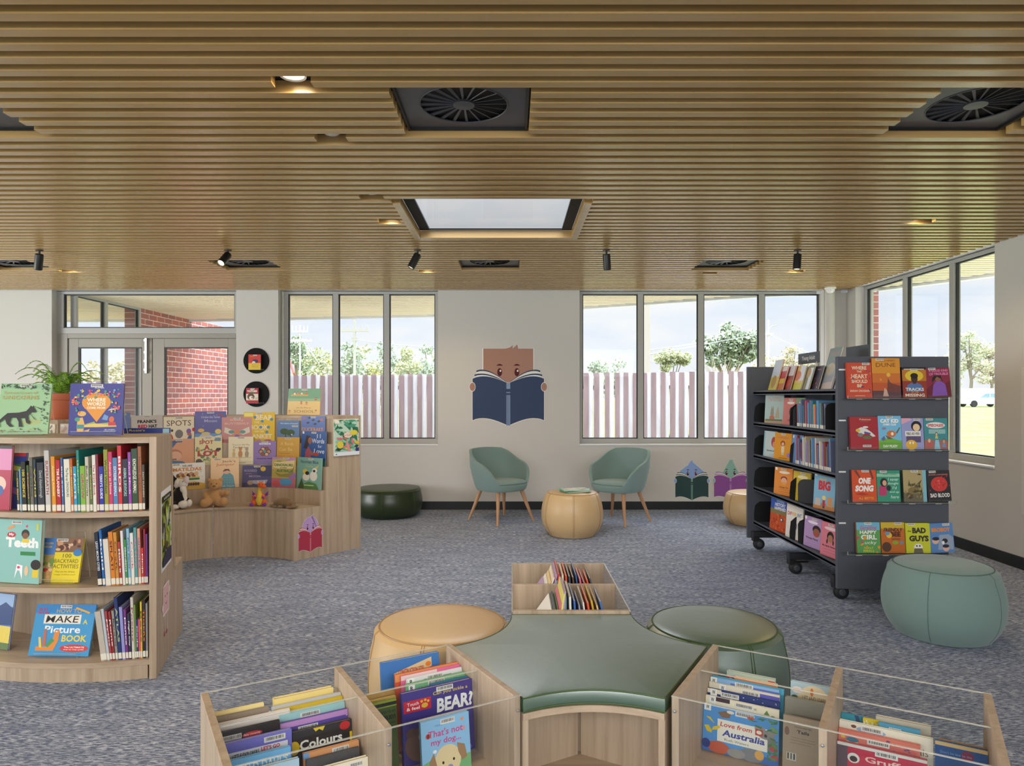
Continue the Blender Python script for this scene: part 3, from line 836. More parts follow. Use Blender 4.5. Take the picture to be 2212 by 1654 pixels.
# ------------------------------------------------------------------ wall decals: flat vinyl stickers, each on its own wall
def reader(name, label, W, H, head, book, spine, kind, M, parent=None, cat='wall sticker'):
    """a shape-headed reader behind an open book; drawn on a unit square"""
    root = thing(name, label, cat, M=M)
    brow = (92, 44, 52); white = (232, 230, 226)
    def up(a, b): return (a, b)
    # page curves
    def arc(x0, x1, y0, y1, bulge, n=10):
        return [(x0 + (x1 - x0) * i / n, y0 + (y1 - y0) * i / n + bulge * sin(PI * (i / n) ** 0.8)) for i in range(n + 1)]
    it = []
    if kind == 'square': hp = [(0.175, 0.52), (0.825, 0.52), (0.825, 0.945), (0.63, 0.945), (0.62, 0.999), (0.555, 0.945), (0.56, 0.99), (0.52, 0.96), (0.46, 0.945), (0.175, 0.945)]
    elif kind == 'pent': hp = [(0.5, 0.5), (0.80, 0.6), (0.84, 0.70), (0.53, 0.93), (0.5, 1.0), (0.47, 0.95), (0.44, 0.955), (0.45, 0.92), (0.4, 0.9), (0.42, 0.88), (0.16, 0.71), (0.20, 0.6)]
    elif kind == 'tri': hp = [(0.5, 0.5), (0.75, 0.62), (0.57, 0.93), (0.58, 0.98), (0.55, 0.95), (0.56, 1.0), (0.52, 0.97), (0.49, 1.0), (0.25, 0.62)]
    else: hp = [(0.5 + 0.33 * cos(PI * i / 16), 0.62 + 0.33 * sin(PI * i / 16)) for i in range(17)]; hp[8:9] = [(0.52, 0.97), (0.64, 0.999), (0.6, 0.955)]; hp += [(0.2, 0.52), (0.5, 0.45), (0.8, 0.52)]
    rim = 0.012
    cx = sum(p[0] for p in hp) / len(hp); cy = sum(p[1] for p in hp) / len(hp)
    it.append(('p', [(cx + (p[0] - cx) * 1.035, cy + (p[1] - cy) * 1.035) for p in hp], white))
    it.append(('p', hp, head))
    for sx in (-1, 1):
        ex = 0.5 + sx * 0.112
        it.append(('e', ex, 0.655, 0.032, 0.05, brow)); it.append(('e', ex + 0.01, 0.672, 0.011, 0.013, white))
        it.append(('p', [(ex - 0.045, 0.735)] + [(ex - 0.045 + 0.09 * i / 8, 0.735 + 0.022 * sin(PI * i / 8)) for i in range(9)], brow))
    def leafpair(y_out, y_in, bulge, x_out, co, th):
        for sx in (-1, 1):
            top = arc(0.5 + sx * x_out, 0.5 + sx * 0.005, y_out, y_in, bulge)
            bot = arc(0.5 + sx * x_out, 0.5 + sx * 0.005, y_out - th, y_in - 0.02, bulge)
            it.append(('p', top + bot[::-1], co))
    leafpair(0.675, 0.525, 0.055, 0.415, book, 0.02); leafpair(0.655, 0.52, 0.055, 0.415, white, 0.05)
    leafpair(0.625, 0.525, 0.045, 0.44, book, 0.02); leafpair(0.605, 0.515, 0.045, 0.44, white, 0.05)
    for sx in (-1, 1):
        top = arc(0.5 + sx * 0.465, 0.5, 0.575, 0.52, 0.05); bot = arc(0.5 + sx * 0.465, 0.5, 0.065, 0.0, 0.05)
        c0 = [(0.5 + (p[0] - 0.5) * 1.015, p[1] + 0.006) for p in top] + [(0.5 + (p[0] - 0.5) * 1.015, p[1] - 0.008) for p in bot[::-1]]
        it.append(('p', c0, white)); it.append(('p', top + bot[::-1], book))
    it += [('r', 0.475, 0.0, 0.525, 0.375, spine), ('r', 0.475, 0.40, 0.525, 0.412, spine), ('r', 0.475, 0.45, 0.525, 0.525, spine)]
    for q in (0.483, 0.496, 0.509): it.append(('r', q, 0.0, q + 0.004, 0.37, book))
    mb = MB(); art(mb, it, W, H, -W / 2, 0, -0.0006, 0.00008); mb.build('vinyl', 'matte_print', root)
    for sx in (-1, 1):
        mb = MB(); hands = [('e', 0.5 + sx * 0.467, 0.475, 0.042, 0.058, white), ('e', 0.5 + sx * 0.467, 0.475, 0.036, 0.05, head)]
        art(mb, hands, W, H, -W / 2, 0, -0.004, 0.00008); mb.build('hand', 'matte_print', root)
    mb = MB(); mb.box(-W * 0.3, -0.0005, H * 0.2, W * 0.3, 0.0, H * 0.5, 0, book); mb.build('backing', 'matte_print', root)
    return root
def wpos(u, v, Y=WY): p = px(u, v, Y); return Matrix.Translation((p.x, Y - 0.0008, p.z))
sw = WY / F
reader('wall_sticker', 'large wall sticker of a tan square headed reader behind a navy book', 166 * sw, 176 * sw, (172, 132, 116), (64, 78, 106), (138, 158, 190), 'square', wpos(1098, 919))
reader('wall_sticker', 'small wall sticker of a blue pointed reader behind a dark green book', 77 * sw, 88 * sw, (140, 168, 216), (54, 78, 76), (126, 162, 148), 'pent', wpos(1494.5, 1080))
reader('wall_sticker', 'small wall sticker of a mint triangle reader behind a purple book', 77 * sw, 88 * sw, (140, 186, 176), (144, 88, 156), (188, 140, 192), 'tri', wpos(1578, 1079))

# poster edge on the side wall
root = thing('wall_poster', 'white plant poster on the side wall, cut by the picture edge', 'poster', M=Matrix.Translation((WX - 0.0015, 5.2, 0.45)) @ Matrix.Rotation(rad(-90), 4, 'Z'))
mb = MB(); mb.box(-0.48, -0.001, 0, 0.42, 0.001, 1.2, 0, (214, 210, 206))
rr = random.Random(5); it = []
for i in range(26):
    a = rr.uniform(0.05, 0.95); b = rr.uniform(0.02, 0.7); q = rr.uniform(0, PI)
    it.append(('p', [(a, b), (a + 0.03 * cos(q), b + 0.02 * sin(q)), (a + 0.06 * cos(q + 0.3), b + 0.05 * sin(q + 0.3)), (a + 0.01, b + 0.02)], (52, 50, 46)))
art(mb, it, 0.9, 1.2, -0.48, 0, -0.0012); mb.build('print', 'print', root)
# ------------------------------------------------------------------ ottomans
def ottoman(label, x, y, R, H, leather, seam, rt=0.88, rb=0.84, rot=0.0, n_seams=6, double=True, group=None, edge=0.05):
    root = thing('ottoman', label, 'ottoman', (x, y, 0), rot, group)
    prof = [(0.0, 0.004), (R * rb * 0.97, 0.004), (R * rb, 0.016)]
    n = 14
    for i in range(1, n):
        t_ = i / n; z = 0.016 + (H - edge * 0.6 - 0.016) * t_
        e = 1 - abs(2 * t_ - 1) ** 2.2
        base = rb + (rt + (1 - rt) * 0.35 - rb) * t_
        prof.append((R * (base + (1 - base) * e), z))
    r0 = R * rt
    zt = H - edge * 0.30
    prof += [(r0 + edge * 0.42, H - edge * 0.62), (r0 + edge * 0.15, zt - 0.004), (r0, zt)]
    mb = MB(); mb.lathe(prof, 64); mb.build('body', leather, root)
    mb = MB(); mb.lathe([(r0, zt), (r0 - 0.012, zt + 0.006), (r0 * 0.8, H - 0.003), (r0 * 0.5, H), (0.0, H + 0.001)], 64); mb.build('seat_top', leather, root)
    mb = MB(); mb.tube([(r0 * cos(2 * PI * i / 64), r0 * sin(2 * PI * i / 64), zt + 0.001) for i in range(64)], 0.0035, 6, closed=True); mb.build('piping', seam, root)
    side = prof[2:]
    for k in range(n_seams):
        a = 2 * PI * k / n_seams
        mb = MB()
        for off in ((-0.006, 0.006) if double else (0.0,)):
            mb.tube([((r_ + 0.0006) * cos(a + off / R), (r_ + 0.0006) * sin(a + off / R), z) for r_, z in side], 0.0016, 5)
        mb.build('seam', seam, root)
    return root
og = 'round upholstered ottomans'
ottoman('beige leather ottoman tucked against the star shaped bench', -0.302, 3.0, 0.315, 0.45, 'leather_beige', 'seam_beige', rt=0.85, rot=rad(-100), group=og)
ottoman('shiny green leather ottoman tucked against the star shaped bench', 0.868, 2.995, 0.308, 0.45, 'leather_green', 'seam_green', rt=0.84, rot=rad(-75), n_seams=7, group=og)
ottoman('beige leather ottoman with picture books on top between the chairs', 0.615, 7.1, 0.315, 0.445, 'leather_beige', 'seam_beige', rt=0.80, rb=0.76, rot=rad(-92), group=og)
ottoman('low wide dark green leather ottoman against the back wall', -1.463, 8.235, 0.40, 0.34, 'leather_dark_green', 'seam_green', rt=0.90, rb=0.82, rot=rad(-92), group=og)
ottoman('beige leather ottoman half hidden behind the tall dark shelving', 2.69, 7.72, 0.33, 0.355, 'leather_beige', 'seam_beige', rt=0.84, rb=0.80, rot=rad(-100), group=og)
ottoman('sea green fabric ottoman in front of the dark shelving end', 2.57, 4.15, 0.325, 0.43, 'fabric_teal', 'seam_teal', rt=0.80, rb=0.80, rot=rad(-62), n_seams=5, double=False, group=og, edge=0.07)

# ------------------------------------------------------------------ tub chairs
def make_chair(label):
    root = thing('tub_chair', label, 'chair', (0, 0, 0), 0, 'pale green tub chairs')
    a_, b_, zb = 0.305, 0.295, 0.365
    def outline(th, sc):
        s, c = sin(th), cos(th)
        f = lambda q: math.copysign(abs(q) ** 0.72, q)
        return (a_ * f(s) * sc, b_ * f(c) * sc)
    def top(th):
        t_ = abs(math.degrees(th))
        pts = [(0, 0.815), (40, 0.805), (58, 0.77), (80, 0.695), (102, 0.625), (118, 0.56), (130, 0.48), (142, 0.425), (180, 0.415)]
        for (p, q), (r_, s_) in zip(pts, pts[1:]):
            if p <= t_ <= r_: return q + (s_ - q) * (t_ - p) / (r_ - p)
    mb = MB(); N, K = 72, 10; vs, fs = [], []
    for i in range(N):
        th = -PI + 2 * PI * i / N
        for k in range(K + 1):
            q = k / K; z = zb + (top(th) - zb) * q
            sc = 0.80 + 0.20 * min(1, (z - zb) / 0.26) ** 0.7
            x, y = outline(th, sc)
            y += 0.10 * max(0, (z - zb)) * (1 if cos(th) > 0 else 0.0) * max(0, cos(th))
            vs.append((x, y, z))
    for i in range(N):
        j = (i + 1) % N
        for k in range(K):
            fs.append((i * (K + 1) + k, j * (K + 1) + k, j * (K + 1) + k + 1, i * (K + 1) + k + 1))
    fs.append(tuple(i * (K + 1) for i in range(N))[::-1])
    mb.add(vs, fs, smooth=True); mb.build('shell', 'fabric_chair', root, solid=0.03, bevel=0.008)
    mb = MB(); vs, fs = [], []
    rings_ = [(0.76, 0.372), (0.83, 0.385), (0.855, 0.405), (0.86, 0.43), (0.84, 0.45), (0.78, 0.462), (0.5, 0.47), (0.0, 0.472)]
    for sc, z in rings_:
        for i in range(N):
            x, y = outline(2 * PI * i / N, sc); vs.append((x, y - 0.012, z))
    for k in range(len(rings_) - 1):
        for i in range(N):
            j = (i + 1) % N
            fs.append((k * N + i, (k + 1) * N + i, (k + 1) * N + j, k * N + j))
    mb.add(vs, fs, smooth=True); mb.build('seat_cushion', 'fabric_chair', root)
    mb = MB(); mb.tube([(outline(2 * PI * i / N, 0.862)[0], outline(2 * PI * i / N, 0.862)[1] - 0.012, 0.436) for i in range(N)], 0.003, 6, closed=True); mb.build('piping', 'seam_teal', root)
    for sx in (-1, 1):
        for sy in (-1, 1):
            mb = MB(); mb.tube([(sx * 0.165, sy * 0.15, 0.372), (sx * 0.21, sy * 0.205, 0.19), (sx * 0.262, sy * 0.262, 0.0)], [0.024, 0.019, 0.0115], 14)
            mb.build('leg', 'leg_beech', root)
    return root
ch = make_chair('pale green tub chair on the doors side of the beige ottoman')
ch.location = (-0.125, 7.90, 0); ch.rotation_euler = (0, 0, rad(40))
dup(ch, (1.195, 7.82, 0), rad(-42), 'pale green tub chair on the shelving side of the beige ottoman')

# ------------------------------------------------------------------ star shaped bench with three book bins
CX, CY, DD, HE = 0.25, 2.53, 0.40, 0.255
def star(d=DD, he=HE, sag=0.065, inset=0.0):
    pts = []
    R0 = math.hypot(d, he); ph = math.degrees(math.atan2(he, d))
    for k, base in enumerate((90, 210, 330)):
        a1, a2 = rad(base - ph), rad(base + ph)
        p1 = Vector((CX + R0 * cos(a1), CY + R0 * sin(a1))); p2 = Vector((CX + R0 * cos(a2), CY + R0 * sin(a2)))
        pts.append(p1); pts.append(p2)
        nb = rad(base + 120 - ph); p3 = Vector((CX + R0 * cos(nb), CY + R0 * sin(nb)))
        m = (p2 + p3) / 2; inn = (Vector((CX, CY)) - m).normalized()
        for i in range(1, 14):
            t_ = i / 14; q = p2 + (p3 - p2) * t_ + inn * sag * 4 * t_ * (1 - t_)
            pts.append(q)
    return [(p.x, p.y) for p in pts]
bench = thing('star_bench', 'star shaped wooden bench cabinet with open cubbies, centre of three book bins', 'bench', (CX, CY, 0))
T0 = Matrix.Translation((-CX, -CY, 0))
mb = MB(); mb.prism(star(0.392, 0.25, 0.06), 0.428, 0.449, M=T0); mb.build('top_board', 'oak_h', bench, bevel=0.002)
mb = MB(); mb.prism(star(0.368, 0.25, 0.06), 0.05, 0.09, M=T0); mb.build('cubby_floor', 'oak_h', bench)
mb = MB(); mb.prism(star(0.37, 0.235, 0.06), 0.0, 0.05, M=T0); mb.build('plinth', 'oak_v', bench)
for base in (90, 210, 330):
    M = Matrix.Rotation(rad(base), 4, 'Z')
    mb = MB(); mb.box(0.371, -0.245, 0.07, 0.392, 0.245, 0.428, M=M); mb.build('side_panel', 'oak_v', bench, bevel=0.0015)
    mb = MB(); mb.box(0.012, -0.009, 0.09, 0.371, 0.009, 0.428, M=Matrix.Translation((0, 0.06, 0)) @ M if base != 90 else Matrix.Translation((0, 0.06, 0)) @ M @ Matrix.Scale(0.82, 4, (1, 0, 0))); mb.build('divider', 'oak_v', bench)
cush = thing('bench_cushion', 'green leather cushion on the star shaped bench', 'cushion', (CX, CY, 0.45))
mb = MB(); ou = star(0.394, 0.252, 0.063)
rows = [(0.985, 0.0), (1.0, 0.008), (1.004, 0.025), (1.002, 0.043), (0.994, 0.0475), (0.975, 0.049), (0.9, 0.0525), (0.7, 0.057), (0.4, 0.060), (0.15, 0.061), (0.0, 0.061)]
vs, fs = [], []; n = len(ou)
for sc, z in rows:
    for p in ou: vs.append(((p[0] - CX) * sc, (p[1] - CY) * sc, z))
for k in range(len(rows) - 1):
    for i in range(n):
        j = (i + 1) % n; fs.append((k * n + i, k * n + j, (k + 1) * n + j, (k + 1) * n + i))
fs.append(tuple(range(n))[::-1])
mb.add(vs, fs, smooth=True); mb.build('cushion_body', 'leather_green', cush)
mb = MB(); mb.tube([((p[0] - CX) * 0.998, (p[1] - CY) * 0.998, 0.0465) for p in ou], 0.0028, 6, closed=True); mb.build('piping', 'seam_green', cush)
mb = MB(); mb.tube([((p[0] - CX) * 1.0, (p[1] - CY) * 1.0, 0.006) for p in ou], 0.003, 6, closed=True); mb.build('lower_piping', 'seam_green', cush)

BZ, PT, HW = 0.236, 0.51, 0.247       # bin floor, panel top, half width
PAN = (0.402, 0.812, 1.223)
def book_bin(label, base, shift=0.0, BZ=BZ):
    root = thing('book_bin', label, 'book bin', (CX, CY, 0), rad(base), 'wooden book bins around the star bench')
    for s in PAN:
        s += shift
        mb = MB(); mb.box(s, -HW, 0, s + 0.022, HW, PT); mb.build('panel', 'oak_v', root, bevel=0.0015)
        mb = MB()
        for sy in (-1, 1): mb.lathe([(0.0, 0.003), (0.004, 0.002), (0.0045, 0)], 12, M=Matrix.Translation((s + 0.011, sy * (HW + 0.006), PT - 0.045)) @ Matrix.Rotation(-sy * PI / 2, 4, 'X'))
        mb.build('screw', 'steel', root)
    for s0, s1 in zip(PAN, PAN[1:]):
        mb = MB(); mb.box(s0 + 0.022 + shift, -HW, BZ - 0.018, s1 + shift, HW, BZ); mb.build('bin_floor', 'oak_h', root)
        for sy in (-1, 1):
            mb = MB(); mb.box(s0 + 0.022 + shift, sy * HW - sy * 0.018, 0, s1 + shift, sy * HW, BZ); mb.build('side_board', 'oak_h', root)
    for q in ((-HW - 0.005, 0.0, HW) if base != 90 else (-HW - 0.005, HW)):
        mb = MB(); a, b = PAN[0] + shift + (0.022 if q == 0 else 0), PAN[2] + shift + (0.022 if q else 0)
        mb.box(a, q, BZ + 0.005, b, q + 0.005, PT - (0.004 if q == 0 else 0.0))
        # a bright polished edge along the top
        mb.box(a, q - 0.0002, PT - 0.0026 + (0.0 if q else -0.004), b, q + 0.0052, PT + 0.0003 - (0.004 if q == 0 else 0.0), 1)
        mb.build('acrylic_sheet', ['acrylic', 'acrylic_edge'], root)
    return root
book_bin('book bin pointing away from the viewer, full of thin picture books', 90, 0.0, 0.272)
book_bin('book bin holding the purple bear book', 210)
book_bin('book bin holding the blue koala picture book', 330, 0.012)
# ------------------------------------------------------------------ curved bookcase (convex side towards the viewer)
KX, KY, KR, KA = -2.25, 5.02, 1.60, -73.7
case = thing('curved_bookcase', 'curved oak bookcase of three shelves with books, poster on its end', 'bookcase', (0, 0, 0))
SHZ = (0.095, 0.469, 0.840)
A1 = -128.0
mb = MB(); mb.ring(KX, KY, 1.225, 1.585, A1, KA - 1, 0, 0.07, 30); mb.build('plinth', 'oak_v', case)
for z in SHZ:
    mb = MB(); mb.ring(KX, KY, 1.245, 1.592, A1, KA - 0.6, z - 0.026, z, 30); mb.build('shelf', 'oak_h', case, bevel=0.0015)
mb = MB(); mb.ring(KX, KY, 1.225, 1.604, A1, KA - 0.6, 1.182, 1.212, 30); mb.build('top_board', 'oak_h', case, bevel=0.002)
mb = MB(); mb.ring(KX, KY, 1.226, 1.244, A1, KA - 0.6, 0.07, 1.182, 5); mb.build('back_panel', 'oak_v', case)
mb = MB(); mb.slab(KX, KY, KA, 1.225, 1.606, 0.0, 1.213, 0.034); mb.build('end_panel', 'oak_v', case, bevel=0.002)
mb = MB(); mb.slab(KX, KY, A1, 1.225, 1.606, 0.0, 1.213, 0.03); mb.build('end_panel', 'oak_v', case, bevel=0.002)

def tiered(label, cx, cy, a0, a1, seam, r_seat, risers, z_led, r_out, z_top, n_side, sharp_end):
    """stepped display bench on an arc; risers are the radii of the ledge backs"""
    root = thing('tiered_bench', label, 'display bench', (0, 0, 0))
    for p, q in ((a0 + 0.8, seam - 0.22), (seam + 0.22, a1 - 0.8)):
        if p > q: p, q = q, p
        mb = MB(); mb.ring(cx, cy, r_seat + 0.012, r_seat + 0.03, p, q, 0.0, 0.418, 20); mb.build('seat_front', 'oak_v', root)
        mb = MB(); mb.ring(cx, cy, r_seat, risers[0], p, q, 0.418, 0.44, 20); mb.build('seat_board', 'oak_h', root, bevel=0.0015)
    zz = [0.44] + list(z_led)
    for i, r_ in enumerate(risers):
        hi = (list(z_led) + [z_top])[i]
        r2 = risers[i + 1] if i + 1 < len(risers) else r_ + 0.02
        mb = MB(); mb.ring(cx, cy, r_, r2 if i + 1 < len(risers) else r_ + 0.02, a0 + 0.8, a1 - 0.8, zz[i], hi - (0.026 if i == len(risers) - 1 else 0), 40)
        mb.build('riser' if i else 'lower_riser', 'oak_v', root)
    mb = MB(); mb.ring(cx, cy, risers[-1] - 0.004, r_out, a0 + 0.5, a1 - 0.5, z_top - 0.026, z_top, 40); mb.build('top_deck', 'oak_h', root, bevel=0.0015)
    for i, r_ in enumerate(risers[:-1]):
        mb = MB(); mb.ring(cx, cy, r_ + 0.001, r_ + 0.004, a0 + 1.2, a1 - 1.2, z_led[i], z_led[i] + 0.035, 40); mb.build('acrylic_lip', 'acrylic', root)
    prof = [(r_seat, 0.0), (r_seat, 0.441)]
    z = 0.441
    for i, r_ in enumerate(risers):
        z2 = (list(z_led) + [z_top + 0.001])[i]
        prof += [(r_ - 0.004, z), (r_ - 0.004, z2)]; z = z2
    prof += [(r_out, z), (r_out, 0.0)]
    for a in (a0, a1):
        M = Matrix.Translation((cx, cy, 0)) @ Matrix.Rotation(rad(a), 4, 'Z') @ Matrix.Rotation(PI / 2, 4, 'X')
        mb = MB(); mb.prism(prof, -0.012, 0.012, M=M); mb.build('end_panel', 'oak_v', root, bevel=0.0015)
        mb = MB(); mb.slab(cx, cy, a, r_out - 0.028, r_out + 0.0, 0, z_top, 0.028)
    return root
AX, AY = -2.33, 5.42
ARC_R = (0.972, 1.0225, 1.066, 1.105); ARC_Z = (0.575, 0.78, 0.982)
tiered('tiered oak display bench with picture books and soft toys along its curve', AX, AY, 50.0, 190.0, 113.4, 0.70, ARC_R, ARC_Z, 1.41, 1.234, 2, True)
tiered('tiered oak bench backing onto the curved bookcase, mostly hidden', KX, KY, KA, A1, -100, 0.83, (1.085, 1.12, 1.155, 1.185), ARC_Z, 1.222, 1.19, 2, True)

# ------------------------------------------------------------------ dark mobile shelving
XL, XR, YN, YF = 2.228, 2.995, 4.76, 6.50
unit = thing('mobile_shelving', 'tall dark grey double sided book shelving on castors', 'shelving', (2.6, 5.63, 0))
TU = Matrix.Translation((-2.6, -5.63, 0))
def ub(name, x0, y0, z0, x1, y1, z1, mat='slate_metal', bevel=0.003):
    mb = MB(); mb.box(x0, y0, z0, x1, y1, z1, M=TU); return mb.build(name, mat, unit, bevel=bevel)
near = ub('end_panel', XL, YN, 0.094, XR, YN + 0.028, 1.687)
for z in (1.597, 1.249, 0.897, 0.546):
    mb = MB(); mb.box(XL + 0.012, YN - 0.0015, z - 0.005, XL + 0.06, YN + 0.001, z + 0.005, M=TU)
    c_ = mb.build('slot', 'white_plastic', unit)
ub('end_panel', XL - 0.035, YF - 0.028, 0.094, XR, YF, 1.687)
ub('centre_panel', 2.60, YN + 0.028, 0.2, 2.625, YF - 0.028, 1.66)
ub('mid_upright', 2.585, 5.60, 0.16, 2.64, 5.66, 1.66)
SZ = (1.455, 1.166, 0.868, 0.57, 0.25)
for z in SZ:
    mb = MB()
    mb.box(2.25, YN + 0.028, z - 0.022, 2.60, YF - 0.03, z - 0.002, M=TU); mb.box(2.25, YN + 0.028, z - 0.03, 2.256, YF - 0.03, z + 0.012, M=TU)
    mb.build('shelf', 'slate_metal', unit, bevel=0.002)
    mb = MB(); mb.box(2.625, YN + 0.028, z - 0.022, 2.97, YF - 0.03, z - 0.002, M=TU); mb.build('shelf', 'slate_metal', unit, bevel=0.002)
    for y in (YF - 0.045, 5.63):
        if z == SZ[0]: continue
        mb = MB()
        q = [(2.252, z - 0.02), (2.25, z + 0.06), (2.26, z + 0.15), (2.30, z + 0.185), (2.60, z + 0.185), (2.60, z - 0.02)]
        mb.add([(p[0], y - 0.0015, p[1]) for p in q] + [(p[0], y + 0.0015, p[1]) for p in q],
               [tuple(range(6)), tuple(range(6, 12))[::-1]] + [(i, 6 + i, 6 + (i + 1) % 6, (i + 1) % 6) for i in range(6)], 0, None, TU)
        mb.build('shelf_bracket', 'matt_black', unit)
for y, x in ((4.86, 2.24), (5.54, 2.20), (6.42, 2.22)):
    ub('foot_beam', x, y - 0.03, 0.115, XR - 0.02, y + 0.03, 0.165, 'dark_metal')
    for xx in (x + 0.03, XR - 0.06):
        if y == 5.54 and xx > 2.5: continue
        c = MB(); c.box(xx - 0.028, y - 0.03, 0.075, xx + 0.028, y + 0.03, 0.125, M=TU)
        c.add([(xx - 0.026, y - 0.016, 0.12), (xx + 0.02, y - 0.016, 0.12), (xx + 0.05, y - 0.016, 0.05), (xx + 0.01, y - 0.016, 0.05),
               (xx - 0.026, y + 0.016, 0.12), (xx + 0.02, y + 0.016, 0.12), (xx + 0.05, y + 0.016, 0.05), (xx + 0.01, y + 0.016, 0.05)],
              [(0, 3, 2, 1), (4, 5, 6, 7), (0, 1, 5, 4), (1, 2, 6, 5), (2, 3, 7, 6), (3, 0, 4, 7)], 0, None, TU)
        ca = c.build('castor', 'matt_black', unit, bevel=0.004)
        wl = MB()
        for sy in (-1, 1):
            wl.lathe([(0.0, 0.013), (0.036, 0.013), (0.046, 0.009), (0.05, 0.0), (0.046, -0.009), (0.036, -0.013), (0.0, -0.013)], 28,
                     M=TU @ Matrix.Translation((xx + 0.03, y - 0.004 + sy * 0.0135, 0.05)) @ Matrix.Rotation(PI / 2, 4, 'X'))
        wo = wl.build('wheel', 'rubber', ca)
        hb = MB(); hb.lathe([(0.0, 0.001), (0.022, 0.001), (0.024, 0)], 20, M=TU @ Matrix.Translation((xx + 0.03, y - 0.004 - 0.0268, 0.05)) @ Matrix.Rotation(PI / 2, 4, 'X')); hb.build('wheel_hub', 'vent_grey', ca)
        if y == 5.54:
            bk = MB(); bk.box(xx + 0.04, y - 0.012, 0.088, xx + 0.13, y + 0.012, 0.1, M=TU); bk.build('brake_lever', 'matt_black', ca, bevel=0.003)
# lettered plates along the top
def sign(label, y0, y1, x, zb, zt, txt=None):
    root = thing('shelf_sign', label, 'sign', (x, (y0 + y1) / 2, zb), rad(-90), 'dark sign plates on the shelving top')
    L = abs(y1 - y0); mb = MB(); mb.box(-L / 2, -0.003, 0, L / 2, 0.003, zt - zb); mb.build('plate', 'slate_metal', root, bevel=0.001)
    mb = MB(); mb.box(-L / 2 + 0.04, -0.006, -0.045, -L / 2 + 0.055, 0.006, 0.01); mb.box(L / 2 - 0.055, -0.006, -0.045, L / 2 - 0.04, 0.006, 0.01); mb.build('clip', 'acrylic_edge', root)
    if txt:
        mb = MB(); art(mb, [('t', txt, 0.5, 0.47, 0.62, 0.52, (240, 240, 238), 0.012)], L, zt - zb, -L / 2, 0, -0.0032); mb.build('lettering', 'print', root)
sign('dark sign plate with white lettering standing on the shelving top', 6.30, 5.87, 2.60, 1.70, 1.795, 'Young Adult')
sign('plain slate sign plate rising behind the near shelving end', 5.42, 5.08, 2.61, 1.70, 1.795)
# book supports
def bookend(label, x, y, z, h, dep):
    root = thing('bookend', label, 'bookend', (x, y, z), 0, 'black metal bookends on the dark shelving')
    q = [(0, 0), (0, h * 0.8), (0.012, h * 0.93), (0.04, h), (dep, h), (dep, 0)]
    mb = MB(); mb.add([(p[0], -0.002, p[1]) for p in q] + [(p[0], 0.002, p[1]) for p in q], [tuple(range(6)), tuple(range(6, 12))[::-1]] + [(i, 6 + i, 6 + (i + 1) % 6, (i + 1) % 6) for i in range(6)])
    mb.build('plate', 'matt_black', root)
    mb = MB(); mb.box(0, -0.06, 0, dep, 0, 0.002); mb.build('tongue', 'matt_black', root)
    return root
bookend('black bookend holding the spine books of the upper shelf, face on', 2.264, 5.02, 1.166, 0.20, 0.17).rotation_euler = (0, 0, rad(-6))
bookend('navy black bookend beside the big red lettered book', 2.265, 5.50, 0.57, 0.19, 0.17).rotation_euler = (0, 0, rad(-30))
bookend('black bookend between the white and lilac books on the lowest shelf', 2.265, 5.50, 0.25, 0.19, 0.16).rotation_euler = (0, 0, rad(-10))
bookend('black bookend in front of the green book on the upper shelf', 2.262, 5.59, 1.166, 0.17, 0.16).rotation_euler = (0, 0, rad(-8))

# ------------------------------------------------------------------ round black display discs on the wall
for u, v, lb in ((554, 779, 'upper round black wall display beside the doors'), (554, 851, 'lower round black wall display beside the doors')):
    p = px(u, v, WY)
    root = thing('round_display', lb, 'wall display', (p.x, WY - 0.002, p.z), 0, 'round black wall displays')
    R_ = 27.6 * sw
    MXr = Matrix.Rotation(PI / 2, 4, 'X')
    mb = MB(); mb.lathe([(0.0, 0.012), (R_ - 0.003, 0.012), (R_, 0.009), (R_, 0.0), (0.0, 0.0)], 56, M=MXr); mb.build('disc', 'disc_black', root)
    mb = MB(); zl = -0.115
    mb.box(-0.105, -0.055, zl - 0.004, 0.105, -0.012, zl); mb.box(-0.105, -0.058, zl - 0.004, 0.105, -0.055, zl + 0.012)
    mb.box(-0.11, -0.05, zl, -0.106, -0.012, zl + 0.06); mb.box(0.106, -0.05, zl, 0.11, -0.012, zl + 0.06)
    mb.build('acrylic_ledge', 'acrylic', root)

# ------------------------------------------------------------------ fern in a terracotta pot on the bench deck
root = thing('potted_fern', 'feathery green fern in a terracotta pot behind the blue book', 'plant', (-3.58, 5.52, 1.234))
mb = MB(); mb.lathe([(0.0, 0.0), (0.085, 0.0), (0.09, 0.006), (0.118, 0.15), (0.128, 0.15), (0.132, 0.156), (0.132, 0.20), (0.126, 0.205), (0.116, 0.2), (0.112, 0.185), (0.0, 0.185)], 40); mb.build('pot', 'terracotta', root)
mb = MB(); mb.lathe([(0.112, 0.186), (0.0, 0.192)], 24); mb.build('soil', 'soil', root)
rr = random.Random(8)
G = [(140, 182, 62), (122, 168, 56), (160, 196, 80), (104, 150, 52)]
fr = [(rr.uniform(0, 2 * PI), rr.uniform(0.12, 0.30), rr.uniform(0.08, 0.2)) for _ in range(26)]
fr += [(PI + 0.15, 0.34, 0.22), (PI - 0.3, 0.30, 0.25), (0.1, 0.34, 0.20), (-0.25, 0.30, 0.18), (PI + 0.4, 0.25, 0.27), (0.3, 0.18, 0.26), (PI - 0.1, 0.38, 0.17), (0.0, 0.36, 0.14), (PI + 1.0, 0.2, 0.2), (-0.9, 0.22, 0.18)]
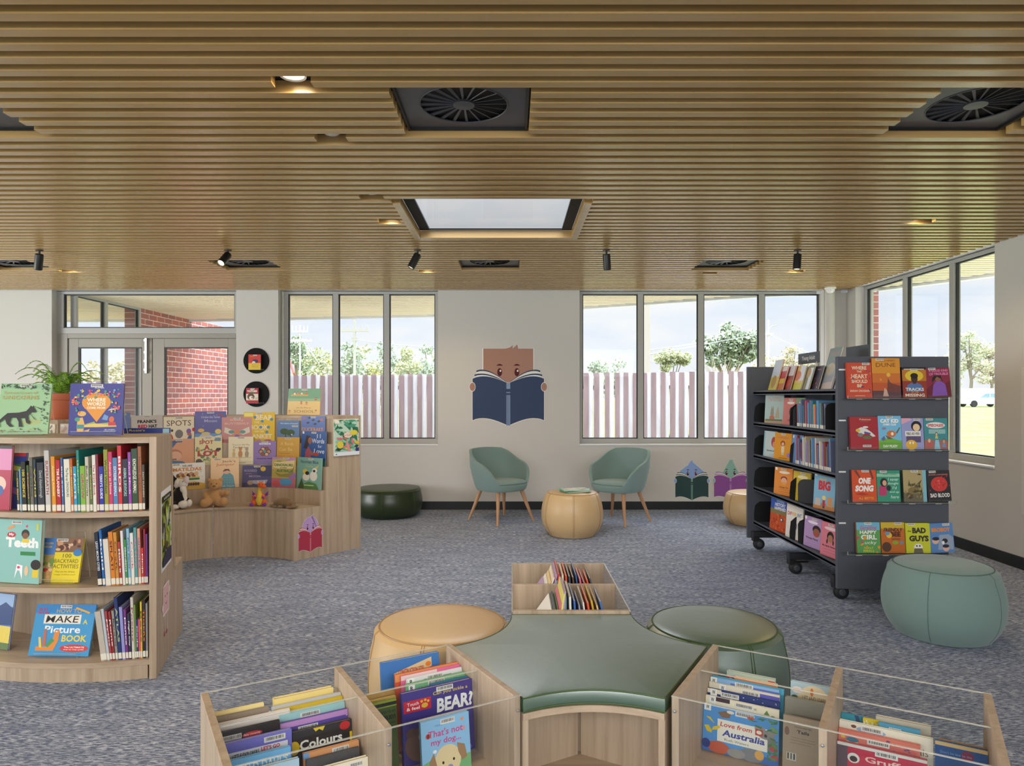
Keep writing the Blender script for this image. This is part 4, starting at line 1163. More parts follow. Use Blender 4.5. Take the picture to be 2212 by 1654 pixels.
for a, L, h in fr:
    mb = MB(); pts = []
    for i in range(13):
        t_ = i / 12; pts.append(Vector((cos(a) * L * t_, sin(a) * L * t_, 0.18 + h * 1.25 * math.sin(t_ * 2.15) * (1 - 0.25 * t_))))
    mb.tube(pts, [0.0028 * (1 - 0.8 * i / 12) for i in range(13)], 5, 0, (110, 150, 60))
    for i in range(2, 13):
        d = (pts[i] - pts[i - 1]).normalized(); sd = d.cross(Vector((0, 0, 1))).normalized()
        ln = 0.058 * (1.15 - i / 13)
        for s_ in (-1, 1):
            for q in range(3):
                base = pts[i - 1].lerp(pts[i], q / 3); tip = base + (sd * s_ + d * 0.6 + Vector((0, 0, rr.uniform(-0.25, 0.15)))).normalized() * ln
                nn = d * 0.006
                mb.add([base - nn, tip, base + nn, base.lerp(tip, 0.5) + Vector((0, 0, 0.003))], [(0, 1, 3), (3, 1, 2)], 0, rr.choice(G))
    mb.build('frond', 'leaf', root)

# ------------------------------------------------------------------ posters and stickers on the oak ends
def on_end(name, label, cx, cy, ang, r0, r1, z0, z1, side, base, items, tilt=0.0, cat='poster', off=0.0135):
    """flat sheet on a radial end panel; side = +1 when the visible face looks towards growing angle"""
    rm = (r0 + r1) / 2
    n = Vector((-sin(rad(ang)), cos(rad(ang)), 0)) * side
    p = Vector((cx + rm * cos(rad(ang)), cy + rm * sin(rad(ang)), z0)) + n * off
    th = math.atan2(n.x, -n.y)
    root = thing(name, label, cat, M=Matrix.Translation(p) @ Matrix.Rotation(th, 4, 'Z') @ Matrix.Rotation(tilt, 4, 'Y'))
    W, H = r1 - r0, z1 - z0
    mb = MB(); mb.box(-W / 2, -0.0008, 0, W / 2, 0.0, H, 0, base); mb.build('sheet', 'matte_print', root)
    mb = MB(); art(mb, items, W, H, -W / 2, 0, -0.0009); mb.build('print', 'matte_print', root)
    return root
rr = random.Random(21)
def leafy(n, cols, x0, x1, y0, y1, s, seed):
    r = random.Random(seed); it = []
    for i in range(n):
        a, b, q, L = r.uniform(x0, x1), r.uniform(y0, y1), r.uniform(0, 2 * PI), s * r.uniform(0.6, 1.5)
        c, d = cos(q), sin(q)
        f = lambda u_, v_: (min(x1, max(x0, a + (u_ * c - v_ * d))), min(y1, max(y0, b + (u_ * d + v_ * c) * 0.7)))
        it.append(('p', [f(0, 0), f(L * 0.4, L * 0.2), f(L, 0), f(L * 0.4, -L * 0.2)], r.choice(cols)))
    return it
it = [('r', 0.03, 0.1, 0.97, 0.97, (196, 222, 200))] + leafy(60, [(120, 190, 160), (88, 160, 130), (150, 205, 175), (60, 120, 90)], 0.02, 0.98, 0.12, 0.98, 0.30, 1)
it += [('e', 0.55, 0.56, 0.17, 0.08, (238, 214, 196)), ('t', 'Little Garden', 0.5, 0.555, 0.34, 0.03, (200, 110, 110))]
it += leafy(16, [(40, 80, 66), (96, 150, 70), (230, 200, 70), (220, 120, 130)], 0.02, 0.98, 0.1, 0.5, 0.22, 2)
it += [('e', 0.24, 0.30, 0.13, 0.10, (226, 204, 80)), ('e', 0.78, 0.62, 0.15, 0.07, (232, 210, 70)), ('p', [(0.5, 0.45), (0.6, 0.25), (0.66, 0.1), (0.56, 0.1), (0.46, 0.3)], (226, 150, 150)), ('r', 0.86, 0.1, 0.98, 0.2, (60, 60, 130)), ('r', 0.03, 0.88, 0.2, 0.97, (246, 236, 216))]
it += [('r', 0.0, 0.0, 1.0, 0.10, (232, 236, 244)), ('r', 0.06, 0.03, 0.12, 0.06, (120, 140, 90))]
on_end('poster', 'botanical poster in greens and yellow on the tiered bench end', AX, AY, 50.0, 1.105, 1.385, 0.872, 1.205, -1, (238, 232, 218), it)
it = [('r', 0.07, 0.05, 0.93, 0.93, (150, 160, 80))] + leafy(40, [(214, 204, 70), (120, 160, 70), (96, 84, 60), (200, 210, 230), (60, 70, 50), (180, 200, 90)], 0.07, 0.93, 0.2, 0.84, 0.3, 3)
it += [('p', [(0.07, 0.05), (0.93, 0.05), (0.93, 0.22), (0.5, 0.24), (0.07, 0.14)], (70, 66, 90)), ('r', 0.07, 0.86, 0.93, 0.93, (52, 50, 50)), ('t', 'IN THE FOREST', 0.5, 0.895, 0.6, 0.03, (220, 220, 215))]
on_end('poster', 'white bordered jungle poster on the curved bookcase end', KX, KY, KA, 1.235, 1.50, 0.505, 0.925, 1, (240, 240, 244), it, tilt=rad(-1.5), off=0.0185)
# pink waving square sticker
it = [('r', 0.16, 0.36, 0.84, 0.80, (244, 236, 236)), ('r', 0.2, 0.38, 0.8, 0.78, (226, 184, 188)), ('e', 0.4, 0.63, 0.03, 0.02, (110, 60, 60)), ('e', 0.62, 0.63, 0.03, 0.02, (110, 60, 60)), ('p', [(0.4, 0.54), (0.5, 0.51), (0.62, 0.54), (0.5, 0.49)], (110, 60, 60)),
      ('p', [(0.46, 0.8), (0.52, 0.9), (0.56, 0.82)], (226, 184, 188)), ('r', 0.34, 0.1, 0.38, 0.36, (240, 225, 228)), ('r', 0.58, 0.1, 0.62, 0.36, (240, 225, 228)), ('e', 0.34, 0.08, 0.07, 0.03, (190, 110, 130)), ('e', 0.6, 0.08, 0.07, 0.03, (190, 110, 130)), ('e', 0.09, 0.5, 0.06, 0.05, (240, 225, 228)), ('e', 0.91, 0.66, 0.06, 0.05, (240, 225, 228))]
def loose_art(name, label, cx, cy, ang, r0, r1, z0, z1, side, items, off, backing, cat='wall sticker'):
    rm = (r0 + r1) / 2; n = Vector((-sin(rad(ang)), cos(rad(ang)), 0)) * side
    p = Vector((cx + rm * cos(rad(ang)), cy + rm * sin(rad(ang)), z0)) + n * off
    root = thing(name, label, cat, M=Matrix.Translation(p) @ Matrix.Rotation(math.atan2(n.x, -n.y), 4, 'Z'))
    W, H = r1 - r0, z1 - z0
    mb = MB(); art(mb, items, W, H, -W / 2, 0, -0.0004, 0.00008); mb.box(-W * 0.2, -0.0004, H * 0.45, W * 0.2, 0, H * 0.6, 0, backing); mb.build('vinyl', 'matte_print', root)
loose_art('panel_sticker', 'pale pink square character sticker low on the curved bookcase end', KX, KY, KA, 1.26, 1.49, 0.13, 0.49, 1, it, 0.0185, (226, 184, 188))
n50 = Vector((sin(rad(50)), -cos(rad(50)), 0)); rm = 0.865
pt = Vector((AX + rm * cos(rad(50)), AY + rm * sin(rad(50)), 0.052)) + n50 * 0.0132
reader('panel_sticker', 'sticker of a lilac round reader behind a crimson book on the bench end', 0.255, 0.325, (192, 158, 210), (178, 62, 84), (222, 140, 150), 'round', Matrix.Translation(pt) @ Matrix.Rotation(math.atan2(n50.x, -n50.y), 4, 'Z'))
# ------------------------------------------------------------------ books
WHT, INK, CRM = (240, 238, 232), (38, 36, 36), (236, 226, 200)
def frame(p, xdir, lean=0.0, roll=0.0):
    x = Vector((xdir[0], xdir[1], 0)).normalized(); y = Vector((0, 0, 1)).cross(x)
    R = Matrix(((x.x, y.x, 0, 0), (x.y, y.y, 0, 0), (0, 0, 1, 0), (0, 0, 0, 1)))
    return Matrix.Translation(p) @ R @ Matrix.Rotation(roll, 4, 'Y') @ Matrix.Rotation(-lean, 4, 'X')
def barcode(mb, cx, cz, w_, h_, seed=1):
    mb.box(cx - w_ / 2, -0.0012, cz - h_ / 2, cx + w_ / 2, -0.0007, cz + h_ / 2, 0, (226, 222, 214))
    r = random.Random(seed); a = cx - w_ * 0.42
    while a < cx + w_ * 0.42:
        bw = w_ * r.choice((0.018, 0.03, 0.045))
        mb.flat([(a, -0.0013, cz - h_ * 0.22), (a + bw, -0.0013, cz - h_ * 0.22), (a + bw, -0.0013, cz + h_ * 0.36), (a, -0.0013, cz + h_ * 0.36)], 0, (90, 86, 82)); a += bw + w_ * r.choice((0.02, 0.03))
def book(label, M, w, h, t, base, items=(), spine=None, bc=(0.5, 0.955), group=None, name='picture_book', tagpos=None, tagtxt=None, back=None):
    root = thing(name, label, 'book', M=M, group=group)
    spine = spine or base; back = back or base
    c = 0.0022 if t > 0.008 else 0.0012
    mb = MB()
    mb.box(-w / 2, 0, 0, w / 2, c, h, 0, base); mb.box(-w / 2, t - c, 0, w / 2, t, h, 0, back)
    mb.box(-w / 2, 0.0002, 0.0001, -w / 2 + 0.002, t - 0.0002, h - 0.0001, 0, spine)
    cov = mb.build('cover', 'print', root)
    mb = MB(); mb.box(-w / 2 + 0.002, c, 0.002, w / 2 - 0.003, t - c, h - 0.0025); mb.build('page_block', 'page_cream', root)
    if items:
        mb = MB(); art(mb, items, w, h, -w / 2, 0, -0.0001, 0.00006); mb.build('cover_picture', 'print', cov)
    if bc:
        mb = MB(); barcode(mb, -w / 2 + bc[0] * w, bc[1] * h, min(0.06, w * 0.3), 0.015, int(abs(M[0][3]) * 1000)); mb.build('barcode_sticker', 'matte_print', cov)
    if tagpos:
        mb = MB(); cx, cz = -w / 2 + tagpos[0] * w, tagpos[1] * h
        mb.box(cx - 0.011, -0.0012, cz - 0.011, cx + 0.011, -0.0007, cz + 0.011, 0, (240, 238, 232))
        if tagtxt: art(mb, [('t', tagtxt, 0.5, 0.5, 0.5, 0.6, INK)], 0.022, 0.022, cx - 0.011, cz - 0.011, -0.0012)
        mb.build('shelf_tag', 'matte_print', cov)
    return root
def spine_book(label, M, t, h, d, col, txt=None, tcol=WHT, sticker=True, group=None, top=None, name='book', bold=0.02, frac=0.55, back=None):
    root = thing(name, label, 'book', M=M, group=group); c = min(0.002, t * 0.2)
    mb = MB()
    mb.box(-t / 2, 0.0, 0, -t / 2 + c, d, h, 0, col); mb.box(t / 2 - c, 0.0, 0, t / 2, d, h, 0, back or col)
    mb.box(-t / 2 + c * 0.5, -0.0012, 0.0002, t / 2 - c * 0.5, 0.001, h - 0.0002, 0, col)
    cov = mb.build('cover', 'print', root)
    mb = MB(); mb.box(-t / 2 + c, 0.001, 0.002, t / 2 - c, d - 0.003, h - 0.003); mb.build('page_block', 'page_cream', root)
    if sticker:
        mb = MB(); mb.box(-t / 2 + 0.0004, -0.0019, 0.006, t / 2 - 0.0004, -0.0012, 0.036, 0, (228, 222, 206)); mb.build('spine_sticker', 'matte_print', cov)
    if txt:
        vs, fs = text_mesh(txt, bold); L = h * frac; W_ = t * 0.56; zc = h * 0.56
        mb = MB(); mb.add([(p[1] * W_, -0.0016, zc - p[0] * L) for p in vs], fs, 0, tcol); mb.build('spine_lettering', 'print', cov)
    return root
CAM = Vector((0, 0, CH))
def ray(u, v): return Vector(((u - CU) / F, 1.0, -(v - HV) / F))

# ---- face-out book set on an arc ledge (ledge back at radius rb), or anywhere given its ground point
def solve_h(u, vtop, p, back, lean):
    h = 0.25
    for _ in range(6):
        q = Vector(p) + Vector((back.x, back.y, 0)) * h * sin(lean)
        z = CH - (vtop - HV) * q.y / F
        h = max(0.03, (z - p[2]) / cos(lean))
    return h
def arc_book(label, u0, u1, vtop, rb, z, base, items=(), t=0.008, lean=None, gap=None, cx=AX, cy=AY, **kw):
    lean = lean if lean is not None else (rad(1.5) if rb == RA else rad(3))
    gap = gap or {RA: .030, RB: .034, RC: .038}.get(rb, .03)
    uc = (u0 + u1) / 2; r_ = rb - gap
    lo, hi = rad(48), rad(192)
    for _ in range(50):
        m = (lo + hi) / 2
        if proj((cx + r_ * cos(m), cy + r_ * sin(m), z))[0] > uc: lo = m
        else: hi = m
    a = (lo + hi) / 2; rd = Vector((cos(a), sin(a), 0)); xd = Vector((rd.y, -rd.x, 0))
    p = Vector((cx + r_ * cos(a), cy + r_ * sin(a), z + t * sin(lean) + 0.0005))
    k = proj(p + xd * 0.1)[0] - proj(p - xd * 0.1)[0]
    w_ = 0.2 * (u1 - u0) / k
    h = solve_h(uc, vtop, p, rd, lean)
    return book(label, frame(p, xd, lean), w_, h, t, base, items, **kw)

def blobs(n, cols, seed, x0=0.05, y0=0.05, x1=0.95, y1=0.95, s=0.05):
    r = random.Random(seed)
    return [('e', r.uniform(x0, x1), r.uniform(y0, y1), s * r.uniform(0.5, 1.4), s * r.uniform(0.5, 1.2), r.choice(cols)) for _ in range(n)]
def figure(cx, y0, s, skin, cloth, hair):
    return [('p', [(cx - 0.5 * s, y0), (cx + 0.5 * s, y0), (cx + 0.28 * s, y0 + 0.85 * s), (cx - 0.28 * s, y0 + 0.85 * s)], cloth), ('e', cx, y0 + 1.2 * s, 0.42 * s, 0.44 * s, hair), ('e', cx, y0 + 1.12 * s, 0.32 * s, 0.34 * s, skin)]
def T(b, x, y, w_, h_, c, bold=0.02, sh=0.0): return ('t', b, x, y, w_, h_, c, bold, sh)
RA, RB, RC = ARC_R[3], ARC_R[2], ARC_R[1]
ZA, ZB, ZC = ARC_Z[2], ARC_Z[1], ARC_Z[0]
gt = 'picture books along the tiered bench'
arc_book('sunset coloured book half hidden by the blue word book', 256, 283, 891, RA, ZA, (196, 150, 140), [('r', 0, .5, 1, 1, (120, 140, 190)), ('r', 0, 0, 1, .25, (226, 170, 110)), T('Open', .6, .3, .6, .1, (220, 120, 90))], group=gt)
arc_book('pale grey book with black and red hat lettering', 284, 353, 897, RA, ZA, (206, 198, 190), [T("FRANK'S", .5, .80, .6, .11, INK, .04), T('RED', .36, .64, .29, .11, (180, 40, 56), .04), T('HAT', .68, .64, .27, .11, INK, .04), T('Sean Avery', .5, .5, .3, .05, (150, 140, 140))], group=gt)
arc_book('cream book with big spaced lettering and coloured spots', 354, 420, 900, RA, ZA, (236, 224, 196), [T('SPOTS', .5, .77, .8, .2, (96, 70, 56), .0), ('e', .14, .2, .17, .22, (206, 96, 70)), ('e', .14, .2, .12, .12, (240, 220, 200)), ('e', .5, .37, .13, .16, (130, 124, 122)), ('e', .82, .46, .08, .1, (140, 104, 170)), ('e', .27, .5, .04, .05, (70, 76, 50)), ('e', .98, .52, .05, .07, (196, 70, 60)), ('p', [(.72, .1), (.9, .1), (.92, .3), (.84, .36), (.78, .22)], (84, 118, 170)), ('e', .84, .35, .08, .05, (190, 110, 80)), ('e', .42, .03, .03, .03, INK)], group=gt)
arc_book('violet blue night sky picture book on the top ledge', 421, 489, 888, RA, ZA, (98, 96, 158), [('r', 0, 0, 1, .3, (110, 150, 190)), ('p', [(0, .1), (.3, .34), (.6, .2), (1, .3), (1, 0), (0, 0)], (206, 198, 206)), T('Under the Same', .5, .82, .6, .08, (180, 176, 206)), T('Moon', .5, .7, .4, .09, (180, 176, 206)), ('e', .2, .4, .1, .06, (226, 180, 90)), ('e', .74, .36, .1, .08, (226, 200, 110)), ('e', .35, .3, .14, .05, (210, 190, 120)), ('p', [(.5, .05), (.8, .12), (.78, .24), (.5, .17)], (230, 232, 220)), ('p', [(.72, .9), (.98, .75), (.97, .8), (.8, .95)], (140, 84, 110))] + blobs(10, [(200, 190, 210)], 3, s=.012), group=gt)
arc_book('dusty pink winged book leaning in front of the yellow one', 479, 545, 901, RA, ZA, (204, 142, 136), [T('Betty', .5, .88, .45, .1, (226, 176, 160)), T('BUTTERFLY', .5, .75, .8, .08, (226, 186, 160)), ('p', [(.5, .42), (.1, .62), (.08, .4), (.3, .3)], (226, 214, 196)), ('p', [(.5, .42), (.9, .62), (.92, .4), (.7, .3)], (226, 214, 196)), ('e', .5, .4, .1, .1, (220, 140, 96)), ('e', .32, .42, .1, .07, (110, 150, 140)), ('e', .68, .42, .1, .07, (110, 150, 140)), ('e', .5, .24, .08, .08, (140, 104, 170)), ('r', 0, 0, 1, .12, (190, 110, 110))], t=.005, gap=.036, group=gt)
arc_book('bright yellow book with pale BEAR lettering', 526, 593, 890, RA, ZA, (226, 186, 36), [T('BEAR', .66, .82, .56, .17, (240, 222, 180), .03), T('THE', .42, .66, .16, .07, (240, 222, 180)), T('BOOK', .5, .50, .6, .16, (240, 222, 180), .03), T('AND THE', .5, .36, .3, .06, (240, 222, 180)), T('BLANKET', .5, .20, .84, .15, (240, 222, 180), .03), ('r', .02, .86, .3, .97, (236, 220, 120))] + [('e', a, b, .05, .05, (90, 140, 170)) for a, b in ((.36, .83), (.6, .7), (.9, .76), (.55, .5), (.8, .5), (.2, .7), (.75, .34))] + [('e', .5, .06, .06, .05, (220, 130, 90)), ('e', .78, .06, .12, .04, (206, 80, 70))], group=gt)
arc_book('blue book with two dark trees on red ground', 599, 646, 908, RA, ZA, (104, 134, 176), [('r', 0, 0, 1, .2, (170, 86, 56)), ('e', .32, .5, .2, .14, (74, 96, 62)), ('e', .6, .45, .2, .14, (74, 96, 62)), ('r', .36, .15, .4, .42, (80, 66, 50)), ('r', .6, .15, .64, .4, (80, 66, 50)), T('The Spirit of Sound', .52, .86, .8, .07, (220, 226, 236)), ('e', .66, .36, .04, .04, (180, 200, 220))], bc=(.8, .75), group=gt)
arc_book('blue book with orange lettering and black birds on the top ledge', 650, 701, 898, RA, ZA, (84, 112, 176), [T('DUCKRAKE', .48, .5, .9, .15, (216, 150, 70), .02)] + [('p', [(a, b), (a + .1, b + .05), (a + .16, b + .02), (a + .08, b - .04)], INK) for a, b in ((.2, .74), (.42, .84), (.5, .7), (.66, .8), (.26, .92))] + [('e', .12, .9, .08, .05, (150, 96, 140)), ('e', .85, .86, .08, .05, (170, 110, 90))], group=gt)
arc_book('green and sand school book standing up on the deck above the others', 620, 690, 839, 1.30, 1.2345, (226, 196, 130), [('r', 0, .6, 1, 1, (120, 164, 130)), ('r', 0, .52, 1, .62, (150, 180, 140)), ('p', [(.08, .72), (.64, .72), (.6, .78), (.1, .77)], (216, 168, 96)), T('On the Way to', .5, .26, .44, .06, (110, 70, 56), .0), T('SCHOOL', .52, .13, .62, .1, (150, 96, 70), .0)] + sum([figure(a, b, .07, (214, 160, 130), c, (90, 60, 50)) for a, b, c in ((.2, .77, (236, 226, 206)), (.3, .77, (220, 140, 110)), (.42, .78, (236, 226, 206)), (.56, .77, (180, 120, 100)), (.42, .4, (220, 120, 100)), (.58, .38, (230, 150, 110)), (.86, .55, (210, 110, 90)), (.07, .06, (220, 170, 110)), (.88, .08, (220, 190, 130)))], []), t=.008, lean=rad(6), group=gt)
arc_book('peach and slate book of a sleeping child', 356, 420, 948, RB, ZB, (222, 164, 130), [('p', [(0, .9), (.5, .98), (.2, .6), (0, .5)], (96, 110, 146)), ('p', [(0, 0), (.9, 0), (.6, .2), (.3, .24), (0, .3)], (100, 124, 150)), ('e', .33, .44, .26, .2, (190, 130, 106)), ('e', .36, .4, .22, .16, (226, 178, 150)), ('r', .12, .26, .4, .3, (120, 90, 84)), T('Love Bug', .6, .06, .7, .13, (236, 222, 206)), ('r', .05, .88, .6, .94, (84, 98, 140))], group=gt)
arc_book('cream animal book with red letters spelling a lot', 421, 480, 943, RB, ZB, (226, 212, 158), blobs(26, [(110, 140, 80), (206, 160, 80), (150, 120, 90), (120, 140, 150), (90, 130, 80)], 4, s=.05) + [T('SPOT', .42, .81, .52, .13, (176, 58, 50), .03), T('A', .44, .63, .22, .18, (176, 58, 50), .05), T('LOT', .5, .42, .8, .2, (176, 58, 50), .05), T('AND MAIL', .6, .2, .6, .08, (100, 140, 80)), ('p', [(.7, .85), (.95, .84), (.96, .95), (.75, .96)], (110, 140, 166)), ('p', [(.74, .5), (.95, .52), (.95, .6), (.8, .6)], INK), ('e', .15, .14, .12, .1, (84, 70, 60))], group=gt)
arc_book('pale cream book of three small bears walking', 493, 547, 943, RB, ZB, (238, 226, 190), [T("You're All My", .5, .70, .7, .07, (120, 104, 90), .0), T('Favourites', .5, .62, .6, .07, (120, 104, 90), .0), ('r', .3, .05, .7, .08, (190, 180, 150))] + sum([[('e', a, .38, s * .8, s * 1.2, c), ('e', a, .38 + s * 1.7, s * .65, s * .6, c), ('e', a - s * .5, .38 + s * 2.2, s * .22, s * .2, c), ('e', a + s * .5, .38 + s * 2.2, s * .22, s * .2, c), ('r', a - s * .6, .25, a - s * .2, .34, c), ('r', a + s * .2, .25, a + s * .6, .34, c)] for a, s, c in ((.22, .08, (214, 180, 120)), (.48, .11, (196, 140, 90)), (.74, .1, (176, 156, 130)))], []) + [('e', .5, .25, .45, .02, (206, 200, 160))], group=gt)
arc_book('lilac book with a ring of smiling faces', 547, 596, 952, RB, ZB, (152, 126, 186), [('r', .25, .84, .75, .91, (236, 230, 240)), T('little big', .5, .875, .4, .04, (120, 90, 160))] + sum([[('e', .5 + .17 * cos(2 * PI * i / 6), .55 + .13 * sin(2 * PI * i / 6), .1, .09, [(60, 44, 40), (150, 70, 50), (90, 60, 44)][i % 3]), ('e', .5 + .17 * cos(2 * PI * i / 6), .54 + .13 * sin(2 * PI * i / 6), .075, .065, [(206, 150, 120), (140, 96, 74), (226, 180, 150)][i % 3])] for i in range(6)], []) + [('e', .5, .55, .07, .06, (90, 160, 170)), T('Around the World', .5, .25, .7, .05, (60, 44, 90), .03)], group=gt)
arc_book('golden orange book with faint lettering', 597, 645, 944, RB, ZB, (222, 166, 56), [('r', 0, .35, 1, 1, (214, 168, 80)), T('A Rock', .45, .76, .6, .12, (232, 200, 130)), T('Can Be', .4, .56, .6, .12, (232, 200, 130)), ('e', .36, .14, .1, .09, (236, 160, 140)), ('r', .12, .4, .6, .42, (190, 140, 70))], group=gt)
arc_book('royal blue book with white lettering and a woman in pink', 649, 702, 931, RB, ZB, (44, 88, 152), [T('11', .70, .86, .14, .12, (222, 228, 236), .0), T('Words', .68, .72, .5, .13, (222, 228, 236), .01), T('for', .76, .57, .16, .09, (222, 228, 236), .0), T('Love', .74, .43, .42, .13, (222, 228, 236), .01, .15), ('r', 0, 0, 1, .16, (50, 110, 90)), ('p', [(.14, .08), (.4, .08), (.42, .42), (.28, .56), (.18, .4)], (170, 84, 100)), ('p', [(.1, .5), (.2, .88), (.38, .84), (.3, .6), (.24, .48)], (50, 40, 50)), ('e', .35, .72, .08, .1, (150, 100, 80)), ('p', [(.36, .32), (.66, .28), (.66, .34), (.38, .42)], (150, 100, 80)), ('e', .62, .34, .12, .05, (180, 70, 60))], group=gt, tagpos=(.07, .95))
arc_book('white book with orange team lettering and a crowd', 366, 444, 1000, RC, ZC, (240, 236, 226), blobs(30, [(120, 150, 180), (220, 160, 130), (150, 180, 130)], 6, .02, .35, .98, .95, .012) + [('p', [(0, 0), (1, 0), (1, .2), (.7, .3), (.3, .26), (0, .3)], (222, 178, 80)), T('WE ARE', .5, .9, .28, .07, (60, 110, 90), .02), T('MATILDAS', .5, .77, .8, .13, (222, 140, 60), .03)] + [('e', .25 + .5 * i / 7, .54 + .05 * (i % 2), .06, .08, [(110, 70, 50), (200, 150, 110), (150, 100, 70), (226, 190, 140)][i % 4]) for i in range(8)] + [('r', .42, .36, .84, .43, (60, 130, 80)), ('r', .24, .44, .84, .48, (230, 190, 70))] + [('e', .2 + .6 * i / 9, .2, .035, .06, (90, 70, 56)) for i in range(10)], group=gt, bc=(.2, .95))
arc_book('peach book with a child in a big blue knitted jumper', 455, 516, 989, RC, ZC, (246, 210, 164), [T("Jack's", .64, .88, .48, .1, (86, 96, 70), .0), T('Jumper', .52, .77, .66, .12, (206, 110, 100), .0), ('p', [(.3, 0), (.88, 0), (.8, .4), (.66, .52), (.48, .52), (.38, .36)], (110, 164, 176)), ('e', .56, .54, .13, .08, (240, 190, 160)), ('p', [(.42, .54), (.5, .63), (.64, .63), (.7, .54), (.6, .58)], (110, 84, 66)), T('Sally Rippin', .6, .05, .5, .05, (226, 236, 236))] + [('e', .4 + .09 * (i % 5), .1 + .08 * (i // 5), .025, .015, (140, 190, 200)) for i in range(20)], spine=(200, 92, 86), group=gt, bc=(.24, .955))
arc_book('slate violet night book with a round moon', 523, 587, 1005, RC, ZC, (92, 88, 130), [('r', .5, .5, 1, 1, (74, 74, 112)), ('r', 0, 0, 1, .2, (70, 66, 104)), ('p', [(.2, .3), (.86, .34), (.8, .16), (.5, .12), (.3, .18)], (176, 172, 186)), ('e', .7, .84, .09, .11, (222, 186, 80)), ('e', .27, .2, .1, .1, (176, 150, 130)), T('KISSED', .28, .76, .42, .1, (170, 160, 186)), T('by the', .22, .62, .2, .05, (190, 150, 150)), T('MOON', .42, .50, .38, .1, (170, 160, 186))], group=gt, bc=(.5, .95))
arc_book('green lettered dinosaur book in rainbow colours', 586, 637, 987, RC, ZC, (190, 170, 90), [('r', 0, .66, 1, 1, (196, 150, 190)), ('p', [(0, .9), (.5, .97), (.7, .85), (1, .9), (1, .6), (0, .6)], (210, 184, 120)), ('r', 0, .0, 1, .3, (196, 110, 130)), ('e', .6, .18, .28, .12, (90, 160, 206)), ('e', .2, .12, .18, .1, (206, 90, 96)), ('e', .85, .4, .18, .12, (160, 120, 180)), ('p', [(.1, .5), (.4, .43), (.8, .48), (.95, .75), (.9, .45), (.7, .34), (.3, .36)], (150, 140, 70)), ('p', [(.06, .66), (.5, .6), (.9, .65), (.96, .9), (.1, .82)], (236, 216, 160)), T('WHEN', .3, .86, .2, .05, (90, 140, 70)), T('DINOSAURS', .5, .74, .78, .09, (70, 130, 60), .04), T('ROAMED', .5, .645, .3, .05, (120, 110, 70)), T('AUSTRALIA', .55, .55, .7, .1, (70, 130, 60), .04, .2)], group=gt, bc=(.6, .965))
arc_book('sea green book of two white cockatoos', 640, 693, 988, RC, ZC, (130, 180, 166), [T('Norman Blue', .5, .86, .72, .1, (70, 90, 110), .02), ('p', [(.2, 0), (.9, 0), (.8, .18), (.5, .24), (.3, .16)], (90, 140, 80)), ('p', [(.05, 0), (.2, .34), (.3, .1), (.28, 0)], (74, 100, 60)), ('e', .38, .38, .14, .12, (236, 232, 216)), ('e', .34, .55, .1, .08, (226, 200, 90)), ('e', .42, .5, .08, .06, INK), ('e', .68, .42, .15, .16, (240, 236, 224)), ('e', .72, .6, .1, .08, (240, 236, 224)), ('p', [(.78, .64), (.9, .78), (.74, .7)], (226, 206, 90)), ('e', .7, .58, .05, .04, INK), ('r', .3, .1, .7, .13, (200, 220, 160)), T('To a Tree', .5, .72, .3, .05, (216, 206, 120))], spine=(206, 196, 90), group=gt, bc=(.56, .955))
# three displayed on the hidden bench behind the bookcase: their tops show over it
def near_tier(label, u0, u1, vtop, base, items, lean=0.0, roll=0.0, z=0.985, r_=1.165, **kw):
    uc = (u0 + u1) / 2; lo, hi = rad(-126), rad(-74)
    for _ in range(50):
        m = (lo + hi) / 2
        if proj((KX + r_ * cos(m), KY + r_ * sin(m), z))[0] < uc: lo = m
        else: hi = m
    rd = Vector((cos(lo), sin(lo), 0)); xd = Vector((-rd.y, rd.x, 0))
    p = Vector((KX + r_ * cos(lo), KY + r_ * sin(lo), z)); w_ = (u1 - u0) * p.y / F
    return book(label, frame(p, xd, 0, roll), w_, CH - (vtop - HV) * p.y / F - z, 0.01, base, items, bc=None, **kw)
near_tier('navy blue book peeping over the curved bookcase beside its end panel', 272, 364, 924.5, (40, 58, 132), [T("Rosie's", .28, .955, .34, .05, (190, 180, 90)), ('r', .84, .86, .98, .985, (150, 190, 206)), T('Bat Roses', .4, .85, .6, .06, (150, 160, 200))])
near_tier('cream book with black bird peeping over the bookcase under the fern', 94, 118, 915, (232, 206, 170), [('p', [(.3, .9), (.6, .99), (.7, .95), (.5, .9)], INK), ('e', .6, .84, .14, .04, (60, 120, 90)), ('r', 0, .0, .2, .9, (90, 150, 130))], roll=rad(3))
near_tier('blush book peeping over the bookcase beside the blue word book', 128, 152, 915, (226, 204, 190), [('p', [(.1, .84), (.6, .96), (.8, .9), (.4, .82)], (196, 160, 140)), ('r', .1, .94, .4, .98, WHT), ('e', .7, .7, .1, .04, (180, 140, 120)), T('Nest', .5, .6, .4, .06, (150, 110, 96))])

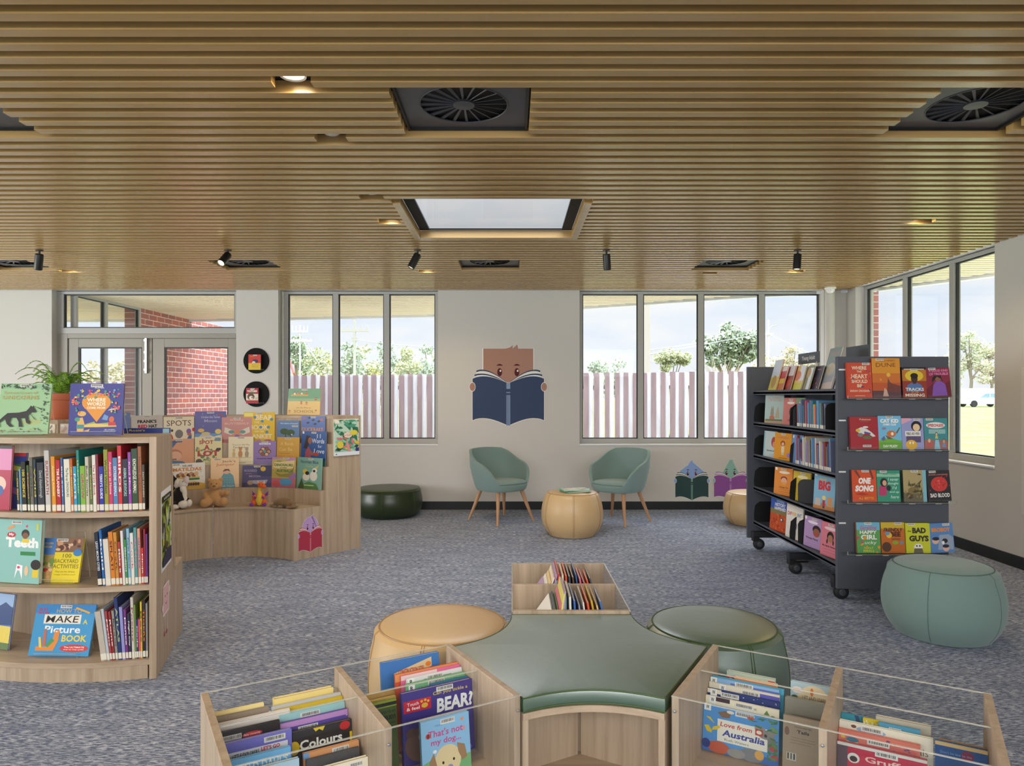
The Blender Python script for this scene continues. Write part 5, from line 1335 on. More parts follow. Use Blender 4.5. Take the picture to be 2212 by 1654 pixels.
# ------------------------------------------------------------------ the curved bookcase
def case_pos(u, r_, z):
    lo, hi = rad(-125), rad(-73)
    for _ in range(50):
        m = (lo + hi) / 2
        if proj((KX + r_ * cos(m), KY + r_ * sin(m), z))[0] < u: lo = m
        else: hi = m
    rd = Vector((cos(lo), sin(lo), 0))
    return Vector((KX + r_ * rd.x, KY + r_ * rd.y, z)), Vector((-rd.y, rd.x, 0))
def ordinal(n): return ['', 'first', 'second', 'third', 'fourth', 'fifth', 'sixth', 'seventh', 'eighth', 'ninth', 'tenth', 'eleventh', 'twelfth', 'thirteenth', 'fourteenth', 'fifteenth', 'sixteenth', 'seventeenth', 'eighteenth', 'nineteenth', 'twentieth',
                       'twenty-first', 'twenty-second', 'twenty-third', 'twenty-fourth', 'twenty-fifth', 'twenty-sixth', 'twenty-seventh', 'twenty-eighth', 'twenty-ninth', 'thirtieth', 'thirty-first', 'thirty-second', 'thirty-third', 'thirty-fourth', 'thirty-fifth', 'thirty-sixth'][n]
def case_row(rows, z, sx, oy, vb, shelf, r_=1.565, d=0.21, sxr=0.0):
    n = len(rows)
    for i, (x0, x1, yt, col, word, txt, tc_) in enumerate(rows):
        nxt = rows[i + 1][0] if i + 1 < n else x1
        u0, u1 = x0 / sx, x1 / sx
        vt = oy + yt / sx
        p, xd = case_pos((u0 + u1) / 2, r_, z + 0.001)
        t_ = max(0.008, (u1 - u0) * p.y / F * 0.93)
        h = CH - (vt - HV) * p.y / F - p.z
        roll = rad(rows_roll(i, shelf))
        spine_book('%s spined book, %s from the end panel on the bookcase %s shelf' % (word, ordinal(n - i), shelf), frame(p, xd, 0, roll), t_, h / cos(roll), d if h < 0.27 else 0.235, col, txt, tc_, group='spine-out books on the %s shelf of the curved bookcase' % shelf)
def rows_roll(i, shelf):
    r = random.Random(i * 7 + len(shelf))
    if shelf == 'lowest': return -7.5 + min(i, 8) * 0.6 if i < 9 else -1.8 + 0.2 * (i - 9)
    if shelf == 'middle': return -4.5 + min(i, 14) * 0.25
    return -2.6 + 0.05 * i
YEL_, BLK = (226, 200, 60), (40, 40, 38)
case_row([(196, 226, 1230, (74, 66, 60), 'brown grey', 'Old Skies', YEL_), (228, 248, 1200, (112, 160, 186), 'pale blue', None, WHT), (250, 308, 1120, (38, 38, 34), 'black', '100 SCIENCE', YEL_), (312, 342, 1160, (74, 92, 50), 'dark green', 'Magical', (226, 130, 140)),
          (344, 386, 1075, (112, 106, 96), 'stone grey', 'Frost and Bone', (70, 60, 56)), (390, 420, 1095, (50, 66, 78), 'blue black', 'Wild', YEL_), (424, 508, 1130, (56, 58, 62), 'charcoal', 'David Attenborough', (170, 170, 170)), (512, 572, 995, (196, 192, 184), 'pale grey', 'SUPEREARTH', (150, 60, 60)),
          (586, 632, 1062, (222, 148, 44), 'orange', 'Amazing Animals', (240, 220, 160)), (636, 690, 1102, (178, 44, 52), 'red', 'TIM FLANNERY', WHT), (694, 722, 1075, (72, 104, 150), 'mid blue', 'Big Seas', WHT), (728, 796, 1092, (228, 220, 200), 'cream', 'The Pop-up DINOSAURS', (60, 110, 90)),
          (800, 826, 1086, (206, 106, 44), 'rust orange', '1001 AMAZING', (240, 210, 70)), (830, 868, 1172, (60, 158, 190), 'turquoise', 'FACTS', WHT), (872, 902, 992, (38, 136, 126), 'deep teal', 'Underwater', (190, 220, 120)), (906, 962, 1168, (134, 178, 62), 'lime green', 'GROW', (190, 70, 130)),
          (966, 1004, 1066, (200, 192, 172), 'putty', 'Bush Stories', (80, 70, 60)), (1008, 1040, 1185, (92, 112, 62), 'moss green', 'Compost', (226, 206, 120)), (1044, 1082, 1046, (228, 222, 210), 'white', 'The EGG Book', (176, 58, 56)), (1086, 1112, 1038, (138, 46, 60), 'maroon', None, WHT),
          (1116, 1166, 1174, (52, 54, 158), 'bright blue', "TERRY'S GUIDE", WHT), (1172, 1218, 985, (152, 152, 52), 'olive', 'World Wildest', (60, 60, 40)), (1222, 1266, 1010, (202, 62, 104), 'pink', 'Animals at Home', (240, 200, 210)), (1270, 1322, 1076, (86, 132, 176), 'steel blue', 'EXTREME ANIMALS', (220, 230, 236)),
          (1326, 1370, 940, (206, 52, 60), 'scarlet', 'BIRDS', WHT), (1376, 1436, 1092, (44, 50, 62), 'ink blue', 'ANIMAL SURVIVORS', (170, 200, 196)), (1440, 1474, 1015, (150, 72, 162), 'purple', 'Kind Minds', (226, 190, 226)), (1480, 1546, 976, (52, 78, 52), 'bottle green', 'KNOWLEDGE ANIMAL!', (236, 232, 214)),
          (1552, 1590, 950, (166, 98, 62), 'brown', 'Horses Forever', (120, 66, 44)), (1594, 1622, 1152, (82, 72, 62), 'umber', 'FAST RUNNERS', (206, 190, 160))], SHZ[2], 5.169, 780, 1105, 'top')
case_row([(878, 914, 290, (40, 45, 58), 'navy', 'LEGO MICRO CITIES', (220, 222, 226)), (920, 944, 262, (44, 104, 170), 'blue', 'Build', WHT), (948, 994, 346, (220, 212, 196), 'ivory', None, WHT), (998, 1036, 282, (214, 130, 44), 'orange', 'SPLAT!', (90, 40, 30)), (1040, 1068, 286, (200, 142, 60), 'amber', 'Craft', (120, 60, 40)),
          (1072, 1096, 372, (174, 60, 50), 'brick red', 'Make it', WHT), (1100, 1122, 272, (222, 216, 214), 'white', None, WHT), (1126, 1146, 350, (72, 142, 80), 'green', 'Gardens', WHT), (1150, 1174, 252, (140, 186, 210), 'pale blue', 'Paper Planes', (50, 60, 90)), (1178, 1206, 292, (226, 222, 214), 'chalk white', 'Cook', (190, 110, 110)),
          (1210, 1236, 242, (88, 150, 148), 'teal', 'Art Now', (220, 120, 150)), (1240, 1264, 252, (216, 150, 128), 'peach', 'CARTOON BOX', (70, 90, 160)), (1268, 1288, 426, (202, 60, 58), 'red', 'Ninja', WHT), (1291, 1306, 256, (150, 40, 58), 'crimson', None, WHT), (1308, 1322, 302, (110, 60, 130), 'violet', None, WHT)], SHZ[1], 4.1357, 1080, 1265, 'middle')
case_row([(905, 958, 992, (192, 182, 166), 'thick cream', None, WHT), (960, 984, 968, (186, 196, 202), 'ice grey', None, WHT), (986, 1006, 988, (168, 72, 76), 'marbled red', 'Myths', WHT), (1010, 1032, 992, (150, 52, 52), 'dark red', 'Rome', WHT), (1036, 1058, 984, (150, 146, 140), 'grey', 'Maps of Old', INK), (1062, 1092, 868, (46, 62, 112), 'navy', 'ATLAS', (190, 200, 130)),
          (1096, 1124, 952, (150, 150, 206), 'lavender', None, WHT), (1128, 1150, 972, (120, 60, 130), 'purple', 'Dance', WHT), (1154, 1178, 1012, (54, 54, 74), 'slate', 'Night City', WHT), (1182, 1206, 866, (204, 198, 186), 'bone white', 'Poems', (150, 60, 60)), (1209, 1222, 932, (110, 140, 72), 'leaf green', None, WHT), (1224, 1240, 1062, (60, 66, 112), 'indigo', 'Code', WHT),
          (1243, 1256, 1062, (216, 92, 112), 'pink', None, WHT), (1259, 1274, 906, (220, 190, 62), 'yellow', 'Bees', INK), (1278, 1302, 890, (52, 46, 44), 'black and orange', 'TIGERS', (226, 120, 50)), (1306, 1322, 920, (150, 146, 140), 'silver grey', None, WHT)], SHZ[0], 4.1357, 1080, 1430, 'lowest')
def case_face(label, u0, u1, v0, v1, z, base, items, lean=rad(10), r_=1.52, t=0.012, yaw=0.0, **kw):
    p, xd = case_pos((u0 + u1) / 2, r_, z)
    if yaw: xd = Matrix.Rotation(yaw, 3, 'Z') @ xd
    p.z = z + t * sin(lean) + 0.0015
    bk = Vector((0, 0, 1)).cross(xd)
    k = (proj(p + xd * 0.1)[0] - proj(p - xd * 0.1)[0]) / 0.2
    return book(label, frame(p, xd, lean), (u1 - u0) / k, solve_h(0, v1, p, bk, lean), t, base, items, **kw), p, xd
def acrylic_stand(label, p, xd, w_, h_, lean):
    root = thing('acrylic_stand', label, 'book stand', M=frame(Vector((p.x, p.y, p.z - 0.0015)), xd), group='clear acrylic book stands')
    bt = 0.014
    mb = MB(); c, s = cos(lean), sin(lean)
    mb.add([(-w_ / 2, bt, .004), (w_ / 2, bt, .004), (w_ / 2, bt + h_ * s, h_ * c), (-w_ / 2, bt + h_ * s, h_ * c), (-w_ / 2, bt + .003, .004), (w_ / 2, bt + .003, .004), (w_ / 2, bt + .003 + h_ * s, h_ * c), (-w_ / 2, bt + .003 + h_ * s, h_ * c)],
           [(0, 1, 2, 3), (7, 6, 5, 4), (0, 4, 5, 1), (1, 5, 6, 2), (2, 6, 7, 3), (3, 7, 4, 0)])
    mb.build('back_plate', 'acrylic', root)
    mb = MB(); mb.box(-w_ / 2, -0.02, 0.0, w_ / 2, bt + .003, 0.0014); mb.box(-w_ / 2, -0.0225, 0.0, w_ / 2, -0.02, 0.02); mb.build('lip', 'acrylic', root)
    mb = MB(); mb.tube([(-w_ / 2, -0.021, .02), (w_ / 2, -0.021, .02)], .0016, 6); mb.tube([(w_ / 2, bt + .002 + h_ * s, h_ * c), (w_ / 2, bt + .1, .002), (w_ / 2, -.02, .002)], .0016, 6); mb.build('bright_edge', 'acrylic_edge', root)
    return root
b1, p, xd = case_face('pale blue green teeth book leaning on the middle shelf', -24, 83, 1268, 1122, SHZ[1], (140, 190, 180), [T('Teeth', .62, .64, .66, .16, WHT, .05), ('e', .40, .76, .09, .045, (190, 56, 66)), T('My', .40, .76, .1, .05, WHT, .03), ('e', .68, .78, .08, .07, (44, 36, 34)), ('e', .68, .75, .06, .05, (130, 84, 60)), ('r', .62, .64, .76, .7, (224, 196, 60)), ('p', [(.6, .5), (.9, .5), (.9, .44), (.6, .44)], (50, 130, 70)), ('p', [(.5, .06), (.54, .3), (.66, .28), (.66, .06), (.6, .2), (.56, .2)], (240, 240, 238)), ('e', .58, .25, .03, .02, (220, 60, 110)), ('e', .92, .3, .1, .08, (44, 36, 34)), ('r', .86, .1, .98, .22, (224, 196, 60)), ('e', .74, .2, .04, .08, (230, 190, 150)), ('p', [(.3, .86), (.44, .92), (.46, .88), (.34, .84)], (226, 150, 80)), ('e', .7, .9, .02, .02, (220, 60, 110)), ('r', .9, .84, .94, .95, (200, 200, 70))], lean=rad(4), r_=1.53, spine=(190, 76, 70), t=.02)
b2, p, xd = case_face('yellow and blue gardening activity book on an acrylic stand', 76, 168, 1262, 1162, SHZ[1], (238, 214, 40), [('r', 0, 0, .36, .62, (176, 150, 96)), ('r', 0, .62, .36, 1, (86, 130, 190)), ('r', .36, .68, 1, 1, (140, 100, 76)), T('100', .66, .6, .2, .09, (90, 84, 40), .0), T('BACKYARD', .66, .48, .56, .09, (90, 84, 40), .0), T('ACTIVITIES', .66, .36, .6, .09, (90, 84, 40), .0), T('That are the dirtiest', .66, .24, .46, .035, (110, 100, 50), .0), T('creepy crawliest ever!', .66, .17, .5, .035, (110, 100, 50), .0), T('COLLEEN', .18, .88, .22, .045, (226, 190, 90)), T('SEEGER', .18, .8, .2, .045, (226, 190, 90))] + blobs(12, [(230, 190, 150), (214, 160, 120), (100, 60, 46)], 9, .42, .72, .96, .96, .06) + blobs(16, [(206, 150, 90), (120, 150, 70), (220, 190, 140), (190, 60, 60)], 10, .03, .03, .33, .6, .06) + [('e', .9, .67, .1, .08, (60, 130, 190))], lean=rad(13), r_=1.50, t=.012)
acrylic_stand('clear acrylic stand holding the yellow gardening book', p, xd, .2, .25, rad(13))
b3, p, xd = case_face('bright blue picture making book with worm on an acrylic stand', 60, 190, 1424, 1305, SHZ[0], (64, 150, 200), [('r', 0, .83, 1, 1, (50, 130, 190)), T('HOW TO', .56, .87, .42, .08, (214, 170, 60), .0), ('r', .16, .62, .78, .8, (236, 226, 206)), T('MAKE', .47, .71, .54, .13, INK, .01, .1), T('A', .86, .66, .08, .09, (226, 206, 80)), T('Picture', .5, .51, .6, .14, (240, 240, 236), .02), T('BOOK', .72, .34, .42, .13, (236, 206, 60), .03), ('e', .74, .15, .24, .075, (206, 60, 56)), T('The ULTIMATE', .74, .17, .34, .03, WHT), T('step by step guide', .74, .125, .34, .025, WHT), ('p', [(.1, .1), (.4, .1), (.46, .3), (.46, .46), (.38, .47), (.36, .28), (.28, .18), (.1, .18)], (226, 140, 60)), ('e', .42, .46, .05, .035, (226, 140, 60)), ('e', .41, .47, .015, .012, WHT), ('p', [(.16, .16), (.12, .36), (.16, .36), (.2, .16)], (230, 206, 80)), ('p', [(.2, .2), (.2, .52), (.24, .52), (.26, .2)], (190, 110, 80)), ('p', [(.3, .16), (.4, .3), (.34, .34), (.26, .2)], (80, 150, 90)), T('ELYS', .12, .9, .14, .06, (190, 60, 80)), T('DOLAN', .13, .83, .18, .05, (190, 60, 80)), ('p', [(.68, .95), (.92, .85), (.9, .82), (.66, .92)], (226, 170, 60))], lean=rad(16), r_=1.50, t=.010)
acrylic_stand('clear acrylic stand holding the blue picture making book', p, xd, .22, .22, rad(16))
case_face('pink and crimson book at the picture edge on the top shelf', -28, 20, 1100, 962, SHZ[2], (172, 24, 66), [('r', 0, .62, 1, .95, (214, 130, 170)), ('r', 0, .95, 1, 1, INK), ('e', .5, .4, .3, .12, (226, 190, 170)), ('e', .5, .3, .2, .08, (60, 90, 150))], lean=rad(3), r_=1.545, t=.012, bc=None)
case_face('dark blue and green book behind the pink one', 18, 50, 1098, 978, SHZ[2], (44, 60, 124), [('r', 0, .5, 1, .8, (60, 110, 70)), ('p', [(0, .3), (1, .2), (1, .3), (0, .42)], (150, 90, 150)), ('r', 0, .94, 1, 1, (176, 50, 50)), ('p', [(0, .7), (.8, .66), (.9, .74), (.1, .78)], (190, 190, 70))], lean=rad(4), r_=1.50, t=.012, bc=None)
case_face('landscape book of blue hills and yellow sand on the lowest shelf', -40, 16, 1385, 1281, SHZ[0], (90, 120, 176), [('r', .0, .78, 1, 1, (150, 176, 210)), ('p', [(0, .4), (1, .45), (1, .75), (.7, .85), (.3, .7), (0, .8)], (54, 74, 120)), ('r', 0, .1, 1, .42, (222, 200, 90)), ('r', 0, 0, 1, .12, (96, 120, 70))], lean=rad(8), r_=1.46, t=.012, bc=None)
# on top of the bookcase
def top_face(label, u0, u1, v0, v1, Y, base, items, lean, yaw=0.0, **kw):
    z = 1.2135 + 0.0025; t = .014
    p = px((u0 + u1) / 2, v0, Y); p.z = z + t * sin(lean) + .001
    xd = Vector((cos(yaw), sin(yaw), 0)); bk = Vector((-sin(yaw), cos(yaw), 0))
    k = (proj(p + xd * .1)[0] - proj(p - xd * .1)[0]) / .2; w_ = (u1 - u0) / k; h = solve_h(0, v1, p, bk, lean)
    book(label, frame(p, xd, lean), w_, h, t, base, items, **kw)
    return p, xd, w_
it = [('r', .03, .9, .97, .99, (150, 190, 150))] + leafy(60, [(44, 60, 44), (70, 90, 60)], .02, .98, .88, .99, .07, 5) + leafy(40, [(44, 60, 44), (80, 100, 70)], .84, .99, .1, .95, .07, 6) + leafy(40, [(60, 84, 56), (44, 60, 44), (190, 170, 110)], .02, .9, .03, .12, .05, 7)
it += [T('Secret Lives of', .42, .815, .66, .05, (184, 164, 112), .0), T('UNICORNS', .42, .72, .7, .075, (196, 172, 110), .01)]
it += [('p', [(.12, .34), (.2, .41), (.42, .42), (.56, .45), (.62, .52), (.64, .56), (.67, .53), (.7, .56), (.71, .51), (.76, .44), (.72, .42), (.66, .43), (.6, .36), (.62, .28), (.66, .24), (.64, .19), (.58, .22), (.55, .31), (.46, .31), (.5, .2), (.52, .14), (.44, .14), (.43, .24), (.38, .32), (.28, .32), (.26, .22), (.34, .15), (.27, .14), (.2, .2), (.16, .3), (.06, .22), (.08, .14), (.0, .14), (.02, .24)], (36, 34, 36)), ('p', [(.7, .55), (.84, .5), (.88, .46), (.8, .5)], (36, 34, 36)), ('p', [(.6, .44), (.72, .3), (.78, .26), (.7, .34)], (50, 50, 44)), ('e', .66, .24, .2, .06, (190, 190, 120))]
it = it[:1] + [('e', .66, .24, .2, .06, (176, 190, 128))] + it[1:-1]
p, xd, w_ = top_face('pale green book with black horse silhouette on the bookcase top', -8, 103, 940, 828, 3.60, (160, 200, 152), it, rad(9), rad(6), spine=(130, 170, 130))
acrylic_stand('clear acrylic stand under the pale green horse book', p, xd, .22, .2, rad(9))
it = [('e', .5, .63, .27, .19, (226, 146, 40)), ('p', [(.27, .55), (.73, .55), (.52, .25)], (226, 146, 40)), T('WHERE', .5, .68, .35, .07, (244, 236, 214), .03), T('WORDS', .5, .6, .35, .07, (244, 236, 214), .03), T('COME FROM', .5, .525, .34, .045, (244, 236, 214), .03), ('p', [(.24, .18), (.48, .23), (.52, .22), (.88, .2), (.9, .16), (.54, .15), (.24, .15)], (222, 196, 100)), ('p', [(.28, .2), (.48, .26), (.5, .22)], (150, 170, 90)), ('p', [(.54, .22), (.84, .25), (.7, .2)], (150, 170, 90)),
      ('p', [(.16, .06), (.28, .06), (.30, .2), (.26, .34), (.16, .32)], (222, 176, 96)), ('e', .24, .41, .08, .05, (222, 176, 96)), ('r', .15, .12, .29, .2, (60, 140, 150)), ('e', .16, .3, .05, .04, (70, 150, 120)), ('p', [(.28, .08), (.38, .06), (.4, .12), (.36, .1)], (222, 176, 96)), ('e', .8, .3, .05, .06, (206, 100, 50)), ('p', [(.74, .18), (.88, .18), (.88, .25), (.74, .25)], (196, 44, 50)), ('p', [(.62, .3), (.72, .28), (.74, .36), (.66, .4)], (110, 150, 200)), ('p', [(.72, .47), (.9, .5), (.9, .53), (.76, .5)], (200, 206, 214)),
      T('SUPER', .55, .915, .18, .03, (190, 200, 220), .03), T('BILL BURRELL', .78, .1, .2, .022, (200, 206, 220)), T('Illustrated by Mike Lowry', .78, .075, .24, .016, (200, 206, 220))] + blobs(40, [(226, 190, 60), (210, 70, 90), (60, 150, 120), (110, 160, 210), (226, 130, 60), (220, 120, 160)], 12, .1, .72, .92, .88, .022) + blobs(16, [(226, 190, 60), (210, 70, 90), (60, 150, 120), (226, 130, 60)], 13, .06, .42, .2, .74, .022) + blobs(16, [(226, 190, 60), (210, 70, 90), (60, 150, 120), (226, 130, 60)], 14, .78, .4, .95, .74, .022)
p, xd, w_ = top_face('deep blue book with orange word balloon on the bookcase top', 147, 263, 941, 828, 3.555, (52, 54, 136), it, rad(5), rad(4))
acrylic_stand('clear acrylic stand under the deep blue word book', p, xd, .22, .2, rad(5))

# ------------------------------------------------------------------ books on the round wall displays
for u, v, b_, w_, h_, base, it, lb, dx in ((554, 779, .108, .15, .19, (200, 56, 48), [('r', 0, 0, 1, .44, (224, 190, 50)), ('e', .56, .56, .24, .13, (60, 40, 90)), ('p', [(.28, .44), (.35, .56), (.5, .56), (.6, .46)], (226, 220, 214)), T('ANDY', .3, .88, .36, .07, (220, 140, 60)), T('MADISON', .6, .32, .6, .05, (170, 130, 30)), T('FUN CLUB', .55, .2, .5, .08, (170, 130, 30))], 'small red and yellow book on the upper round display', .0),
                                           (554, 851, .108, .15, .19, (176, 40, 52), [('r', .0, .2, 1, .62, (226, 214, 196)), ('e', .4, .44, .3, .22, (96, 70, 56)), ('e', .42, .36, .17, .13, (240, 220, 200)), ('e', .5, .38, .05, .05, INK), T('YOUTUBER', .5, .8, .86, .13, (236, 232, 226), .04), ('r', .25, .66, .8, .72, (60, 110, 60)), T('KID', .5, .92, .3, .08, (236, 232, 226), .03), ('r', .75, .24, .95, .4, (206, 190, 170))], 'small red and white cartoon book on the lower round display', -.03)):
    p = px(u, v, WY)
    book(lb, frame(Vector((p.x + dx - .005, WY - 0.052, p.z - .115)), (1, 0), 0), w_, h_, .022, base, it, bc=(.55, .95), group='books on the round wall displays')

# ------------------------------------------------------------------ picture books lying on the middle ottoman
z = .447
for i, (dx, dy, a, w_, h_, t_, c, it, lb) in enumerate(((.03, .0, 20, .26, .22, .008, (120, 190, 170), [], 'mint picture book at the bottom of the ottoman pile'), (.05, .02, -8, .25, .21, .007, (140, 206, 200), [], 'aqua picture book in the middle of the ottoman pile'),
                                                       (.02, .0, 12, .28, .2, .007, (120, 200, 170), [('r', .04, .04, .96, .96, (232, 230, 220))] + blobs(30, [(190, 200, 180), (210, 120, 130), (120, 160, 130), (160, 160, 170)], 20, s=.05), 'white and mint picture book on top of the ottoman pile'))):
    M = Matrix.Translation((.615 + dx, 7.06 + dy, z + t_)) @ Matrix.Rotation(rad(a), 4, 'Z') @ Matrix.Rotation(rad(-90), 4, 'X') @ Matrix.Translation((0, 0, -h_ / 2))
    book(lb, M, w_, h_, t_, c, it, bc=None, group='picture books on the ottoman', spine=c); z += t_ + .0004
# ------------------------------------------------------------------ novels on the shelving end
YB = 4.712
ZL = []
for row, vb in enumerate((860, 971, 1085, 1196)):
    z = CH - (vb - HV) * 4.70 / F; ZL.append(z)
    mb = MB(); mb.box(2.26, 4.68, z - .004, 2.985 + (.03 if row == 0 else .015), YN, z, M=TU); mb.box(2.26, 4.677, z - .004, 2.985 + (.03 if row == 0 else .015), 4.68, z + .022, M=TU); mb.build('acrylic_ledge', 'acrylic', unit)
    mb = MB()
    for k in range(4): mb.tube([(2.32 + .178 * k, 4.678, z - .006), (2.36 + .178 * k, 4.678, z - .006)], .003, 6, M=TU)
    mb.tube([(2.262, 4.678, z - .003), (2.262, 4.678, z + .02)], .002, 6, M=TU); mb.tube([(2.26, 4.678, z - .002), (2.99, 4.678, z - .002)], .0013, 6, M=TU); mb.build('bright_edge', 'acrylic_edge', unit)
def novel(label, row, u0, u1, vt, base, items, lean=rad(5), t=.022, roll=0.0, **kw):
    z = ZL[row]; c = (u0 + u1) / 2; p = Vector(((c - CU) * YB / F, YB, z + t * sin(lean) + .0006 + abs(roll) * .08))
    w_ = (u1 - u0) * YB / F; h = solve_h(0, vt, p, Vector((0, 1, 0)), lean)
    t = min(t, YN - YB - .003 - 0.0)
    return book(label, frame(p, (1, 0), min(lean, math.asin(min(.9, max(.0, (YN - YB - t - .001)) / h))), roll), w_, h, t, base, items, name='novel', group='novels displayed on the shelving end', **kw)
novel('orange red novel with pale stacked lettering on the top ledge', 0, 1831.5, 1885, 783, (206, 78, 54), [T('WHERE', .5, .85, .6, .1, (240, 214, 180), .03), T('THE', .5, .745, .2, .06, (240, 214, 180), .02), T('HEART', .5, .61, .66, .12, (240, 214, 180), .03), T('SHOULD', .5, .47, .64, .1, (240, 214, 180), .03), T('BE', .5, .345, .2, .09, (240, 214, 180), .03), T('SARAH CROSSAN', .5, .2, .8, .06, (240, 214, 180), .02), ('r', .3, .05, .7, .07, (236, 170, 130))] + leafy(16, [(60, 70, 120), (226, 120, 70)], .02, .98, .1, .8, .14, 30), bc=(.78, .965))
novel('tall orange desert novel standing above the others on the top ledge', 0, 1886, 1947, 773.5, (196, 92, 50), [('r', 0, .6, 1, 1, (222, 150, 50)), ('r', 0, .38, 1, .62, (208, 116, 50)), ('r', 0, 0, 1, .18, (96, 66, 70)), T('DUNE', .5, .83, .7, .1, (110, 64, 36), .0), ('e', .58, .58, .07, .05, (236, 190, 80)), ('e', .3, .46, .04, .03, (226, 150, 70)), ('p', [(.52, .25), (.56, .5), (.62, .4), (.7, .36), (1, .3), (1, .15), (.5, .15)], (120, 66, 60)), ('p', [(.36, .04), (.42, .26), (.5, .2), (.56, .04)], (206, 170, 150)), T('FRANK HERBERT', .55, .94, .6, .05, (130, 80, 40), .0)], bc=(.3, .965), spine=(150, 50, 40))
novel('black and orange novel of a boy before a yellow sun', 0, 1951, 2003, 793, (150, 60, 44), [('r', 0, .9, 1, 1, INK), ('r', 0, .55, 1, .92, (190, 120, 44)), ('e', .5, .72, .38, .18, (228, 196, 60)), ('p', [(.14, .2), (.86, .2), (.8, .42), (.58, .5), (.42, .5), (.2, .42)], (90, 120, 170)), ('e', .5, .62, .14, .14, (70, 46, 36)), ('e', .5, .72, .16, .09, (40, 30, 28)), ('r', .43, .46, .57, .54, (70, 46, 36)), T('TRACKS', .5, .28, .76, .1, (236, 226, 206), .03), T('OF THE', .5, .19, .3, .05, (206, 180, 80), .02), T('MISSING', .5, .09, .8, .1, (236, 226, 206), .03), ('r', .08, .92, .92, .95, (206, 200, 190))], bc=(.5, .92), spine=(40, 40, 60))
novel('maroon novel of a girl in a purple hoodie', 0, 2004, 2056, 794, (140, 44, 66), [('p', [(0, .3), (.3, .5), (.6, .4), (1, .55), (1, 0), (0, 0)], (110, 36, 50)), ('p', [(.2, .06), (.84, .06), (.78, .44), (.62, .54), (.4, .54), (.28, .42)], (136, 88, 176)), ('e', .5, .64, .12, .11, (150, 100, 76)), ('p', [(.24, .5), (.26, .66), (.4, .78), (.62, .74), (.7, .5), (.62, .62), (.46, .7), (.36, .6)], (44, 32, 36)), T('A GOOD KIND', .54, .9, .8, .08, (222, 130, 176), .04), T('OF TROUBLE', .54, .79, .8, .09, (222, 130, 176), .04)], bc=(.28, .965), roll=rad(-2.5))
novel('plain red comic book with small sporting figure on the second ledge', 1, 1838, 1899, 900, (168, 44, 52), [T('Pokemon', .55, .92, .4, .06, (206, 190, 150), .02), ('r', .38, .85, .68, .86, (190, 90, 90)), ('p', [(.2, .6), (.4, .68), (.6, .62), (.76, .52), (.9, .4), (.8, .38), (.6, .5), (.46, .46), (.3, .5)], (226, 222, 214)), ('e', .28, .58, .08, .05, (220, 186, 70)), ('e', .36, .44, .1, .06, (120, 130, 120)), ('e', .6, .36, .16, .05, (90, 120, 70)), ('p', [(.5, .55), (.72, .5), (.72, .45), (.5, .48)], (80, 90, 160)), ('e', .55, .68, .1, .03, (230, 226, 220))], bc=(.58, .1), spine=(130, 40, 44))
novel('sky blue and green comic book with a bird painter', 1, 1899, 1949, 898, (120, 190, 224), [('r', 0, 0, 1, .26, (106, 168, 66)), ('p', [(0, .26), (.5, .34), (1, .24), (1, .2), (0, .2)], (120, 180, 70)), T('CAT KID', .5, .85, .8, .12, (244, 244, 240), .06), T('COMIC CLUB', .5, .74, .56, .06, (244, 244, 240), .05), ('e', .56, .46, .2, .1, (206, 120, 60)), ('e', .6, .46, .06, .05, (240, 236, 226)), ('p', [(.3, .42), (.5, .36), (.62, .3), (.4, .3)], (120, 90, 70)), ('p', [(.76, .5), (.92, .66), (.95, .64), (.8, .46)], (120, 90, 60)), ('p', [(.1, .3), (.24, .4), (.3, .3), (.2, .24)], (100, 110, 150)), ('e', .25, .62, .1, .04, (150, 130, 170)), T('DAV PILKEY', .5, .09, .62, .08, (236, 240, 220), .04)], spine=(60, 100, 150), bc=(.5, .965))
novel('lilac grey comic book of a dark haired child with a sign', 1, 1949.5, 1997, 903, (156, 160, 206), [('p', [(0, .8), (.5, .95), (.4, 1), (0, 1)], (226, 170, 190)), ('e', .68, .74, .24, .17, (36, 32, 40)), ('e', .68, .7, .16, .12, (238, 206, 160)), ('r', .16, .42, .86, .58, (240, 238, 230)), T('PEBBLE AND WREN', .51, .5, .6, .09, INK, .02), ('r', .2, .22, .86, .42, (96, 80, 116)), ('e', .42, .14, .26, .16, (230, 180, 64)), ('e', .36, .2, .04, .04, WHT), ('e', .5, .2, .04, .04, WHT)], bc=(.72, .96), spine=(110, 110, 160))
novel('teal comic book with a white cloud of red lettering', 1, 1998, 2049, 903, (70, 144, 148), [('e', .5, .77, .4, .1, (240, 236, 230)), T('SPEECHLESS', .5, .77, .68, .09, (200, 50, 60), .04), ('r', .2, .5, .9, .64, (150, 190, 186)), ('p', [(0, 0), (1, 0), (1, .28), (0, .3)], (170, 110, 100))] + figure(.52, .34, .13, (226, 190, 160), (206, 200, 120), (60, 44, 40)) + figure(.2, .08, .17, (226, 190, 160), (206, 90, 90), (190, 120, 70)) + figure(.82, .06, .17, (206, 160, 130), (120, 150, 190), (120, 80, 60)) + [('p', [(.4, 0), (.66, 0), (.6, .3), (.46, .3)], (150, 200, 220))], bc=(.25, .965), spine=(110, 90, 40))
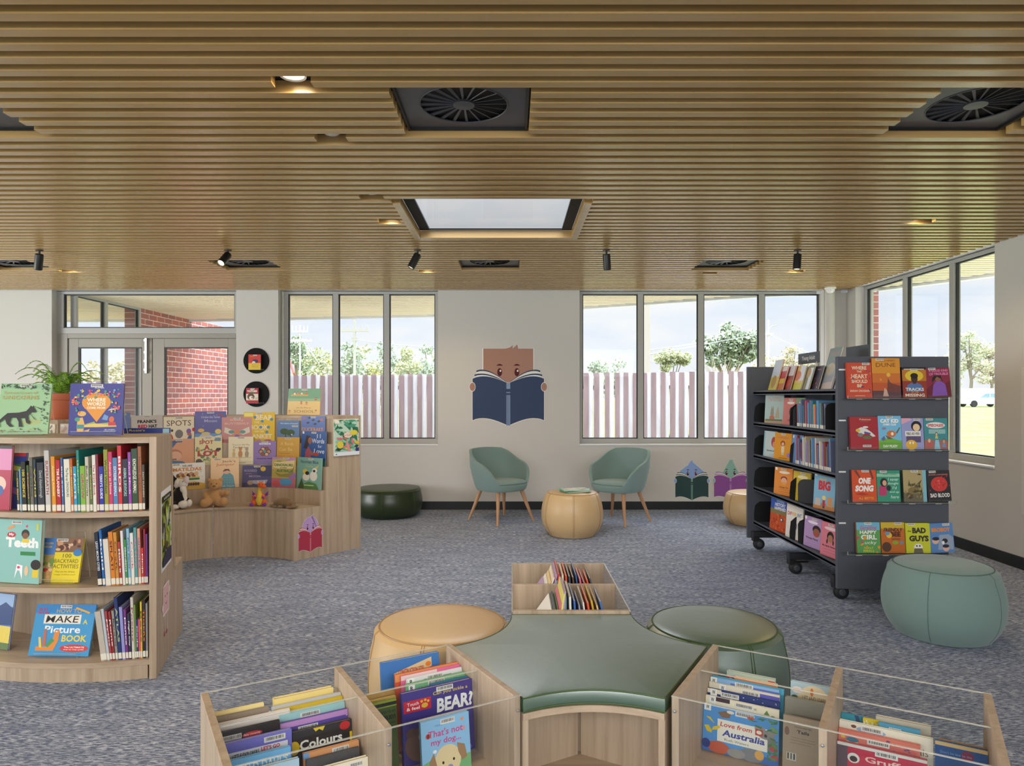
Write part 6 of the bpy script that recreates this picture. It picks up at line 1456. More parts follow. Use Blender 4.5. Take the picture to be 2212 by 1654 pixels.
novel('orange novel with bold white song lettering on the third ledge', 2, 1842, 1895, 1015, (214, 84, 44), [T('ONE', .52, .66, .5, .2, (244, 238, 230), .06, .15), T('SONG', .5, .42, .74, .2, (244, 238, 230), .06, .15), T('A.J. BETTS', .56, .1, .6, .1, (226, 170, 60), .02), ('p', [(.1, .98), (.3, .75), (.36, .78), (.2, 1)], (120, 60, 50)), ('p', [(.7, 1), (.84, .7), (.9, .74), (.8, 1)], (120, 60, 50)), ('p', [(.1, .24), (.4, .3), (.7, .22), (.4, .2)], (180, 60, 36))], bc=(.56, .965), spine=(90, 60, 60))
novel('jade green novel with white handwriting and two figures', 2, 1896, 1946, 1016, (56, 150, 120), [('r', 0, .8, 1, .9, (150, 200, 170)), T('ANN LIANG', .56, .88, .6, .06, (90, 140, 120), .02), T('I never', .72, .72, .44, .1, (226, 240, 232), .0, .2), T('thought', .7, .58, .46, .1, (226, 240, 232), .0, .2), T("I'd", .76, .45, .16, .09, (226, 240, 232), .0, .2), T('end up', .74, .31, .4, .09, (226, 240, 232), .0, .2), T('here', .76, .16, .34, .1, (226, 240, 232), .0, .2), ('p', [(.06, .2), (.4, .2), (.42, .44), (.3, .54), (.1, .5)], (190, 60, 110)), ('e', .3, .62, .16, .14, (40, 40, 44)), ('e', .33, .6, .09, .09, (220, 170, 140)), ('e', .5, .44, .1, .09, (40, 50, 50))], bc=(.3, .965))
novel('khaki novel of tangled branches with a pale blue edge', 2, 1953, 2003, 1015, (176, 158, 110), [('r', .84, 0, 1, 1, (130, 186, 200)), ('r', 0, 0, .84, .3, (110, 100, 80)), ('p', [(.1, .2), (.5, .5), (.8, .7), (.7, .5), (.5, .3), (.3, .1)], (90, 80, 50)), ('e', .45, .35, .26, .12, (130, 112, 70)), ('p', [(.6, .86), (.72, .9), (.8, .84), (.7, .84)], (70, 60, 50)), ('p', [(.2, .5), (.26, .7), (.3, .5)], (80, 90, 60))] + [('t', 'VERONICA', .08, .3, .08, .04, WHT)] + leafy(20, [(90, 84, 50), (150, 134, 80), (70, 66, 44)], .02, .82, .05, .6, .2, 33), bc=(.5, .965), spine=(60, 90, 70))
novel('black novel with a big red mottled disc', 2, 2006, 2056, 1016, (46, 42, 46), [('e', .52, .56, .36, .24, (206, 62, 56)), T('BAD BLOOD', .52, .2, .84, .13, (240, 236, 230), .03), T('JENNIFER LYNN BARNES', .5, .86, .84, .06, (190, 120, 110), .02)] + blobs(14, [(160, 40, 44), (226, 100, 90)], 34, .25, .4, .8, .72, .03) + blobs(10, [(200, 50, 60)], 35, .03, .05, .97, .97, .025), bc=(.26, .965), roll=rad(-2))
novel('green novel with happy white and yellow lettering on the lowest ledge', 3, 1852, 1903, 1128, (96, 160, 90), [('r', 0, .75, 1, 1, (110, 180, 206)), T('Geraldine', .5, .83, .7, .12, (206, 70, 120), .02, .2), T('HAPPY', .5, .68, .72, .11, (240, 240, 230), .03), T('GIRL', .52, .52, .68, .16, (240, 240, 230), .04), T('Lucky', .52, .33, .62, .14, (240, 240, 230), .0, .25), T('HOLLY', .5, .17, .4, .08, (206, 206, 60), .03), T('SMALL', .5, .07, .5, .08, (206, 206, 60), .03)] + blobs(8, [(206, 70, 120), (226, 150, 60)], 36, .05, .03, .95, .5, .05), bc=(.5, .965), spine=(150, 80, 50))
novel('burnt orange book with a small blue bee', 3, 1905, 1956, 1128, (196, 108, 44), [('r', 0, .8, 1, 1, (206, 176, 50)), ('p', [(.1, .75), (.9, .85), (.95, 1), (0, 1)], (206, 176, 50)), T('FRIENDLY', .52, .76, .8, .12, (70, 44, 34), .04, .1), T('BEE', .62, .61, .42, .15, (70, 44, 34), .05), ('e', .34, .58, .12, .09, (226, 190, 60)), ('e', .27, .64, .1, .06, (110, 150, 190)), ('e', .6, .34, .13, .06, (140, 170, 60)), ('e', .22, .2, .2, .16, (90, 64, 50)), ('e', .86, .34, .08, .06, (110, 140, 170)), T('and Friends', .62, .46, .36, .05, (70, 44, 34))], bc=(.74, .965))
novel('lime yellow book with thick dark lettering', 3, 1958, 2011, 1130, (204, 206, 50), [T('the', .16, .74, .14, .07, INK, .02), T('BAD', .56, .76, .56, .19, (60, 58, 44), .06), T('GUYS', .54, .49, .8, .2, (60, 58, 44), .06), ('e', .5, .2, .18, .12, (236, 232, 220)), ('p', [(.3, .0), (.7, .0), (.66, .16), (.34, .16)], (110, 104, 80)), ('e', .44, .24, .03, .03, INK), ('e', .56, .24, .03, .03, INK)], bc=(.25, .965))
novel('blue comic book of a grey robot with orange lettering', 3, 2012, 2063, 1130, (92, 136, 190), [T('BROBOT', .48, .78, .78, .14, (226, 140, 50), .05), ('p', [(.3, .1), (.95, .1), (.98, .5), (.8, .62), (.4, .6)], (150, 164, 184)), ('e', .22, .4, .14, .1, (226, 180, 160)), ('e', .24, .48, .15, .06, (40, 44, 60)), ('e', .64, .14, .13, .1, (226, 180, 160)), ('e', .64, .22, .14, .06, (40, 44, 60)), ('e', .62, .4, .12, .08, (40, 44, 50)), ('e', .54, .34, .06, .06, (236, 236, 240))], bc=(.72, .955), roll=rad(-2.5))

# ------------------------------------------------------------------ books on the long side of the shelving
def side_book(label, uL, XL, uR, w_, vt, z, base, items, lean=rad(4), t=.010, **kw):
    YL = XL * F / (uL - CU); L = Vector((XL, YL)); d = Vector(((uR - CU) / F, 1.0))
    # nearest point on the sight line at distance w_, nearer root
    a = d.dot(d); b = -2 * d.dot(L); c = L.dot(L) - w_ * w_; disc = b * b - 4 * a * c
    Y = (-b - math.sqrt(disc)) / (2 * a) if disc > 0 else -b / (2 * a)
    R = d * Y
    w2 = (R - L).length; xd = (R - L) / w2; m = (L + R) / 2
    bk = Vector((-xd.y, xd.x, 0)); p = Vector((m.x, m.y, z + t * sin(lean) + .0005))
    h = solve_h(0, vt, p, bk, lean)
    return book(label, frame(p, xd, lean), w2, h, t, base, items, group='picture books on the long side of the shelving', **kw)
pal = [('e', .5, .93, .22, .03, (236, 226, 210))]
side_book('pale blue rabbit book at the end of the upper shelf', 1651, 2.275, 1691, .20, 851, 1.166, (170, 190, 184), [('r', 0, 0, 1, .14, (186, 150, 120)), T('The LITTLE', .5, .82, .7, .12, (206, 150, 140), .02), ('p', [(.3, .3), (.5, .3), (.48, .5), (.46, .62), (.4, .5), (.36, .62), (.34, .5)], (150, 140, 120)), ('p', [(.56, .2), (.8, .2), (.76, .46), (.7, .58), (.62, .44)], (176, 160, 130)), ('e', .4, .2, .14, .1, (190, 110, 80)), ('r', .05, .1, .95, .16, (96, 120, 80))], bc=(.6, .965))
side_book('salmon pink child portrait book on the upper shelf', 1690, 2.30, 1716, .20, 859, 1.166, (206, 122, 114), [('e', .7, .5, .2, .17, (80, 50, 44)), ('e', .7, .44, .13, .1, (150, 100, 76)), ('e', .7, .3, .14, .08, (190, 200, 210)), T('Consent', .6, .2, .4, .06, INK, .02), ('e', .6, .82, .3, .05, (236, 220, 206))], bc=(.6, .93))
side_book('sage green book beside the upper bookend', 1716, 2.31, 1734, .18, 859, 1.166, (124, 152, 98), [('e', .75, .55, .2, .14, (120, 110, 100)), ('e', .7, .84, .3, .05, (206, 210, 190))], bc=None)
side_book('pale blue secrets book on the second shelf', 1648, 2.27, 1675, .21, 931, .868, (196, 208, 206), [('r', 0, 0, .1, 1, (140, 190, 206)), ('e', .8, .6, .2, .2, (176, 70, 60)), ('e', .85, .5, .14, .12, (220, 150, 120)), T('Secrets and', .62, .27, .7, .06, INK, .03), ('r', .5, .12, .95, .13, (150, 150, 150)), ('r', .5, .06, .95, .07, (150, 150, 150))], bc=None)
side_book('golden yellow book of a small standing girl on the second shelf', 1671, 2.262, 1707.5, .25, 935, .868, (222, 150, 36), [T('RACHEL MADDEN', .5, .83, .7, .06, (190, 110, 130), .02), ('r', .42, .3, .6, .55, (226, 206, 170)), ('e', .5, .62, .14, .1, (150, 70, 50)), ('e', .5, .6, .08, .06, (232, 180, 140)), ('e', .86, .22, .1, .08, (150, 120, 190)), ('r', .3, .08, .8, .1, (120, 80, 40)), ('r', .44, .2, .58, .3, (200, 190, 180))], spine=(140, 100, 160), bc=(.5, .955))
side_book('cornflower blue book tucked against the second shelf row', 1708, 2.275, 1730, .2, 939, .868, (104, 144, 190), [('r', .4, .1, .9, .12, (80, 110, 160))], bc=None, tagpos=(.14, .93))
side_book('orange book of a child in a striped hat on the third shelf', 1671, 2.262, 1710, .21, 1010, .57, (226, 140, 60), [('e', .55, .83, .3, .05, (240, 220, 196)), ('e', .54, .6, .18, .09, (130, 60, 60)), ('e', .54, .52, .16, .12, (226, 170, 140)), ('r', .44, .38, .64, .48, (226, 160, 80)), T('I Keep Try', .55, .28, .5, .07, INK, .02), ('r', .3, .2, .85, .21, (170, 100, 50)), ('r', .3, .12, .85, .13, (170, 100, 50))], bc=(.5, .94), tagpos=(.1, .94))
side_book('mustard book of a hooded child on the third shelf', 1711, 2.285, 1748, .21, 1019, .57, (206, 176, 60), [('e', .55, .82, .3, .06, (236, 220, 170)), ('e', .56, .48, .2, .16, (60, 44, 40)), ('e', .56, .46, .13, .11, (170, 110, 84)), ('r', .4, .3, .7, .38, (190, 150, 40)), T('I am Curious', .56, .22, .5, .05, INK, .02), ('r', .34, .12, .8, .13, (150, 120, 40))], bc=(.55, .94))
side_book('sky blue book with tall red BIG lettering', 1756, 2.275, 1802, .20, 1022, .57, (128, 178, 204), [('r', 0, 0, 1, .12, (190, 130, 80)), ('r', .1, .1, .34, .3, (196, 180, 170)), ('r', .66, .1, .9, .36, (206, 150, 100)), ('r', .36, .1, .62, .18, (150, 140, 130)), T('BIG', .5, .66, .56, .26, (200, 50, 60), .06), T('Small', .42, .83, .3, .07, (226, 200, 80), .02), ('r', .44, .1, .56, .26, (190, 50, 56)), ('e', .5, .33, .09, .06, (236, 206, 120)), ('r', .46, .04, .54, .1, (60, 60, 90))], bc=(.5, .955), tagpos=(.08, .95))
side_book('blue and red desert history book on the lowest shelf', 1662, 2.262, 1696, .24, 1073, .25, (196, 82, 44), [('r', 0, .62, 1, 1, (56, 90, 170)), ('r', 0, .5, 1, .64, (130, 120, 80)), T('WHERE', .6, .87, .5, .08, (150, 190, 226), .03), T('HISTORY', .6, .77, .66, .1, (226, 230, 236), .03), T('HAPPENED', .6, .66, .7, .09, (226, 230, 236), .03), ('e', .75, .36, .1, .06, (90, 80, 80)), ('e', .72, .36, .04, .03, WHT)] + blobs(24, [(170, 60, 36), (220, 110, 60)], 40, .05, .05, .95, .48, .04), bc=None)
side_book('white book with rainbow lettering on the lowest shelf', 1696, 2.27, 1731, .23, 1088, .25, (232, 226, 216), [T('DIF', .2, .7, .26, .1, (200, 70, 90), .03), T('FER', .5, .7, .28, .1, (220, 170, 70), .03), T('ENT', .8, .7, .26, .1, (70, 120, 150), .03), ('e', .52, .38, .18, .13, (150, 140, 170)), ('e', .5, .2, .14, .04, (120, 110, 130)), ('e', .46, .42, .1, .06, (130, 120, 160))], bc=(.5, .955))
side_book('lilac book of a smiling child on the lowest shelf', 1735, 2.285, 1771, .22, 1117, .25, (182, 150, 196), [('e', .5, .83, .3, .05, (236, 224, 236)), ('e', .74, .62, .24, .14, (40, 32, 36)), ('e', .74, .52, .2, .14, (150, 96, 70)), ('e', .74, .46, .08, .04, (200, 60, 70)), T('Private Parts', .5, .3, .7, .07, INK, .03), ('r', .2, .2, .9, .21, (150, 120, 170)), ('r', .2, .12, .9, .13, (150, 120, 170))], bc=(.6, .94), tagpos=(.08, .94))
side_book('rose pink book of a girl with plaits on the lowest shelf', 1771, 2.275, 1812, .22, 1130, .25, (216, 126, 140), [('e', .5, .83, .34, .05, (240, 210, 214)), ('e', .5, .6, .18, .15, (40, 32, 36)), ('e', .5, .54, .13, .11, (176, 120, 90)), ('e', .34, .44, .04, .07, (40, 32, 36)), ('e', .66, .44, .04, .07, (40, 32, 36)), T('My Safety Network', .5, .3, .8, .06, INK, .03), ('r', .14, .2, .9, .21, (170, 90, 104)), ('r', .14, .12, .9, .13, (170, 90, 104))], bc=(.5, .94))
# display row leaning back along the top shelf
tops = [(1658, 1674, 777, .22, (214, 196, 90), 'cream and straw rabbit book, first of the leaning top row', [('r', 0, .45, 1, 1, (206, 214, 226)), ('e', .5, .3, .3, .2, (190, 150, 90))], (170, 60, 40)),
        (1677, 1688, 791, .20, (206, 120, 50), 'red and yellow book, second of the leaning top row', [('r', 0, .5, 1, .8, (196, 44, 44)), ('r', 0, .3, 1, .5, (226, 190, 70)), ('r', 0, .8, 1, 1, (222, 210, 206))], (170, 50, 40)),
        (1691, 1705, 790, .20, (150, 66, 54), 'brick red book, third of the leaning top row', [('r', 0, .6, 1, 1, (222, 214, 216)), ('p', [(.1, .4), (.9, .5), (.8, .2), (.2, .1)], (196, 80, 60))], (150, 50, 44)),
        (1707, 1728, 790, .22, (226, 196, 120), 'cream and lime book, fourth of the leaning top row', [('r', 0, 0, 1, .3, (206, 200, 80)), ('r', .5, .4, 1, 1, (226, 228, 236)), ('e', .4, .6, .3, .2, (226, 140, 110))], (150, 150, 120)),
        (1732, 1745, 789, .20, (130, 124, 84), 'olive and white book, fifth of the leaning top row', [('r', .5, 0, 1, .9, (226, 230, 236)), ('e', .4, .7, .3, .2, (196, 150, 90))], (90, 90, 60)),
        (1748, 1765, 790, .21, (56, 44, 62), 'dark plum leafy book, sixth of the leaning top row', leafy(14, [(150, 70, 90), (120, 120, 70), (190, 130, 90)], .05, .95, .1, .9, .2, 44) + [T('Sing me', .6, .85, .4, .06, (206, 180, 190))], (40, 34, 46)),
        (1769, 1794, 750.5, .27, (160, 164, 166), 'tall grey teal storm book rising over the others', [('r', 0, .6, 1, 1, (124, 140, 140)), ('r', 0, 0, 1, .3, (196, 176, 166)), T('WALKING', .55, .86, .7, .1, (176, 140, 120), .02), ('e', .5, .5, .36, .14, (190, 176, 150)), ('p', [(.1, .3), (.9, .36), (.9, .2), (.1, .16)], (150, 150, 156))], (110, 120, 124)),
        (1796, 1810, 800, .2, (206, 196, 214), 'lilac white book at the near end of the leaning top row', [('r', 0, .5, 1, 1, (190, 180, 206))], (170, 160, 190))]
for uL, uR, vt, w_, base, lb, it, sp in tops:
    side_book(lb, uL, 2.30, uR, w_, vt, 1.456, base, it, lean=rad(15), t=.012, spine=sp, back=sp, bc=None)
# spine rows
def spine_run(y0, y1, z, x, n, h0, h1, cols, where, seed):
    r = random.Random(seed); y = y0; i = 0; grp = 'spine-out books on the %s of the dark shelving' % where
    step = (y0 - y1) / n
    for i in range(n):
        t_ = step * r.uniform(0.72, 0.96); c, wd = cols[(i * 5 + r.randint(0, 2)) % len(cols)]
        h = r.uniform(h0, h1)
        spine_book('%s spine, %s spine book along the %s of the dark shelving' % (wd, ordinal(i + 1), where), frame(Vector((x + r.uniform(0, .012), y - step / 2, z)), (0, -1), 0, rad(r.uniform(-3.5, -1.5))), t_, h, .2, c, None, WHT, True, grp)
        y -= step
SPC = [((112, 120, 150), 'slate blue'), ((196, 92, 110), 'rose'), ((120, 160, 140), 'sage'), ((206, 206, 206), 'white'), ((70, 80, 120), 'navy'), ((150, 130, 170), 'mauve'), ((90, 96, 100), 'grey'), ((60, 130, 150), 'teal'), ((196, 180, 140), 'cream'), ((150, 60, 60), 'red'), ((100, 150, 190), 'pale blue'), ((60, 60, 66), 'black'), ((206, 176, 80), 'yellow'), ((110, 70, 130), 'purple'), ((120, 110, 90), 'khaki')]
spine_run(5.56, 5.035, 1.1665, 2.272, 19, .17, .225, SPC, 'upper shelf', 50)
spine_run(5.56, 4.94, .8685, 2.268, 27, .18, .24, SPC[3:] + SPC[:3], 'second shelf', 51)

# ------------------------------------------------------------------ books in the three bins
def bin_book(label, base_ang, cell, TLp, TRp, q, base, items=(), t=.010, lim=None, shift=0.0, lean=None, **kw):
    a = Vector((cos(rad(base_ang)), sin(rad(base_ang)), 0))
    n = Vector((.5, -.866, 0)) if base_ang == 210 else Vector((-.5, -.866, 0))
    C = Vector((CX, CY, 0))
    def hit(u, v):
        d = ray(u, v); s = (q + n.dot(C) - n.dot(CAM)) / n.dot(d); return CAM + d * s
    A, B = hit(*TLp), hit(*TRp)
    xd = (B - A); xd.z = 0; w_ = xd.length; xd.normalize(); xd = -a if base_ang == 210 else a
    lo = (PAN[cell] + .0235 + shift); hi = (PAN[cell + 1] - .0015 + shift)
    sa, sb = sorted((a.dot(A - C), a.dot(B - C))); sa, sb = max(sa, lo), min(sb, hi)
    w_ = sb - sa; sm = (sa + sb) / 2
    zt = min((A.z + B.z) / 2, .60)
    lim = lim if lim is not None else (-0.008 if q < 0 else .24)
    h0 = zt - BZ
    dq = max(0.0, min(h0 * .13, lim - q - 0.002)); lean = math.asin(min(.3, dq / h0))
    h = h0 / cos(lean)
    p = C + a * sm + n * (q + dq); p.z = BZ + .001 + t * sin(lean)
    return book(label, frame(p, xd, lean), w_, h - .001, t, base, items, name='board_book', group='picture books in the bin to the ' + ('bear' if base_ang == 210 else 'koala') + ' side', **kw)
L = 210
bin_book('blue board book with construction lettering at the back of the bear bin', L, 0, (824, 1434), (948, 1409), -.215, (66, 122, 186), [('r', .2, .6, .86, .8, (190, 186, 180)), ('p', [(.2, .74), (.86, .84), (.86, .96), (.2, .84)], (222, 196, 150)), T('CONSTRUCTION SITES', .5, .84, .44, .06, (190, 60, 40), .03), ('e', .8, .88, .05, .03, (226, 130, 50))], t=.02, bc=None)
bin_book('tan backed book at the back of the bear bin', L, 0, (784, 1510), (853, 1487), -.17, (214, 176, 100), [], t=.012, bc=None)
bin_book('orange red thin book behind the green one in the bear bin', L, 0, (853, 1457), (1004, 1428), -.145, (206, 92, 62), [('r', 0, .9, 1, 1, (226, 150, 90))], t=.009, bc=None)
bin_book('pink thin book behind the green one in the bear bin', L, 0, (866, 1460), (1000, 1434), -.128, (222, 110, 150), [('r', 0, .94, .6, 1, (230, 200, 196))], t=.007, bc=None)
bin_book('white thin book behind the green one in the bear bin', L, 0, (878, 1466), (1002, 1441), -.112, (226, 222, 222), [('r', .3, .9, .8, .95, (140, 130, 130))], t=.007, tagpos=(.08, .95), tagtxt='R')
bin_book('green book with big yellow letters in the bear bin', L, 0, (877, 1480), (1018, 1447), -.088, (124, 182, 132), [T('BIG', .56, .76, .72, .2, (236, 206, 70), .05), T('Sally Higgins', .32, .9, .24, .06, (70, 110, 80), .0), T('Lucinda Gifford', .78, .93, .26, .05, (70, 110, 80), .0)], t=.010, tagpos=(.09, .93), tagtxt='R')
bin_book('tall teal underwater book beside the purple bear book', L, 0, (930, 1478), (1031, 1457), -.062, (50, 124, 146), blobs(26, [(60, 150, 120), (226, 190, 70), (196, 80, 90), (120, 170, 190), (90, 110, 80)], 60, .6, .05, .97, .8, .05) + [('e', .78, .84, .08, .07, (226, 160, 120))], t=.012, bc=None)
it = [('e', .28, .26, .26, .24, (122, 90, 76)), ('e', .12, .44, .08, .06, (110, 78, 62)), ('e', .30, .36, .09, .08, (236, 232, 226)), ('e', .33, .35, .055, .055, (30, 28, 32)), ('r', .02, .72, .4, .88, (206, 46, 66)), T('Touch', .15, .83, .16, .045, WHT, .01), T('& feel', .15, .77, .18, .045, WHT, .02), ('e', .31, .78, .045, .035, (232, 186, 60)), ('e', .27, .84, .018, .018, (232, 186, 60)), ('e', .32, .85, .018, .018, (232, 186, 60)), ('e', .36, .83, .018, .018, (232, 186, 60)),
      T('Can you tickle a', .68, .90, .5, .06, (226, 206, 60), .01, .05), T('BEAR?', .74, .73, .52, .2, (240, 240, 236), .04, .05), ('e', .9, .05, .05, .045, (120, 130, 190)), ('e', .52, .1, .1, .06, (122, 90, 76))]
bin_book('purple touch and feel bear book', L, 0, (867, 1500), (1020, 1466), -.036, (72, 58, 136), it, t=.018, bc=(.60, .955), spine=(80, 66, 140))
bin_book('green and black busy farm book turned backwards in the bear bin', L, 0, (792, 1524), (856, 1508), -.06, (146, 160, 40), [('r', 0, .0, 1, .9, (74, 92, 30)), ('p', [(0, .92), (1, .92), (1, .97), (0, .97)], INK), T('ON THE FARM, WE ARE', .55, .83, .8, .05, (40, 44, 24), .02), T('BUSY, BUSY!', .55, .74, .8, .08, (30, 34, 20), .05), T('COUNTING, PLANTING', .55, .66, .8, .04, (40, 44, 24), .02), ('r', .2, .22, .7, .34, (190, 190, 170))], t=.008, bc=None)
bin_book('yellow edged thin book behind the busy farm book', L, 0, (784, 1521), (855, 1501), -.115, (234, 200, 110), [], t=.012, bc=None)
it = [('p', [(0, 0), (1, 0), (1, .3), (.6, .24), (.2, .34), (0, .28)], (120, 176, 120)), T("That's not", .5, .76, .72, .12, (206, 80, 140), .02, .05), T('my dog...', .5, .6, .62, .13, (206, 80, 140), .02, .05), ('e', .14, .74, .05, .045, (206, 70, 60)), ('e', .14, .74, .02, .04, (90, 60, 60)), ('e', .85, .9, .03, .03, (226, 150, 110)), ('e', .88, .74, .03, .04, (226, 150, 150)), ('e', .52, .26, .27, .27, (226, 206, 160)), ('p', [(.24, .44), (.14, .3), (.14, .1), (.26, .0), (.32, .1)], (160, 126, 90)), ('p', [(.72, .52), (.88, .46), (.92, .24), (.82, .2), (.74, .36)], (160, 126, 90)), ('e', .56, .14, .06, .045, (150, 150, 190)), ('e', .42, .24, .022, .025, INK), ('e', .64, .26, .022, .025, INK), T('Usborne', .36, .89, .16, .03, (90, 110, 160), .0), ('e', .26, .46, .04, .03, (236, 236, 240))]
bin_book('pale blue puppy book at the front of the bear bin', L, 0, (908, 1561), (1012, 1538), .075, (142, 192, 228), it, t=.014, bc=(.55, .93), spine=(120, 170, 200))
# outer cell
bin_book('thick yellow paged book at the back of the outer bear cell', L, 1, (592, 1516), (720, 1483), -.20, (236, 212, 130), [], t=.026, bc=None)
bin_book('silver grey book in the outer bear cell', L, 1, (586, 1528), (744, 1494), -.163, (190, 190, 186), [], t=.010, bc=None, spine=(130, 136, 140))
bin_book('mustard yellow book in the outer bear cell', L, 1, (594, 1535), (748, 1502), -.146, (206, 176, 48), [], t=.010, bc=None)
bin_book('aqua board book with red and black lettering in the outer bear cell', L, 1, (603, 1547), (745, 1514), -.122, (160, 204, 204), [('r', .16, .5, .8, .86, (236, 226, 220)), T('LITTLE EXPLORERS', .40, .8, .42, .06, INK, .02), T("LET'S GO", .7, .86, .22, .06, (200, 60, 60), .02)], t=.012, bc=(.46, .93))
bin_book('purple board book with pink edge in the outer bear cell', L, 1, (605, 1566), (758, 1529), -.09, (96, 76, 158), [('r', 0, .9, 1, 1, (190, 140, 200)), ('r', .03, .0, .97, .92, (92, 74, 156)), ('e', .35, .46, .22, .26, (206, 160, 70)), ('e', .8, .74, .1, .04, (150, 90, 170))], t=.014, bc=(.4, .86))
bin_book('black board book with white Colours lettering', L, 1, (632, 1583), (764, 1552), -.05, (48, 46, 48), [T('Colours', .47, .76, .72, .15, (240, 236, 226), .03), ('e', .02, .74, .09, .11, (226, 190, 40)), ('e', .88, .92, .09, .07, (196, 40, 50)), ('p', [(.34, .99), (.38, .93), (.44, .96), (.5, .92), (.54, .99)], (230, 200, 60)), ('p', [(.24, .5), (.4, .4), (.6, .44), (.62, .38), (.4, .32)], (150, 120, 70)), ('e', .2, .34, .03, .06, (190, 80, 60)), ('r', .96, .4, 1, .8, (226, 190, 40))] + blobs(14, [(90, 70, 110), (120, 90, 60), (80, 110, 90)], 62, .1, .1, .95, .45, .04), t=.014, bc=(.84, .60))
bin_book('orange topped board book in the outer bear cell', L, 1, (655, 1628), (775, 1600), .045, (214, 150, 96), [('r', 0, .9, .1, 1, (120, 160, 206)), T('Frogs', .4, .8, .3, .06, (236, 200, 160))], t=.012, bc=(.66, .92))
bin_book('charcoal board book in the outer bear cell', L, 1, (662, 1643), (776, 1615), .072, (74, 72, 72), [('p', [(.66, .7), (.9, .85), (.95, .7), (.8, .6)], (150, 146, 140)), T('Bronwyn Bancroft', .3, .74, .36, .04, (190, 190, 186), .0)], t=.012, bc=None)
bin_book('cream board book at the front of the outer bear cell', L, 1, (700, 1660), (800, 1634), .11, (236, 226, 200), [T('Go', .5, .8, .2, .1, INK, .02)], t=.018, bc=(.72, .90))
bin_book('pale straw book at the back corner of the outer bear cell', L, 1, (450, 1543), (570, 1519), -.19, (242, 220, 150), [], t=.012, bc=None)
bin_book('brown grey book at the back corner of the outer bear cell', L, 1, (452, 1556), (580, 1525), -.165, (150, 134, 116), [], t=.012, bc=None, spine=(226, 206, 150))
bin_book('off white book with handwritten lettering in the outer bear cell', L, 1, (458, 1566), (626, 1533), -.125, (226, 216, 206), [T('me & Le', .78, .82, .4, .14, INK, .0, .2), ('r', .28, .7, .46, .84, (84, 96, 176)), ('e', .37, .77, .06, .05, (206, 180, 80)), T('petite', .16, .86, .12, .04, (110, 100, 96), .0), T('boutique', .16, .8, .14, .04, (110, 100, 96), .0)], t=.012, bc=None)
bin_book('black book with teal corner and red label in the outer bear cell', L, 1, (460, 1588), (604, 1556), -.08, (44, 34, 30), [('r', 0, .0, .1, 1, (50, 130, 130)), ('e', .56, .9, .16, .035, (200, 54, 56)), T('Baby University', .56, .9, .26, .035, (240, 200, 190), .02)], t=.012, bc=(.24, .91))
bin_book('violet edged building site book in the outer bear cell', L, 1, (470, 1610), (630, 1577), -.03, (120, 116, 200), [('r', .10, 0, .94, .86, (230, 228, 234)), T('LITTLE EXPLORERS', .36, .80, .36, .055, INK, .02), T("LET'S GO", .70, .82, .26, .055, (200, 40, 56), .03), T('BUILDING SITE', .54, .66, .78, .12, (196, 70, 44), .04)], t=.016, bc=(.76, .93))
bin_book('sky blue book with large pale lettering in the outer bear cell', L, 1, (480, 1646), (628, 1616), .04, (112, 176, 220), [T("ROALD DAHL'S", .54, .84, .84, .14, (236, 232, 224), .02)], t=.014, bc=None)
bin_book('pale ice blue board book at the front of the outer bear cell', L, 1, (478, 1672), (646, 1647), .09, (176, 206, 222), [('r', .2, .6, .7, .8, (150, 180, 206))], t=.016, bc=None)
R_ = 330; SH = .012
bin_book('sage board book with red Christmas band at the back of the koala bin', R_, 0, (1570, 1449), (1674, 1469), -.205, (176, 190, 172), [('r', 0, .8, .42, .92, (196, 44, 60)), T('Christmas', .2, .86, .3, .06, WHT, .02), ('r', .86, .8, 1, .96, (200, 50, 60))], t=.02, shift=SH, bc=None)
bin_book('animal patterned cream book at the back of the koala bin', R_, 0, (1586, 1460), (1679, 1480), -.178, (232, 210, 160), [('r', 0, .9, 1, 1, (222, 130, 70)), ('e', .3, .86, .1, .06, INK), ('e', .6, .82, .1, .06, (110, 120, 60))], t=.012, shift=SH, bc=None)
bin_book('bright cyan book showing along the edge of the koala stack', R_, 0, (1520, 1455), (1693, 1492), -.148, (80, 176, 206), [], t=.012, shift=SH, bc=None)
bin_book('pale blue book deep in the koala stack', R_, 0, (1512, 1457), (1683, 1492), -.128, (140, 180, 220), [('r', .3, .88, 1, .96, (96, 110, 190))], t=.010, shift=SH, tagpos=(.05, .95), tagtxt='W')
bin_book('cream and violet book in the koala stack', R_, 0, (1508, 1467), (1684, 1504), -.108, (226, 214, 190), [('r', .5, .86, 1, .97, (96, 90, 180))], t=.010, shift=SH, tagpos=(.2, .94), tagtxt='W', bc=(.6, .93))
bin_book('starry navy book in the koala stack', R_, 0, (1505, 1480), (1684, 1518), -.088, (36, 52, 112), blobs(14, [(200, 206, 226)], 66, .3, .8, .97, .98, .008) + [('r', 0, .92, .2, 1, (226, 214, 190))], t=.010, shift=SH, tagpos=(.09, .94), tagtxt='W', bc=(.32, .93))
bin_book('cream book with green blossom in the koala stack', R_, 0, (1495, 1494), (1683, 1536), -.062, (238, 226, 196), [('r', .1, .92, .34, 1, (70, 50, 60)), T('MARTINE', .56, .92, .3, .04, (150, 140, 110), .02), ('p', [(.8, .86), (.84, .95), (.88, .86)], (110, 140, 70)), ('e', .92, .84, .03, .03, (130, 150, 80))], t=.010, shift=SH, tagpos=(.1, .94), tagtxt='W', bc=(.54, .93))
